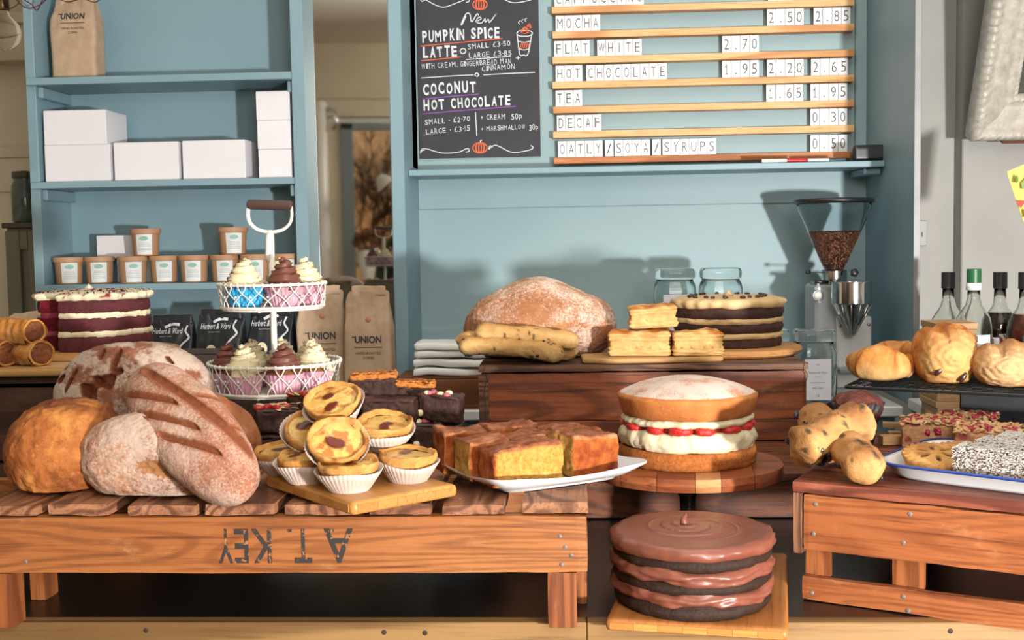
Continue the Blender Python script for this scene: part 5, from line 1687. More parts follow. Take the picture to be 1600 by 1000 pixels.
cupcake(ring_pos(-.050, 0, .042, zl), VANF, PINKC, 1, 'sprinkled cream cupcake at the back left of the lower basket', 12, K)

# ------------------------------------------------------------------ enamel plate and brownies
ENAM = paint('white_enamel_plate', 'cfd0d0', 'd6d7d7', .2, bstr=0)
BLUERIM = flat('blue_enamel_rim', '26408a', .25)
bp = onz(530, 690, PTZ)
bpc = (bp.x, 1.775, PTZ)
t = thing('enamel_plate', 'oval white enamel plate with a blue rim under the brownies', 'plate', bpc)
ov = lambda T, I, r, z: (r * (1 + .0 * T), z)
def oval(vf, sx, sy):
    V, Fc = vf
    V = V.copy(); V[:, 0] *= sx; V[:, 1] *= sy
    return V, Fc
MB().add(oval(lathe([(0, 0), (.10, 0), (.106, .003), (.128, .0125), (.1275, .0145), (.105, .0055), (.10, .003), (0, .003)], 72), 1.04, .72)).build('plate_body', ENAM, t)
MB().add(oval(lathe([(.1265, .0128), (.1285, .0118), (.1305, .0135), (.1290, .0152), (.1265, .0148)], 72), 1.04, .72)).build('blue_rim', BLUERIM, t)
BRS = crumb('brownie_side', '271611', '3e261f', '4a2a22', 130, 1.0, .6, .25, .002)
BRT = crumb('brownie_top', '2b1512', '43241d', '7a4526', 60, .8, .45, .4, .002)
ALM = paint('almond_flake', 'c8a878', 'd9bf95', .5, bstr=0)
REDB = flat('red_berry', '9c1a1c', .35)
PRALINE = crumb('praline_crumb', '9a5420', 'c07a34', None, 200, .8, .5)
WCH = flat('white_chocolate_chip', 'd6c69c', .5)
PINKB = flat('pink_berry', 'a8505c', .5)
def brownie(loc, size, rot, label, seed, top='plain'):
    t = thing('brownie', label, 'brownie', loc, rot, 'brownies piled on the enamel plate')
    sx, sy, sz = size[0], size[1], size[2]
    V, Fc = rbox(sx, sy, sz, .005, 24, 20, 12)
    n = np.stack([fbm(V, 60, 4, seed + k) for k in range(3)], 1)
    V = V + n * .0042
    V[:, 2] += sstep(.6, 1, V[:, 2] / sz) * fbm(V, 25, 2, seed) * .004
    V[:, 2] = np.maximum(V[:, 2], .0)
    MB().add((V, Fc), pat=pg(V, s=sstep(.9, 1.02, V[:, 2] / sz) * .6)).build('brownie_crumb', BRS, t)
    v2, f2 = rbox(sx * .97, sy * .97, .006, .003, 22, 18, 2)
    v2 = v2 + np.stack([fbm(v2, 50, 3, seed + 9 + k) for k in range(3)], 1) * np.array([.002, .002, .0022])
    tp = MB().add((v2, f2)).build('crinkled_top', BRT, t, (0, 0, sz - .004))
    r_ = random.Random(seed)
    if top == 'almond':
        m = MB()
        for k in range(34):
            s = r_.uniform(.7, 1.1)
            v, f = squad(4, 2)
            m.add((v * np.array([.008, .0052, .0009]) * s, f), loc=(r_.uniform(-.46, .46) * sx, r_.uniform(-.46, .46) * sy, sz + .003 + r_.random() * .003), rot=(r_.uniform(-.4, .4), r_.uniform(-.4, .4), r_.uniform(0, 3)))
        tag(m.build('almond_flakes', ALM, t), kind='stuff')
        for k in range(4):
            v, f = squad(6, 2.2)
            v = v * np.array([.009, .006, .005]) * (1 + .15 * fbm(v, 3, 2, k)[:, None])
            MB().add((v, f)).build('berry', REDB, t, ((-.42 + .2 * k) * sx, (-.35 + .22 * (k % 2)) * sy, sz + .004), (0, 0, k))
    elif top == 'praline':
        v, f = rbox(sx * .96, sy * .96, .008, .003, 40, 34, 2)
        v = v + np.stack([fbm(v, 110, 3, seed + 20 + k) for k in range(3)], 1) * np.array([.002, .002, .0035])
        MB().add((v, f)).build('praline_layer', PRALINE, t, (0, 0, sz))
        m = MB()
        for k in range(7):
            pts = [(sx * (-.45 + .9 * i / 9), sy * (.35 * sin(i * .9 + k * .7)), sz + .010 + .001 * sin(i * 3 + k)) for i in range(10)]
            m.add(tube(smoothline(pts, 24), .0011, 5))
        tag(m.build('caramel_drizzle', flat('caramel', 'a8642a', .3), t), kind='stuff')
    elif top == 'chips':
        for k in range(7):
            v, f = squad(4, 2.2)
            MB().add((v * np.array([.006, .0055, .0045]), f)).build('chocolate_chip' if k % 2 else 'berry', WCH if k % 2 else PINKB, t, (r_.uniform(-.4, .4) * sx, r_.uniform(-.48, .2) * sy, sz + .003))
        for k in range(1):
            v, f = squad(4, 2.2)
            MB().add((v * .0055, f)).build('chocolate_chip', WCH, t, ((-.4 + .36 * k) * sx, -.5 * sy, sz * (.3 + .2 * (k % 2))))
    return t
PB = PTZ + .0058
def bpos(px, py, Y, z): 
    p = at(px, py, Y); return (p.x, Y, z)
brownie(bpos(438, 680, 1.745, PB), (.068, .055, .034), (0, 0, .15), 'dark brownie at the bottom of the left pile', 1)
brownie(bpos(432, 650, 1.748, PB + .0395), (.066, .055, .034), (0, .03, .25), 'almond brownie with a red berry, left end of the pile', 2, 'almond')
brownie(bpos(487, 625, 1.805, PB + .053), (.062, .055, .034), (0, -.08, -.2), 'almond brownie with red berries tilted before the lower basket', 3, 'almond')
brownie(bpos(500, 670, 1.80, PB), (.065, .062, .046), (0, 0, .1), 'dark brownie under the tilted almond brownie', 4)
brownie(bpos(600, 680, 1.80, PB), (.075, .06, .042), (0, 0, -.1), 'plain dark brownie at the bottom in the middle of the plate', 5)
brownie(bpos(612, 645, 1.785, PB + .046), (.085, .055, .036), (0, .02, -.06), 'dark chocolate brownie with a smooth cut side in the middle', 6)
brownie(bpos(585, 620, 1.835, PB + .054), (.078, .055, .055), (.0, .0, .08), 'praline topped brownie tallest at the back of the pile', 7, 'praline')
brownie(bpos(645, 620, 1.84, PB + .052), (.072, .05, .042), (.0, .05, .05), 'praline topped brownie lower, right of the tallest one', 8, 'praline')
brownie(bpos(583, 680, 1.868, PB), (.08, .05, .052), (0, 0, 0), 'brownie hidden under the praline brownies', 9)
brownie(bpos(655, 680, 1.865, PB), (.06, .05, .050), (0, 0, .05), 'brownie under the lower praline brownie', 10)
brownie(bpos(665, 685, 1.79, PB + .002), (.05, .06, .042), (0, 0, .3), 'dark brownie with white chips at the bottom right', 11, 'chips')
brownie(bpos(700, 683, 1.80, PTZ + .001), (.05, .06, .044), (0, 0, -.1), 'brownie with nuts hanging over the right end of the plate', 12)
brownie(bpos(688, 640, 1.80, PB + .046), (.068, .05, .040), (0, .08, -.15), 'brownie topped with pink berries at the right of the pile', 13, 'chips')

# ------------------------------------------------------------------ bamboo board with custard tarts
BAMB = wood('bamboo_board', 'b07a3c', 'bd8848', '94622c', 0, 1.4, 10, .4, .12, ringfac=.25)
BAMB2 = wood('bamboo_edge_block', 'a06a34', 'b07a40', '86541f', 0, 1.4, 10, .4, .1, ringfac=.2)
A = Vector((-.271, 1.372)); Bc = Vector((-.157, 1.478)); Cc = Vector((-.425, 1.545))
# rectangle: long side from A to C, short side towards B
u = (Cc - A); ang = atan2(u.y, u.x)
bl = u.length
vdir = Vector((-u.y, u.x)) / bl
w_ = abs((Bc - A).dot(vdir))
bw_2 = .16
bo = thing('bamboo_board', 'bamboo chopping board with custard tarts at the front of the pallet', 'board', (A.x, A.y, PTZ + .0003), ang)
# local x along A to C, local -y is towards B
V, Fc = rbox(bl, bw_2, .017, .006, 30, 24, 3)
MB().add((V, Fc)).build('board_core', BAMB, bo, (bl / 2, -bw_2 / 2, 0))
for k in range(5):
    part('end_block', cbox(-.0006, .0004, -bw_2 + .008 + k * (bw_2 - .016) / 5, -bw_2 + .008 + (k + 1) * (bw_2 - .016) / 5 - .0004, .004, .0135, 0), BAMB2, bo)
for k in range(6):
    part('end_block', cbox(.008 + k * (bl - .016) / 6, .008 + (k + 1) * (bl - .016) / 6 - .0006, -.0004, .0006, .004, .0135, 0), BAMB2 if k % 2 else BAMB, bo)
BT = PTZ + .0176
CASEP = paint('white_paper_case', 'b8a598', 'c2b0a4', .6, bstr=0)
def tart_mat(seed):
    t = NT('custard_%d' % seed)
    n = t.noise(48, 4, rough=.6)
    c = t.ramp(n, [(.40, 'c09448'), (.50, 'cba85c'), (.60, 'a8682a')])
    c = t.mix(t.pat()[0], c, '5a1a06')
    c = t.mix(t.pat()[2], c, 'c89a58')
    t.bump(t.noise(60, 3), .2, .001)
    return t.fin(c, .32, spec=.35)
CUST = tart_mat(0)
PASTRY = bread('tart_pastry', 'a46a30', 'bd8a48', 'cba268', slash='7d3c16', amt=.0, s=30, flour='ecd9ae', dark='6e3414', bs=380, bstr=.6)
def tart_mesh(seed):
    def pleat(T, I, r, z):
        k = (I >= 1) & (I <= 7)
        amp = .030 * np.clip((z) / .02, 0.3, 1)
        return r * (1 + k * amp * np.abs(np.sin(T * 22))) * (1 + .03 * np.sin(2 * T + seed) * (I > 1)), z + k * .0015 * np.sin(3 * T + seed) * (z > .012)
    case = MB().add(lathe([(0, 0), (.024, 0), (.0245, .001), (.030, .009), (.0355, .018), (.0395, .0255), (.0390, .0255), (.034, .017), (.025, .003), (0, .002)], 44 * 6, pleat)).mesh('paper_case', CASEP)
    def wavy(T, I, r, z):
        P = np.stack([np.cos(T) * .03, np.sin(T) * .03, z], -1).reshape(-1, 3)
        n = fbm(P, 60, 3, seed).reshape(T.shape)
        n2 = fbm(P * np.array([1, 1, 6]), 70, 3, seed + 9).reshape(T.shape)
        return r * (1 + .02 * n * (I > 1)) + n2 * .0022 * (I > 1), z + (I > 2) * n * .0032
    pr = [(0, .003), (.022, .003), (.026, .008), (.031, .017), (.0350, .026), (.0362, .0315), (.0350, .0352), (.0325, .0345), (.0305, .031), (.0285, .0300)]
    V, Fc = lathe(pr, 96, wavy)
    P = pg(V, s=sstep(.25, .75, fbm(V, 55, 3, seed + 4)) * sstep(.028, .0345, V[:, 2]) * .8, d=0)
    past = MB().add((V, Fc), pat=P).mesh('pastry', PASTRY)
    V, Fc = lathe([(.0305 * q, .0302 + .0022 * (1 - q ** 2)) for q in (1, .93, .85, .76, .66, .55, .44, .33, .22, .11, 0)], 72)
    V[:, 2] += fbm(V, 50, 3, seed + 2) * .0012
    d = fbm(V, 32, 2, seed + 7)
    bl = 0
    r_ = random.Random(seed)
    for k in range(2):
        a, q = r_.uniform(0, 6.3), r_.uniform(.006, .018)
        x, y = q * cos(a), q * sin(a)
        e = ((V[:, 0] - x) / (.0115 - .003 * k)) ** 2 + ((V[:, 1] - y) / (.0065 + .001 * k)) ** 2
        bl = np.maximum(bl, sstep(1.25, .65, e + d * .5))
    crack = np.exp(-((np.abs(fbm(V, 24, 2, seed + 5)) / .03) ** 2)) * .35
    P = pg(V, s=np.clip(bl + crack * sstep(.02, .028, np.hypot(V[:, 0], V[:, 1])), 0, 1), d=sstep(.027, .0305, np.hypot(V[:, 0], V[:, 1])) * .8)
    V[:, 2] += bl * .0012
    cu = MB().add((V, Fc), pat=P).mesh('custard', CUST)
    return case, past, cu
tmesh = [tart_mesh(s) for s in (1, 2, 3, 4)]
def tart(px, py, Y, z, rot, mi, label, s=1.08):
    p = at(px, py, Y)
    m3 = Matrix.Rotation(rot[0], 3, 'X') @ Matrix.Rotation(rot[1], 3, 'Y') @ Matrix.Rotation(rot[2], 3, 'Z')
    t = thing('custard_tart', label, 'tart', (p.x, Y, z), m3.to_euler(), 'custard tarts piled on the bamboo board')
    t.scale = (s, s, s)
    for nm, me in zip(('paper_case', 'pastry', 'custard'), tmesh[mi]): link(nm, me, t)
    return t
B2 = BT + .029
tart(546, 755, 1.448, BT + .0002, (R(3), 0, .4), 0, 'custard tart in a wide fluted case, lowest at the front of the board')
tart(637, 740, 1.505, BT + .0002, (R(4), R(3), 2.0), 1, 'custard tart at the right of the bottom layer by the white plate')
tart(480, 740, 1.505, BT + .0002, (R(4), 0, 1.0), 2, 'custard tart half hidden at the left of the front one')
tart(448, 722, 1.562, BT + .0002, (R(6), R(-6), 3.0), 3, 'custard tart furthest left, nearest the slashed loaf')
tart(560, 735, 1.575, BT + .0002, (0, 0, 4.0), 1, 'custard tart hidden in the middle of the bottom layer')
tart(602, 703, 1.565, B2 + .006, (R(12), R(2), 5.1), 1, 'custard tart at the right of the second layer with brown patches')
tart(482, 688, 1.565, B2 + .004, (R(32), R(18), .6), 2, 'custard tart tilted in the second layer behind the front leaning one')
tart(527, 702, 1.485, B2 + .006, (R(38), R(8), 2.6), 3, 'custard tart tilted forward with a dark red patch, front of the pile')
tart(528, 650, 1.555, B2 + .046, (R(30), R(-6), 3.9), 0, 'custard tart tilted on the very top of the pile')
# ------------------------------------------------------------------ white plate with yellow loaf-cake squares
PLW = paint('white_porcelain', 'd2d0cf', 'd8d6d5', .12, bstr=0)
PA = R(32)
PO = Vector((-.098, 1.447, PTZ))
wp = thing('serving_plate', 'white rectangular porcelain plate of golden cake squares on the pallet', 'plate', PO, PA)
pl_x, pl_y = .248, .205
def rrect(u, v, prof):
    """u around, v along the profile: (inset, z) pairs on a rounded rectangle"""
    return None
prof_ = [(.11, .0085), (.085, .0085), (.036, .0085), (.026, .0095), (.004, .0185), (.0, .0200), (.0005, .0175), (.024, .0055), (.034, .0035), (.036, 0), (.046, 0), (.048, .004), (.11, .0045)]
V, Fc = [], []
ns = 96
for i in range(ns):
    a = 2 * pi * i / ns
    for ins, z in prof_:
        hx_, hy_ = pl_x / 2 - ins, pl_y / 2 - ins
        hx_, hy_ = max(hx_, .002), max(hy_, .002)
        k = 9
        f = (abs(cos(a)) ** k + abs(sin(a)) ** k) ** (-1 / k)
        lift = .006 * max(0, 1 - ins / .03) * (abs(sin(2 * a)) ** 3)
        V.append((pl_x / 2 + hx_ * cos(a) * f, pl_y / 2 + hy_ * sin(a) * f, z + lift))
n_ = len(prof_)
for i in range(ns):
    a, b = i * n_, ((i + 1) % ns) * n_
    for j in range(n_ - 1): Fc.append((a + j, a + j + 1, b + j + 1, b + j))
Fc.append(tuple(i * n_ for i in range(ns))); Fc.append(tuple(i * n_ + n_ - 1 for i in reversed(range(ns))))
MB().add((V, Fc)).build('plate_body', PLW, wp, angle=60)
YC_ = NT('golden_cake')
p_ = YC_.pat()
c_ = YC_.ramp(YC_.noise(150, 5, rough=.7), [(.32, '9a6a26'), (.5, 'bd8c40'), (.68, 'cfa258')])
cr_ = YC_.ramp(YC_.noise(45, 5, rough=.65), [(.32, '6e2c10'), (.5, '9a4a1c'), (.70, 'b8702f')])
ct_ = YC_.ramp(YC_.noise(50, 5, rough=.65), [(.32, '753a22'), (.5, '98583a'), (.72, 'b88460')])
c_ = YC_.mix(p_[0], c_, cr_)
c_ = YC_.mix(p_[1], c_, ct_)
YC_.bump(YC_.noise(180, 5, rough=.75), 1.0, .004)
YC_ = YC_.fin(c_, .75, spec=.25)
def cakesq(lx, ly, sx, sy, sz, rot, label, seed, crust):
    V, Fc = rbox(sx, sy, sz, .003, 34, 22, 18)
    z = V[:, 2] / sz
    V = V + np.stack([fbm(V, 80, 4, seed + k) for k in range(3)], 1) * .0020
    V[:, 2] += z ** 3 * (fbm(V, 22, 2, seed + 4) * .004 + .002)
    V[:, 2] += z * .004 * (V[:, 0] / sx if seed % 2 else -V[:, 0] / sx)
    V[:, 2] = np.maximum(V[:, 2], 0)
    side = np.zeros(len(V))
    for s in crust:
        q = {'f': -V[:, 1] / (sy / 2), 'b': V[:, 1] / (sy / 2), 'l': -V[:, 0] / (sx / 2), 'r': V[:, 0] / (sx / 2)}[s]
        side = np.maximum(side, sstep(.88, .97, q))
    wr = fbm(V, 60, 4, seed + 8) * .03
    top = sstep(.90, .965, z + wr)
    P = pg(V, s=side * (1 - top), f=top)
    o = MB().add((V, Fc), pat=P).build('cake_square', YC_, None, (0, 0, 0))
    m = Matrix.Translation(PO) @ Matrix.Rotation(PA, 4, 'Z') @ Matrix.Translation((lx, ly, .0088)) @ Matrix.Rotation(rot, 4, 'Z')
    o.matrix_world = m
    tag(o, label, 'cake square', 'golden cake squares on the white plate')
cakesq(.066, .056, .104, .048, .050, -.02, 'golden cake square with its yellow cut face to the front', 1, 'l')
cakesq(.172, .066, .078, .062, .054, .06, 'cake square with an orange brown crust at the right end', 2, 'fr')
cakesq(.038, .116, .058, .060, .052, -.10, 'cake square with a crusty front, left behind the front one', 3, 'f')
cakesq(.036, .176, .066, .052, .058, -.16, 'crusty cake square at the far left of the white plate', 4, 'fl')
cakesq(.108, .124, .070, .056, .050, .05, 'cake square in the middle of the white plate, brown top only', 5, 'b')
cakesq(.182, .134, .064, .056, .052, -.05, 'cake square at the back right of the white plate', 6, 'r')
cakesq(.116, .184, .078, .050, .056, -.08, 'crusty cake square at the back, touching the dark crate side', 7, 'fl')

# ------------------------------------------------------------------ victoria sponge on its wooden stand
ACA = wood('acacia_wood', '84462a', '9c5c38', '5f2f1c', 0, .9, 22, .35, .15)
ACA2 = wood('acacia_pale_stave', 'b07e52', 'bb8c60', '96643c', 0, .9, 12, .35, .1)
vx, vy = at(1074, 738, 1.84).x, 1.835
vs = thing('wooden_cake_stand', 'round wooden cake stand on a black metal stem, centre right', 'cake stand', (vx, vy, .9205))
ztop = 1.062 - .9205
stw = [(-.149, -.10), (-.10, -.045), (-.045, .012), (.012, .05), (.05, .10), (.10, .149)]
RS = .150
for k, (xa, xb) in enumerate(stw):
    # stave of the round top, clipped to the circle
    V, Fc = rbox(1, 1, 1, .012, 10, 40, 2)
    V = V.copy()
    xs = xa + (V[:, 0] + .5) * (xb - xa - .0003)
    hy = np.sqrt(np.maximum(RS ** 2 - xs ** 2, 1e-6))
    z = V[:, 2]
    k2 = 1 - .035 * (np.abs(z - .5) * 2) ** 4
    ys = (V[:, 1] * 2) * hy * k2
    ys = np.clip(ys, -hy, hy)
    V = np.stack([xs, ys, ztop - .020 + .020 * z], 1)
    MB().add((V, Fc)).build('stave', ACA2 if k == 3 else ACA, vs, rot=(0, 0, R(-6)), angle=35)
BIRON = flat('black_iron', '141414', .35)
MB().add(lathe([(.04, 0), (.042, .004), (.018, .012), (.0135, .03), (.017, .05), (.012, .06), (.0135, .085), (.0175, .092), (.0175, .108), (.014, .112), (.024, ztop - .0205), (0, ztop - .0205)], 32)).build('stem', BIRON, vs)
MB().add(lathe([(0, 0), (.075, 0), (.076, .004), (.04, .008), (0, .009)], 40)).build('base', BIRON, vs)
GSP = crumb('golden_sponge_side', '86471e', 'aa6630', None, 150, .9)
GTOP = bread('golden_sponge_top', 'a25c2c', 'b06c38', 'bd7c44', amt=.44, s=20, flour='cfc3bb', fs=480, bstr=.4, fcap=.85)
BCR = crumb('butter_cream', 'c6b996', 'd2c6a8', None, 50, .4, .5, .3, .002)
JAM = crumb('strawberry_flesh', 'a31512', 'c02a20', None, 190, .6, .25, .5)
vc = thing('victoria_sponge', 'victoria sponge with cream and strawberries dusted with icing sugar', 'cake', (vx + .001, vy + .015, 1.0625))
Rr = .1105
cake_layer('bottom_sponge', vc, Rr, 0, .0275, GSP, 101, .0012, .0012, b=.006, s=60)
def cream(name, z0, z1, R0_, seed, amp, m, par):
    prof = [(0, z0), (R0_ * .7, z0), (R0_ - .008, z0)] + [(R0_ - .006 * (1 - sin(pi * t)), z0 + (z1 - z0) * t) for t in (.05, .2, .35, .5, .65, .8, .95)] + [(R0_ - .009, z1), (R0_ * .7, z1), (0, z1)]
    def f(T, I, r, z):
        P = np.stack([np.cos(T) * .11, np.sin(T) * .11, z], -1).reshape(-1, 3)
        n = fbm(P, 55, 4, seed).reshape(T.shape) + .6 * np.abs(fbm(P, 110, 2, seed + 3).reshape(T.shape))
        n2 = fbm(P, 28, 3, seed + 5).reshape(T.shape)
        w = (I > 1) * (I < 11)
        return r + n * amp * w, z + n2 * amp * .9 * w
    MB().add(lathe(prof, 220, f)).build(name, m, par)
cream('cream_filling', .0265, .0565, Rr - .003, 7, .0042, BCR, vc)
cream('cream_filling', .0645, .0775, Rr - .006, 17, .003, BCR, vc)
r_ = random.Random(8)
for k in range(14):
    a = 2 * pi * k / 14 + r_.uniform(-.06, .06)
    v, f = squad(8, 2.3)
    v = v * np.array([.013, .0150 * r_.uniform(.8, 1.3), .0078]) * (1 + .06 * fbm(v, 5, 2, k)[:, None])
    MB().add((v, f)).build('strawberry_slice', JAM, vc, ((Rr - .0155) * cos(a), (Rr - .0155) * sin(a), .0605 + r_.uniform(-.001, .001)), (r_.uniform(-.1, .1), r_.uniform(-.1, .1), a))
MB().add(lathe([(0, .056), (Rr - .02, .056), (Rr - .02, .066), (0, .066)], 48)).build('strawberry_layer', JAM, vc)
# top sponge, flaring outwards, domed, icing sugar on the dome only
prof = [(0, .077), (Rr * .6, .077), (Rr - .010, .077), (Rr - .007, .0785), (Rr - .004, .086), (Rr - .001, .095), (Rr + .0015, .104), (Rr + .0015, .1075), (Rr - .002, .1098)]
prof += [((Rr - .002) * q, .1098 + .026 * (1 - q ** 2) ** .9) for q in (.97, .93, .88, .82, .75, .66, .56, .45, .33, .22, .1, 0)]
V, Fc = lathe(prof, 160, ring_noise(45, .0012, .0016, 23))
nf = sstep(.1085, .112, V[:, 2])
MB().add((V, Fc), mis=None, pat=pg(V, f=nf * .35 - (1 - nf) * 1.2 + .25 * fbm(V, 26, 3, 6))).build('top_sponge', GTOP, vc)

# ------------------------------------------------------------------ chocolate cake on a bamboo board, lower centre
qa, qb = onz(945, 967, .937), onz(1232, 984, .937)
ca_ = atan2(qb.y - qa.y, qb.x - qa.x)
bl2 = (qb - qa).length
cbd = thing('cake_board', 'bamboo board under the chocolate cake on the black counter', 'board', (qa.x, qa.y, .9207), ca_)
V, Fc = rbox(bl2, .36, .0155, .006, 40, 40, 3)
MB().add((V, Fc)).build('board_core', wood('bamboo_board_warm', '9a602e', 'a86e3a', '7c4820', 1, 1.3, 12, .4, .15, ringfac=.3), cbd, (bl2 / 2, .18, 0))
for k in range(7):
    part('end_block', cbox(.006 + k * (bl2 - .012) / 7, .006 + (k + 1) * (bl2 - .012) / 7 - .0005, -.0006, .0004, .0035, .0122, 0), (BAMB2, BAMB)[k % 2], cbd)
CHF = crumb('chocolate_fudge_frosting', '6e3c2e', '7c4838', None, 26, .25, .34, .5, .0015)
CHS = crumb('dark_chocolate_sponge', '22140f', '382419', None, 220, .9, .65, .25, .0015)
cx_ = at(1081, 900, 1.53).x
cc = thing('chocolate_cake', 'three layer dark chocolate cake with swirled fudge frosting on a board', 'cake', (cx_, 1.53, .9365), R(8))
Rc = .1065
cake_layer('sponge_layer', cc, Rc - .002, 0, .0195, CHS, 201, .0012, .001, b=.007, s=60)
cake_layer('sponge_layer', cc, Rc - .001, .031, .048, CHS, 202, .0012, .001, b=.007, s=60)
cake_layer('sponge_layer', cc, Rc - .001, .0615, .079, CHS, 203, .0012, .001, b=.006, s=60)
def fudge(z0, z1, R0_, seed):
    prof = [(0, z0), (R0_ * .8, z0)] + [(R0_ - .004 * (1 - sin(pi * t)) - .0005, z0 + (z1 - z0) * t) for t in (.0, .12, .25, .4, .5, .6, .75, .88, 1.0)] + [(R0_ * .8, z1), (0, z1)]
    def f(T, I, r, z):
        P = np.stack([np.cos(T) * .1, np.sin(T) * .1, z * 2.2], -1).reshape(-1, 3)
        n2 = fbm(np.stack([T.ravel() * 1.3, z.ravel() * 0, z.ravel() * 0], 1), 1.7, 3, seed).reshape(T.shape)
        zz_ = z - n2 * .0045
        # smeared ridges that run round the side
        ri = np.sin((zz_ * 560 + 1.5 * np.sin(T * 3 + seed)) + 3 * vnoise(np.stack([T.ravel() * 2.2, z.ravel() * 40, z.ravel() * 0], 1), seed).reshape(T.shape))
        n = fbm(P, 30, 3, seed + 2).reshape(T.shape)
        w = (I > 1) * (I < 11)
        return r + w * (ri * .0014 + n * .0035), z - n2 * .0048 * w
    MB().add(lathe(prof, 240, f)).build('frosting_layer', CHF, cc)
fudge(.0175, .0335, Rc + .002, 3)
fudge(.046, .0645, Rc + .002, 14)
prof = [(0, .078), (Rc * .8, .078), (Rc - .001, .0775), (Rc + .003, .080), (Rc + .004, .085), (Rc + .003, .0895), (Rc - .001, .0925), (Rc - .006, .0940)]
qs = [.93 - .0155 * i for i in range(60)]
prof += [(Rc * q, .0945) for q in qs if q > 0.01] + [(0, .0945)]
def topf(T, I, r, z):
    rim = (I > 1) * (I < 8)
    P = np.stack([np.cos(T) * .1, np.sin(T) * .1, z * 2], -1).reshape(-1, 3)
    n = fbm(P, 34, 3, 55).reshape(T.shape)
    n2 = fbm(np.stack([T.ravel() * 1.3, T.ravel() * 0, T.ravel() * 0], 1), 2.1, 3, 66).reshape(T.shape)
    ri = np.sin(z * 900 + 3 * np.sin(T * 4))
    r2 = r + rim * (n * .003 + ri * .0010)
    z2 = z - rim * (I < 6) * n2 * .004
    q = r / Rc
    # swept spiral: one long ridge running inwards to the peak
    sp = q * 3.1 + (T + 2.2) / (2 * pi)
    fr = sp - np.floor(sp)
    ridge = np.exp(-((fr - .5) / .07) ** 2) * sstep(.66, .58, q) * sstep(.03, .10, q) + .8 * np.exp(-((q - .60) / .012) ** 2) * sstep(-.9, -.2, np.sin(T + 1.0)) * .8
    top = (I >= 8)
    z2 = z2 + top * (ridge * .0018 + .005 * sstep(.75, .0, q) + fr * .0014 * sstep(.6, .5, q))
    return r2, z2
MB().add(lathe(prof, 260, topf)).build('top_frosting', CHF, cc)
V, Fc = tube(smoothline([(-.002, 0, 0), (-.003, 0, .006), (-.0005, .001, .011), (.001, .001, .0155)], 14), [.0065, .0062, .0058, .0052, .0047, .0042, .0036, .003, .0026, .0021, .0017, .0012, .0008, .0003], 14)
MB().add((V, Fc)).build('frosting_peak', CHF, cc, (-.006, .006, .0985))

# ------------------------------------------------------------------ on the dark crate: loaf, breadsticks, pastries, coffee cake
CZ = 1.0018 + .1615 + .0004
def f6(V, P, D):
    V[:, 0] += 0
    top = sstep(.0, .9, D[:, 2])
    V[:, 2] += top * .006 * np.cos(V[:, 0] * 30)
    r1 = np.exp(-((V[:, 2] - .060 - .12 * V[:, 0] + .02 * np.sin(V[:, 0] * 25)) / .004) ** 2) * sstep(.2, -.4, D[:, 1])
    V += D * (r1 * .003)[:, None]
    cr = np.exp(-((V[:, 2] + .012 - .02 * np.sin(V[:, 0] * 22)) / .010) ** 2) * sstep(.1, -.5, D[:, 1]) * sstep(-.15, 0, V[:, 0])
    P[:, 0] = cr * .35
    P[:, 1] = .18 * sstep(-.1, .6, fbm(V, 12, 3, 5)) + .12 * sstep(.3, .9, D[:, 2]) + .1
    return V, P
q = at(845, 500, 2.54)
rest(loaf('large_loaf', 'large domed brown loaf with light flour behind the olive breadsticks', 'bread', (q.x, 2.545, CZ + .063), (.171, .11, .098), (0, 0, .05), CRUST_LOAF, 51, 1.95, n=72, amp=.006, fn=f6, flatb=.64), CZ + .0004)
STICK = bread('olive_stick_crust', 'b08650', 'c49c64', 'd0ae78', amt=.16, s=24, slash='b3844a', flour='dccaa4', dark='2b241c', bs=300, bstr=.6)
STICK2 = bread('olive_roll_crust', 'a47442', 'b98a54', 'c9a06a', amt=.20, s=24, slash='8d5830', flour='dac69c', dark='2b2a20', bs=300, bstr=.6)
OLIVE_ = flat('black_olive', '23262a', .35)
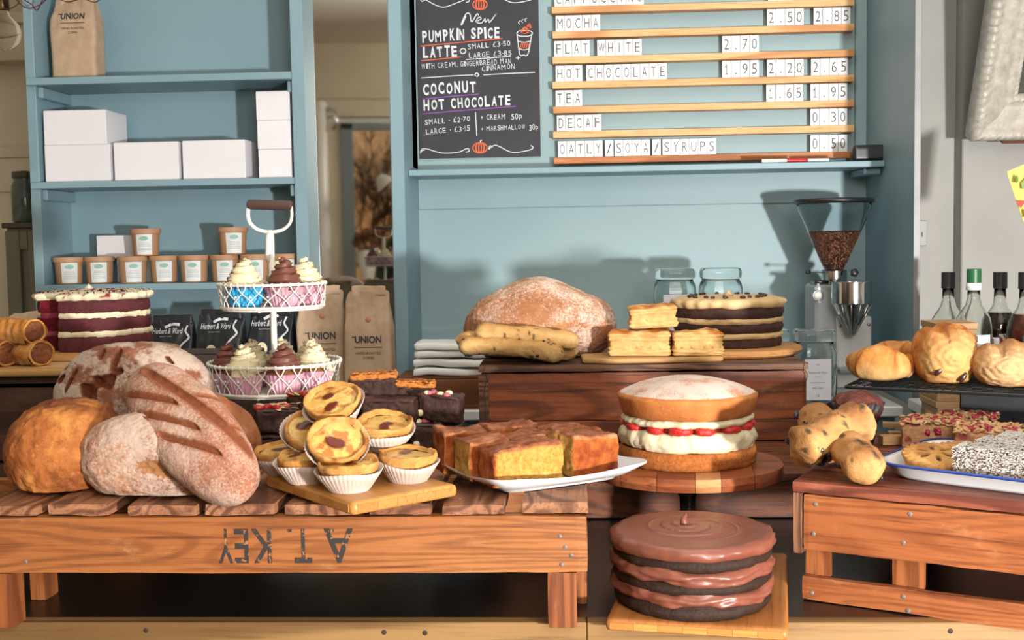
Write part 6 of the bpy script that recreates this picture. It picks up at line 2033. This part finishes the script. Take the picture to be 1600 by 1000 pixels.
def stick(pa, pb, r, name, label, cat, group, seed, m, nol=20, bend=.004, endk=1.15, fine=.0012, on=None):
    pa, pb = Vector(pa), Vector(pb)
    d = pb - pa
    L = d.length
    mid = (pa + pb) / 2
    V, Fc = cubegrid(44, 12, 12)
    S = np.tan(V * (pi / 4) * .98)
    yz = S[:, 1:] / np.maximum(np.linalg.norm(np.column_stack([S[:, 1:], np.zeros(len(S))]), axis=1, keepdims=True), 1e-9) * np.maximum(np.abs(V[:, 1]), np.abs(V[:, 2]))[:, None]
    x = V[:, 0]
    k = (1 - np.abs(x) ** 6) ** .5
    xr = x * (1 - 0 * x)
    prof = np.sqrt(np.clip(1 - np.clip((np.abs(x) - .72) / .28, 0, 1) ** 2.2, 0, 1))
    bulb = 1 + (endk - 1) * sstep(.45, .85, np.abs(x)) + .05 * np.sin(x * 7 + seed)
    W = np.stack([x * L / 2, yz[:, 0] * r * prof * bulb, yz[:, 1] * r * prof * bulb * .92], 1)
    W = W + np.stack([fbm(W, 40, 3, seed + q_) for q_ in range(3)], 1) * r * .11
    W = W + np.stack([fbm(W, 130, 3, seed + 5 + q_) for q_ in range(3)], 1) * fine
    W[:, 2] += bend * (1 - (x * 1.0) ** 2)
    nrm = yz
    dk = sstep(.66, .76, fbm(W, 90, 2, seed + 30)) * .9
    P = pg(W, s=np.clip(sstep(.1, .6, fbm(W, 28, 3, seed + 50)) * .4 + .55 * sstep(.1, .9, W[:, 2] / r + .5 * fbm(W, 35, 3, seed + 60)), 0, .85), f=0, d=dk)
    xa = d.normalized()
    za = Vector((0, 0, 1)); ya = za.cross(xa).normalized(); za = xa.cross(ya)
    M3 = Matrix((xa, ya, za)).transposed()
    if on: mid.z = on - (W @ np.array(M3).T)[:, 2].min()
    t = thing(name, label, cat, mid, M3.to_euler(), group)
    MB().add((W, Fc), pat=P).build('crust', m, t)
    r_ = random.Random(seed)
    for q_ in range(nol):
        a = r_.uniform(-pi * .95, pi * .1)
        xx = r_.uniform(-.44, .44) * L
        if q_ == 0: xx = -.30 * L if seed % 2 else .36 * L
        v, f = squad(4, 2.2)
        v = v * np.array([.006, .0042, .0022]) * r_.uniform(.4, 1.25) * (r / .02)
        # set into the crust
        j = np.argmin((W[:, 0] - xx) ** 2 + (np.arctan2(W[:, 2], W[:, 1]) - a) ** 2 * r * r)
        MB().add((v, f)).build('olive_piece', OLIVE_, t, tuple(W[j] * np.array([1, .985, .985])), (a + pi / 2, 0, r_.uniform(0, 3)))
    return t
G_ = 'olive breadsticks on the dark crate'
stick(at(716, 549, 2.372), at(882, 561, 2.372), .0205, 'breadstick', 'olive breadstick at the front bottom of the pile, overhanging the crate', 'bread', G_, 3, STICK, on=CZ + .0008)
stick(at(712, 532, 2.418), at(902, 553, 2.418), .0195, 'breadstick', 'olive breadstick at the back bottom, just before the large loaf', 'bread', G_, 4, STICK, on=CZ + .0008)
stick(at(742, 519, 2.39), at(906, 534, 2.385), .0195, 'breadstick', 'olive breadstick lying on top of the two others', 'bread', G_, 7, STICK)

# pastry board and puff pastries
pbx0, pbx1 = at(908, 560, 2.40).x, at(1131, 560, 2.36).x
V, Fc = rbox(pbx1 - pbx0, .125, .012, .006, 40, 24, 3)
V = V.copy()
e_ = sstep(.3, .5, np.abs(V[:, 0]) / (pbx1 - pbx0)); V[:, 1] *= 1 - .25 * e_
o = MB().add((V, Fc)).build('paddle_board', BOARD2, None, ((pbx0 + pbx1) / 2, 2.413, CZ), R(2))
tag(o, 'pale oblong wooden board under the three puff pastries', 'board')
FLAKE = bread('puff_pastry_golden', 'bd8f52', 'ccA468'.lower(), 'd8b880', amt=.0, s=40, slash='b4641c', flour='ead8b0', dark='6f3a18', bs=260, bstr=.6)
def puff(loc, size, rot, label, seed, endfill=False):
    sx, sy, sz = size
    t = thing('puff_pastry', label, 'pastry', loc, rot, 'puff pastries on the oblong board')
    V, Fc = rbox(sx, sy, sz, .007, 40, 24, 26)
    z = V[:, 2] / sz
    # flaky leaves on the sides, waist in the middle
    out = np.stack([V[:, 0] / (sx / 2), V[:, 1] / (sy / 2)], 1)
    lay = np.sin(z * 42 + 2.5 * fbm(V, 25, 2, seed)) * .0013 + fbm(V * np.array([1, 1, 4]), 60, 3, seed) * .0018
    mid_ = -.004 * np.exp(-((z - .5) / .16) ** 2)
    sm = (z > .04) & (z < .93)
    V[:, 0] += np.sign(V[:, 0]) * (lay + mid_) * sm * sstep(.8, 1, np.abs(out[:, 0]))
    V[:, 1] += np.sign(V[:, 1]) * (lay + mid_) * sm * sstep(.8, 1, np.abs(out[:, 1]))
    V[:, 2] += sstep(.8, 1, z) * (fbm(V, 35, 3, seed + 3) * .0035 - .004 * np.maximum(np.abs(out[:, 0]), np.abs(out[:, 1])) ** 4)
    P = pg(V, s=np.clip(sstep(.82, .95, z) * sstep(-.4, .5, fbm(V, 26, 3, seed + 6)) + .5 * np.exp(-((z - .8) / .05) ** 2) * sstep(0, .4, fbm(V, 40, 2, seed)), 0, .95), d=sstep(.45, .6, fbm(V * np.array([3, 3, .6]), 60, 2, seed + 7)) * np.exp(-((z - .36) / .07) ** 2) * .6)
    MB().add((V, Fc), pat=P).build('pastry', FLAKE, t)
    if endfill:
        v, f = squad(10, 2.4)
        v, f = rough((v * np.array([.004, sy * .3, sz * .33]), f), 140, .002, 3, seed)
        MB().add((v, f)).build('filling', crumb('pastry_filling', '8a5a34', 'a87848', None, 150), t, (-sx / 2 + .001, 0, sz * .5))
BZ = CZ + .0123
def X_(px, Y): return at(px, 520, Y).x
puff((X_(1000, 2.40), 2.405, BZ), (.128, .066, .054), (0, 0, -.12), 'puff pastry at the left of the board with its filled end showing', 1, True)
puff((X_(1088, 2.40), 2.40, BZ), (.106, .066, .052), (0, 0, .05), 'puff pastry at the right of the board, before the coffee cake', 2)
puff((X_(1020, 2.41), 2.41, BZ + .0585), (.100, .062, .048), (R(2), R(-2), .02), 'puff pastry stacked on top of the other two', 3)

ccx = at(1137, 540, 2.57).x
o = MB().add(lathe([(0, 0), (.140, 0), (.149, .005), (.151, .0105), (.148, .016), (.142, .018), (0, .018)], 80)).build('round_board', BOARD, None, (ccx + .008, 2.555, CZ), (0, 0, .1), angle=40)
tag(o, 'round pale wooden board under the coffee cake', 'board')
COFC = crumb('coffee_buttercream', 'c2a272', 'cfb285', None, 45, .4, .5, .3, .002)
CSP = crumb('coffee_cake_sponge', '341f1a', '4a2e26', None, 190, .9, .55, .3)
kf = thing('coffee_cake', 'three layer coffee cake with pale frosting and coffee beans on top', 'cake', (ccx, 2.565, CZ + .0183))
Rk = .1195
cake_layer('sponge_layer', kf, Rk - .002, 0, .0195, CSP, 301, .0014, .001, b=.005)
cake_layer('sponge_layer', kf, Rk, .0305, .0515, CSP, 302, .0014, .001, b=.005)
cake_layer('sponge_layer', kf, Rk + .001, .0625, .087, CSP, 303, .0014, .001, b=.005)
def cream2(z0, z1, R0_, seed):
    prof = [(0, z0), (R0_ * .7, z0), (R0_ - .004, z0)] + [(R0_ - .003 * (1 - sin(pi * t)), z0 + (z1 - z0) * t) for t in (.1, .3, .5, .7, .9)] + [(R0_ - .005, z1), (R0_ * .7, z1), (0, z1)]
    MB().add(lathe(prof, 180, ring_noise(60, .003, .0018, seed, 1.5))).build('frosting_layer', COFC, kf)
cream2(.0185, .0315, Rk - .001, 5)
cream2(.0505, .0635, Rk, 8)
prof = [(0, .0865), (Rk * .8, .0865), (Rk, .0865), (Rk + .003, .0895), (Rk + .006, .096), (Rk + .003, .101), (Rk - .006, .1040)] + [(Rk * q, .1045 + .004 * (1 - q)) for q in (.88, .8, .72, .64, .56, .48, .4, .32, .24, .16, .08, 0)]
MB().add(lathe(prof, 180, lambda T, I, r, z: (r + (I > 1) * (I < 6) * .0022 * np.sin(T * 19 + 2 * np.sin(3 * T)), z + (I > 1) * (I < 5) * -.003 * (1 + np.sin(T * 7 + np.sin(T * 4))) * .5 + (I > 5) * .0015 * np.sin(r * 420 + T * 2)))).build('top_frosting', COFC, kf)
MB().add(lathe([(0, 0), (.012, 0), (.009, .005), (.003, .010), (0, .013)], 16, lambda T, I, r, z: (r * (1 + .15 * np.sin(5 * T)), z))).build('piped_peak', COFC, kf, (.0, -.01, .1075))
v, f = squad(6, 2)
v = v * np.array([.0072, .0048, .0034]); v[:, 2] -= .0012 * np.exp(-(v[:, 1] / .0012) ** 2) * (v[:, 2] > 0)
bm = MB().add((v, f)).mesh('coffee_bean', flat('roast_bean', '3b1f18', .35))
for k in range(22):
    a = 2 * pi * k / 22 + rng.uniform(-.08, .08); rr_ = Rk * rng.uniform(.62, .84)
    link('coffee_bean', bm, kf, (rr_ * cos(a), rr_ * sin(a), .1085), (rng.uniform(-.3, .3), rng.uniform(-.3, .3), rng.uniform(0, 3)))
# ------------------------------------------------------------------ right crate: everything on it
RZ = RCO.z + .1655
def rcw(u, v, z=0):
    c, s = cos(RC_A), sin(RC_A)
    return Vector((RCO.x + u * c - v * s, RCO.y + u * s + v * c, RZ + z))
# olive rolls
G2 = 'long olive rolls on the orange crate'
r0 = .026
stick(at(1365, 742, 1.520), at(1262, 650, 1.70), .0255, 'olive_roll', 'long olive roll crossing underneath, its near end at the crate front', 'bread', G2, 11, STICK2, 22, .002, on=RZ + .0008)
stick(at(1250, 722, 1.625), at(1330, 712, 1.70), .0240, 'olive_roll', 'short looking olive roll underneath at the left corner of the crate', 'bread', G2, 14, STICK2, 14, 0, on=RZ + .0008)
stick(at(1243, 703, 1.590), at(1358, 652, 1.625), .0265, 'olive_roll', 'long olive roll lying across the top of the other two', 'bread', G2, 15, STICK2, 22, .004, 1.2)
# chocolate muffin
mp = onz(1336, 694, RZ)
mf = thing('muffin', 'chocolate muffin in a black paper case behind the olive rolls', 'muffin', (mp.x, 1.84, RZ + .0003))
def mple(T, I, r, z): return r * (1 + .04 * np.sin(T * 20) * (z > .002)) * (1 + (z > .052) * .05 * np.sign(np.sin(T * 4))), z + (z > .052) * .007 * np.sin(T * 4)
MB().add(lathe([(0, 0), (.026, 0), (.027, .002), (.031, .03), (.036, .05), (.043, .064), (.0425, .0642), (.035, .052), (.0265, .004)], 160, mple)).build('paper_case', flat('black_paper', '1d1a1b', .6), mf)
V, Fc = squad(30, 2)
V = V * np.array([.040, .040, .026]); V = V + np.stack([fbm(V, 60, 4, 3 + k) for k in range(3)], 1) * .004
MB().add((V, Fc)).build('muffin_top', crumb('muffin_chocolate', '4a2420', '65352c', None, 120, 1.0, .5), mf, (0, 0, .060))
MB().add(lathe([(0, .003), (.025, .003), (.033, .05), (0, .05)], 24)).build('muffin_body', crumb('muffin_crumb', '3a1d18', '4a2720', None, 120), mf)
# wooden splints
SPL = wood('splint_wood', 'bd9462', 'c8a274', '9f7648', 0, 2, 14, .6, .3)
for k, (px, py, L_, a_, z_) in enumerate(((1408, 682, .10, -8, 0), (1398, 668, .11, -16, .0005), (1395, 694, .095, 4, .0))):
    p = onz(px, py, RZ)
    o = MB().add(wob(-.02, L_, -.012, .012, 0, .008 if k < 2 else .014, .001, k, .0006, 20)).build('wooden_splint', SPL, None, (p.x, p.y, RZ + .0005), (0, 0, R(a_)), smooth=False)
    tag(o, ['pale wooden splint in the middle of the three by the muffin', 'pale wooden splint furthest back beside the muffin', 'pale wooden splint in front, next to the fruit pie'][k], 'wooden splint', 'pale wooden splints on the crate')

# enamel tray
TA = R(-38)
TO = Vector((.398, 1.583, RZ + .0003))
tx, ty = .40, .25
tr = thing('enamel_tray', 'white enamel tray with a blue rim carrying pies and coconut slices', 'tray', TO, TA)
def trayring(prof, k=7, ns=120):
    V, Fc = [], []
    for i in range(ns):
        a = 2 * pi * i / ns
        f = (abs(cos(a)) ** k + abs(sin(a)) ** k) ** (-1 / k)
        for ins, z in prof:
            hx_, hy_ = tx / 2 - ins, ty / 2 - ins
            V.append((tx / 2 + hx_ * cos(a) * f, ty / 2 + hy_ * sin(a) * f, z))
    n_ = len(prof)
    for i in range(ns):
        a, b = i * n_, ((i + 1) % ns) * n_
        for j in range(n_ - 1): Fc.append((a + j, a + j + 1, b + j + 1, b + j))
    return V, Fc, n_, ns
V, Fc, n_, ns = trayring([(.1245, .003), (.022, .003), (.017, .006), (.010, .0205), (.001, .0225), (.001, .0212), (.011, .0190), (.019, .004), (.024, 0), (.1245, 0)])
MB().add((V, Fc + [tuple(i * n_ for i in range(ns))])).build('tray_body', ENAM, tr)
V, Fc, n_, ns = trayring([(.003, .0232), (.0, .0240), (-.0015, .0225), (-.0005, .0200), (.002, .0208)])
MB().add((V, Fc)).build('blue_rim', BLUERIM, tr)
TZ = TO.z + .0033
def trw(x, y, z=0):
    c, s = cos(TA), sin(TA)
    return Vector((TO.x + x * c - y * s, TO.y + x * s + y * c, TZ + z))
# coconut slices
COCO = NT('coconut_coat')
n1 = COCO.n('TexVoronoi', Vector=COCO.co((1, 1, 2.2)), Scale=330.0).outputs['Distance']
n2 = COCO.noise(420, 3, rough=.8)
cm = COCO.thr(COCO.math('ADD', COCO.math('MULTIPLY', n1, .5), COCO.math('MULTIPLY', n2, .8)), .60, .72)
c_ = COCO.mix(cm, 'bdb6ae', '4a3028')
COCO.bump(n2, 1.0, .002)
COCO = COCO.fin(c_, .7)
WSH = flat('coconut_shred', 'cfcac4', .6)
def coconut(x, y, sx, sy, sz, rot, label, seed):
    p = trw(x, y)
    t = thing('coconut_slice', label, 'cake slice', p, (0, 0, TA + rot), 'coconut coated slices on the enamel tray')
    V, Fc = rbox(sx, sy, sz, .005, 40, 24, 20)
    V = V + np.stack([fbm(V, 70, 3, seed + k) for k in range(3)], 1) * .0012
    V = V + np.stack([fbm(V, 380, 2, seed + 5 + k) for k in range(3)], 1) * .0012
    MB().add((V, Fc)).build('slice_body', COCO, t)
    r_ = random.Random(seed)
    m = MB()
    for k in range(1500):
        s = r_.random()
        if s < .5: q = (r_.uniform(-.5, .5) * sx, r_.uniform(-.5, .5) * sy, sz + .0006)
        elif s < .8: q = (r_.uniform(-.5, .5) * sx, -sy / 2 - .0006, r_.random() * sz)
        else: q = (-sx / 2 - .0006 if s < .9 else sx / 2 + .0006, r_.uniform(-.5, .5) * sy, r_.random() * sz)
        l = r_.uniform(.0012, .0028)
        m.add(cbox(-l, l, -.00035, .00035, -.00025, .00025, 0), loc=q, rot=(r_.uniform(0, 6), r_.uniform(-.5, .5), r_.uniform(0, 6)))
    tag(m.build('coconut_shreds', WSH, t, smooth=False), kind='stuff')
coconut(.160, .058, .105, .055, .046, .04, 'coconut coated slice at the front of the tray', 1)
coconut(.168, .1165, .105, .054, .047, -.02, 'coconut coated slice directly behind the front one', 2)
coconut(.178, .174, .105, .052, .047, .05, 'coconut coated slice third back, nearest the raspberry squares', 3)
# fruit pies with cut stars
PIE = bread('pie_crust', 'b8813c', 'c9985a', 'd6ac6c', amt=.0, s=30, slash='9c5c26', flour='e8d0a0', dark='3a160a', bs=280, bstr=.5)
def pie(p, rot, r, label, seed):
    t = thing('fruit_pie', label, 'pie', p, rot, 'small fruit pies on the enamel tray')
    prof = [(0, 0), (.78, 0), (.84, .08), (.96, .40), (1.0, .47), (1.0, .53), (.95, .57), (.90, .55)] + [(q, .55 + .10 * (1 - q ** 2)) for q in (.86, .8, .74, .68, .62, .56, .5, .44, .38, .32, .26, .2, .14, .08, 0)]
    def f(T, I, r_, z):
        crimp = (I >= 4) * (I <= 7)
        return r_ * (1 + .025 * np.sin(T * 24) * crimp), z + .02 * r * np.sin(T * 24) * crimp
    V, Fc = lathe([(a * r, b * r) for a, b in prof], 110, f)
    V = V + np.stack([fbm(V, 60, 3, seed + k) for k in range(3)], 1) * .0012
    q = np.hypot(V[:, 0], V[:, 1]) / r
    th = np.arctan2(V[:, 1], V[:, 0])
    h = np.zeros(len(V))
    for k in range(6):
        a = k * pi / 3 + .3
        x, y = .42 * r * cos(a), .42 * r * sin(a)
        u = (V[:, 0] - x) * cos(a) + (V[:, 1] - y) * sin(a); w = -(V[:, 0] - x) * sin(a) + (V[:, 1] - y) * cos(a)
        h = np.maximum(h, sstep(1.3, .6, (u / (.17 * r)) ** 2 + (w / (.075 * r)) ** 2))
    h = h * (V[:, 2] > .5 * r)
    V[:, 2] -= h * .005
    MB().add((V, Fc), pat=pg(V, s=np.clip(sstep(.0, .6, fbm(V, 40, 3, seed)) * .6 + (q > .9) * .3, 0, 1), d=h)).build('pie_crust', PIE, t)
p = trw(.062, .085, .001); pie(p, (R(13), R(-3), .2), .043, 'fruit pie with cut openings at the left end of the tray', 2)
p = trw(.070, .172); pie(p, (0, 0, 1.2), .040, 'fruit pie behind the left one, beside the coconut slices', 5)
p = trw(.262, .072); pie(p, (R(20), R(-12), 2.2), .038, 'fruit pie tilted at the right edge of the picture', 8)
# raspberry crumble squares
RCB = crumb('crumble_base', 'a87a58', 'bb9068', '8c2740', 130, .9)
OAT = flat('oat_flake', 'bd9468', .7)
OAT2 = flat('almond_oat', 'cfae80', .6)
RASP = flat('raspberry', '9a1f3c', .4)
def crumble(u, v, sx, sy, label, seed, rot=0):
    p = rcw(u, v, .0003)
    t = thing('raspberry_square', label, 'cake slice', p, (0, 0, RC_A + rot), 'raspberry crumble squares behind the tray')
    sz = .038
    V, Fc = rbox(sx, sy, sz, .004, 30, 24, 12)
    V = V + np.stack([fbm(V, 80, 4, seed + k) for k in range(3)], 1) * .0022
    V[:, 2] = np.maximum(V[:, 2], 0)
    MB().add((V, Fc), pat=pg(V, s=sstep(.42, .52, fbm(V, 60, 2, seed + 7)) * .8)).build('cake_base', RCB, t)
    r_ = random.Random(seed)
    m, m2 = MB(), MB()
    for k in range(230):
        v, f = squad(2, 2)
        s = r_.uniform(.6, 1.2)
        (m if k % 3 else m2).add((v * np.array([.0068, .0048, .0017]) * s, f), loc=(r_.uniform(-.5, .5) * sx, r_.uniform(-.5, .5) * sy, sz + r_.random() * .006), rot=(r_.uniform(-.6, .6), r_.uniform(-.6, .6), r_.uniform(0, 6)))
    tag(m.build('oat_crumble', OAT, t), kind='stuff'); tag(m2.build('almond_crumble', OAT2, t), kind='stuff')
    v, f = squad(5, 2)
    rm = MB().add(rough((v * np.array([.0062, .0052, .0042]), f), 300, .0014, 2, seed)).mesh('raspberry', RASP)
    for k in range(15):
        link('raspberry', rm, t, (r_.uniform(-.46, .46) * sx, r_.uniform(-.5, .3) * sy, sz + .004), (k, 0, k))
    for k in range(3):
        link('raspberry', rm, t, (r_.uniform(-.4, .4) * sx, -sy / 2 + .001, sz * r_.uniform(.65, .95)), (k, 0, k))
crumble(.118, .338, .088, .075, 'raspberry crumble square at the left end, nearest the splints', 1, .22)
crumble(.206, .300, .088, .078, 'raspberry crumble square second from the left behind the tray', 2, .12)
crumble(.160, .410, .088, .060, 'raspberry crumble square in the back row under the wire rack', 3, .1)
crumble(.300, .318, .090, .078, 'raspberry crumble square third from the left', 4, .05)
crumble(.394, .322, .090, .078, 'raspberry crumble square at the right end of the front row', 5, 0)

# dark riser box and wire rack
rb = thing('riser_box', 'black box standing behind the orange crate under the wire rack', 'box', rcw(.14, .462, -.1655 + .0), RC_A)
rb.location.z = .9205
BX = paint('black_box_paint', '1f2224', '2a2d2f', .5, 60, .2)
rzh = 1.1715 - .9205
part('box_body', cbox(0, .46, 0, .09, 0, rzh - .013, .003), BX, rb)
part('box_lid', cbox(-.003, .463, -.003, .093, rzh - .0125, rzh, .003), BX, rb)
ro = rcw(-.012, .322); ro.z = 1.172
rk = thing('wire_rack', 'black wire cooling rack holding the croissants at the right', 'rack', ro, RC_A)
lx, ly = .56, .25
BW = flat('black_wire', '191a1c', .35)
MB().add(tube([(.006, 0, 0), (lx - .006, 0, 0), (lx, .006, 0), (lx, ly - .006, 0), (lx - .006, ly, 0), (.006, ly, 0), (0, ly - .006, 0), (0, .006, 0)], .0028, 7, closed=True)).build('rim_wire', BW, rk, (0, 0, .003))
m1 = MB().add(tube([(0, 0, 0), (0, ly, 0)], .0009, 5)).mesh('cross_wire', BW)
for k in range(1, 42): link('cross_wire', m1, rk, (k * lx / 42, 0, .0035))
m2 = MB().add(tube([(0, 0, 0), (lx, 0, 0)], .0009, 5)).mesh('long_wire', BW)
for k in range(1, 15): link('long_wire', m2, rk, (0, k * ly / 15, .0053))
for (x, y) in ((.02, .012), (lx - .02, .012)):
    pass
KZ = ro.z + .0065
CROI = bread('croissant_crust', '9c561e', 'bb7632', 'cf9450', amt=.0, s=22, slash='d6ae72', flour='e8d0a0', dark='8a4416', bs=300, bstr=.5, fs=200)
def croissant(p, rz, L_, label, seed, s=1.0, tilt=0):
    """crescent: tube with stepped wraps that swell to the middle"""
    N, seg = 130, 36
    V, Fc = [], []
    r_ = random.Random(seed)
    steps = [-1, -.84, -.62, -.30, .30, .62, .84, 1.0]
    for i in range(N):
        t = -1 + 2 * i / (N - 1)
        a = t * 1.25
        Rb = L_ * .42
        cx, cy = Rb * sin(a), Rb * (cos(a) - 1)
        # wrap thickness: sawtooth
        k = max(j for j in range(8) if steps[j] <= t + 1e-9)
        k = min(k, 6)
        f = (t - steps[k]) / (steps[k + 1] - steps[k])
        f = 1 - f if t > 0 else f
        if k == 3: f = 1
        rad = .030 * (1 - abs(t) ** 1.9 * .86) * (1 + .16 * (f - .5)) * (L_ / .13)
        rad *= min(1, (1 - abs(t)) * 30 + .05) ** .5
        nx, ny = sin(a), cos(a)
        for q_ in range(seg):
            b = 2 * pi * q_ / seg
            # wraps run diagonally
            rr_ = rad * (1 + .04 * sin(b * 3 + k * 2 + seed))
            V.append((cx + nx * cos(b) * rr_, cy + ny * cos(b) * rr_, sin(b) * rr_ * .92))
    for i in range(N - 1):
        for q_ in range(seg):
            q2 = (q_ + 1) % seg
            Fc.append((i * seg + q_, (i + 1) * seg + q_, (i + 1) * seg + q2, i * seg + q2))
    V = np.array(V)
    tt = np.repeat(np.linspace(-1, 1, N), seg)
    V = V + np.stack([fbm(V, 45, 3, seed + k) for k in range(3)], 1) * .0025
    edge = np.zeros(len(V))
    for s0 in steps[1:-1]:
        edge = np.maximum(edge, np.exp(-((tt - s0) / .05) ** 2))
    low = sstep(.3, -.6, V[:, 2] / .03)
    P = pg(V, s=np.clip(low * .7 + (1 - edge) * .15 + sstep(0, .5, fbm(V, 60, 3, seed)) * .3, 0, 1), d=np.clip(edge * .6 * (1 - low * .6), 0, 1))
    zmin = V[:, 2].min()
    V[:, 2] = np.maximum(V[:, 2], zmin * .8)
    t_ = thing('croissant', label, 'croissant', (p[0], p[1], p[2] - zmin * .8 * s), (tilt, 0, rz), 'pastries on the wire rack')
    MB().add((V, Fc), pat=P).build('crust', CROI, t_)
    t_.scale = (s, s, s)
def rkp(px, py, off=0):
    p = onz(px, py, KZ); return p
a1 = at(1373, 590, 1.94)
croissant((a1.x, 1.935, KZ), R(150), .135, 'pale croissant at the left end of the wire rack', 3, 1.0)
a2 = at(1402, 590, 2.02)
croissant((a2.x, 2.03, KZ), R(-20), .135, 'darker croissant behind the pale one', 6, 1.0)
def roll(px0, px1, Y, h, rot, label, name, m, seed, chips, depth=.12):
    """rolled pastry seen from its end"""
    x0, x1 = at(px0, 590, Y).x, at(px1, 590, Y).x
    w = x1 - x0
    t = thing(name, label, 'pastry', ((x0 + x1) / 2, Y + depth * .5, KZ), (0, 0, rot), 'pastries on the wire rack')
    V, Fc = squad(44, 2.6)
    D = V.copy()
    V = V * np.array([w / 2, depth / 2, h / 2])
    ring = np.hypot(V[:, 0] / (w / 2), V[:, 2] / (h / 2))
    face = sstep(-.3, -.85, D[:, 1])
    th = np.arctan2(V[:, 2], V[:, 0])
    V[:, 1] += face * (.0007 * np.sin(ring * 30 + th * .5) + .002 * fbm(V * np.array([1, 1, 2.5]), 70, 3, seed + 4)) + face * (-.010) * (1 - ring)
    V += D * (fbm(V, 40, 3, seed) * .0022)[:, None]
    seam = np.exp(-((V[:, 0] + .1 * w) / .004) ** 2) * sstep(.3, .8, D[:, 2])
    V[:, 2] -= seam * .002
    V[:, 2] += sstep(.2, 1, D[:, 2]) * .003 * np.sin(V[:, 0] * 90 + V[:, 1] * 30)
    V[:, 2] += sstep(.1, .7, D[:, 2]) * .0022 * np.sign(np.sin(V[:, 0] / w * 19 + 1)) * np.abs(np.sin(V[:, 0] / w * 19 + 1)) ** .5
    P = pg(V, s=np.clip(face * .55 + .3 * sstep(0, .5, fbm(V, 50, 3, seed + 1)), 0, 1), d=np.clip(sstep(.2, .9, D[:, 2]) * .45 * (np.sin(V[:, 0] / w * 19 + 1) > -.3) + sstep(.3, .6, fbm(V * np.array([1, .3, 1]), 55, 3, seed + 2)) * .4 * (1 - face), 0, .7))
    V[:, 2] = np.maximum(V[:, 2], -h / 2 * .86)
    V[:, 2] += h / 2 * .86
    MB().add((V, Fc), pat=P).build('crust', m, t)
    for cx, cz in chips:
        v, f = squad(6, 2.6)
        v, f = rough((v * np.array([.009, .005, .0042]), f), 200, .001, 2, 4)
        MB().add((v, f)).build('chocolate_stick', flat('dark_chocolate', '3a1c18', .3), t, (cx * w, -depth / 2 * .94, cz * h), (0, R(-50 if cx < 0 else -60), 0))
roll(1446, 1544, 1.850, .098, R(-4), 'rolled chocolate pastry in the middle of the rack with chocolate ends', 'chocolate_pastry', CROI, 4, ((-.23, .22), (.15, .12)), .13)
ALMC = bread('almond_pastry_crust', 'a8703c', 'bf8c54', 'cfa572', amt=.30, s=26, slash='d3b084', flour='d8c8ac', dark='7a4a28', bs=260, bstr=.7, fs=160)
roll(1542, 1650, 1.800, .072, R(-18), 'sugar dusted almond pastry at the right end of the rack', 'almond_pastry', ALMC, 9, (), .12)
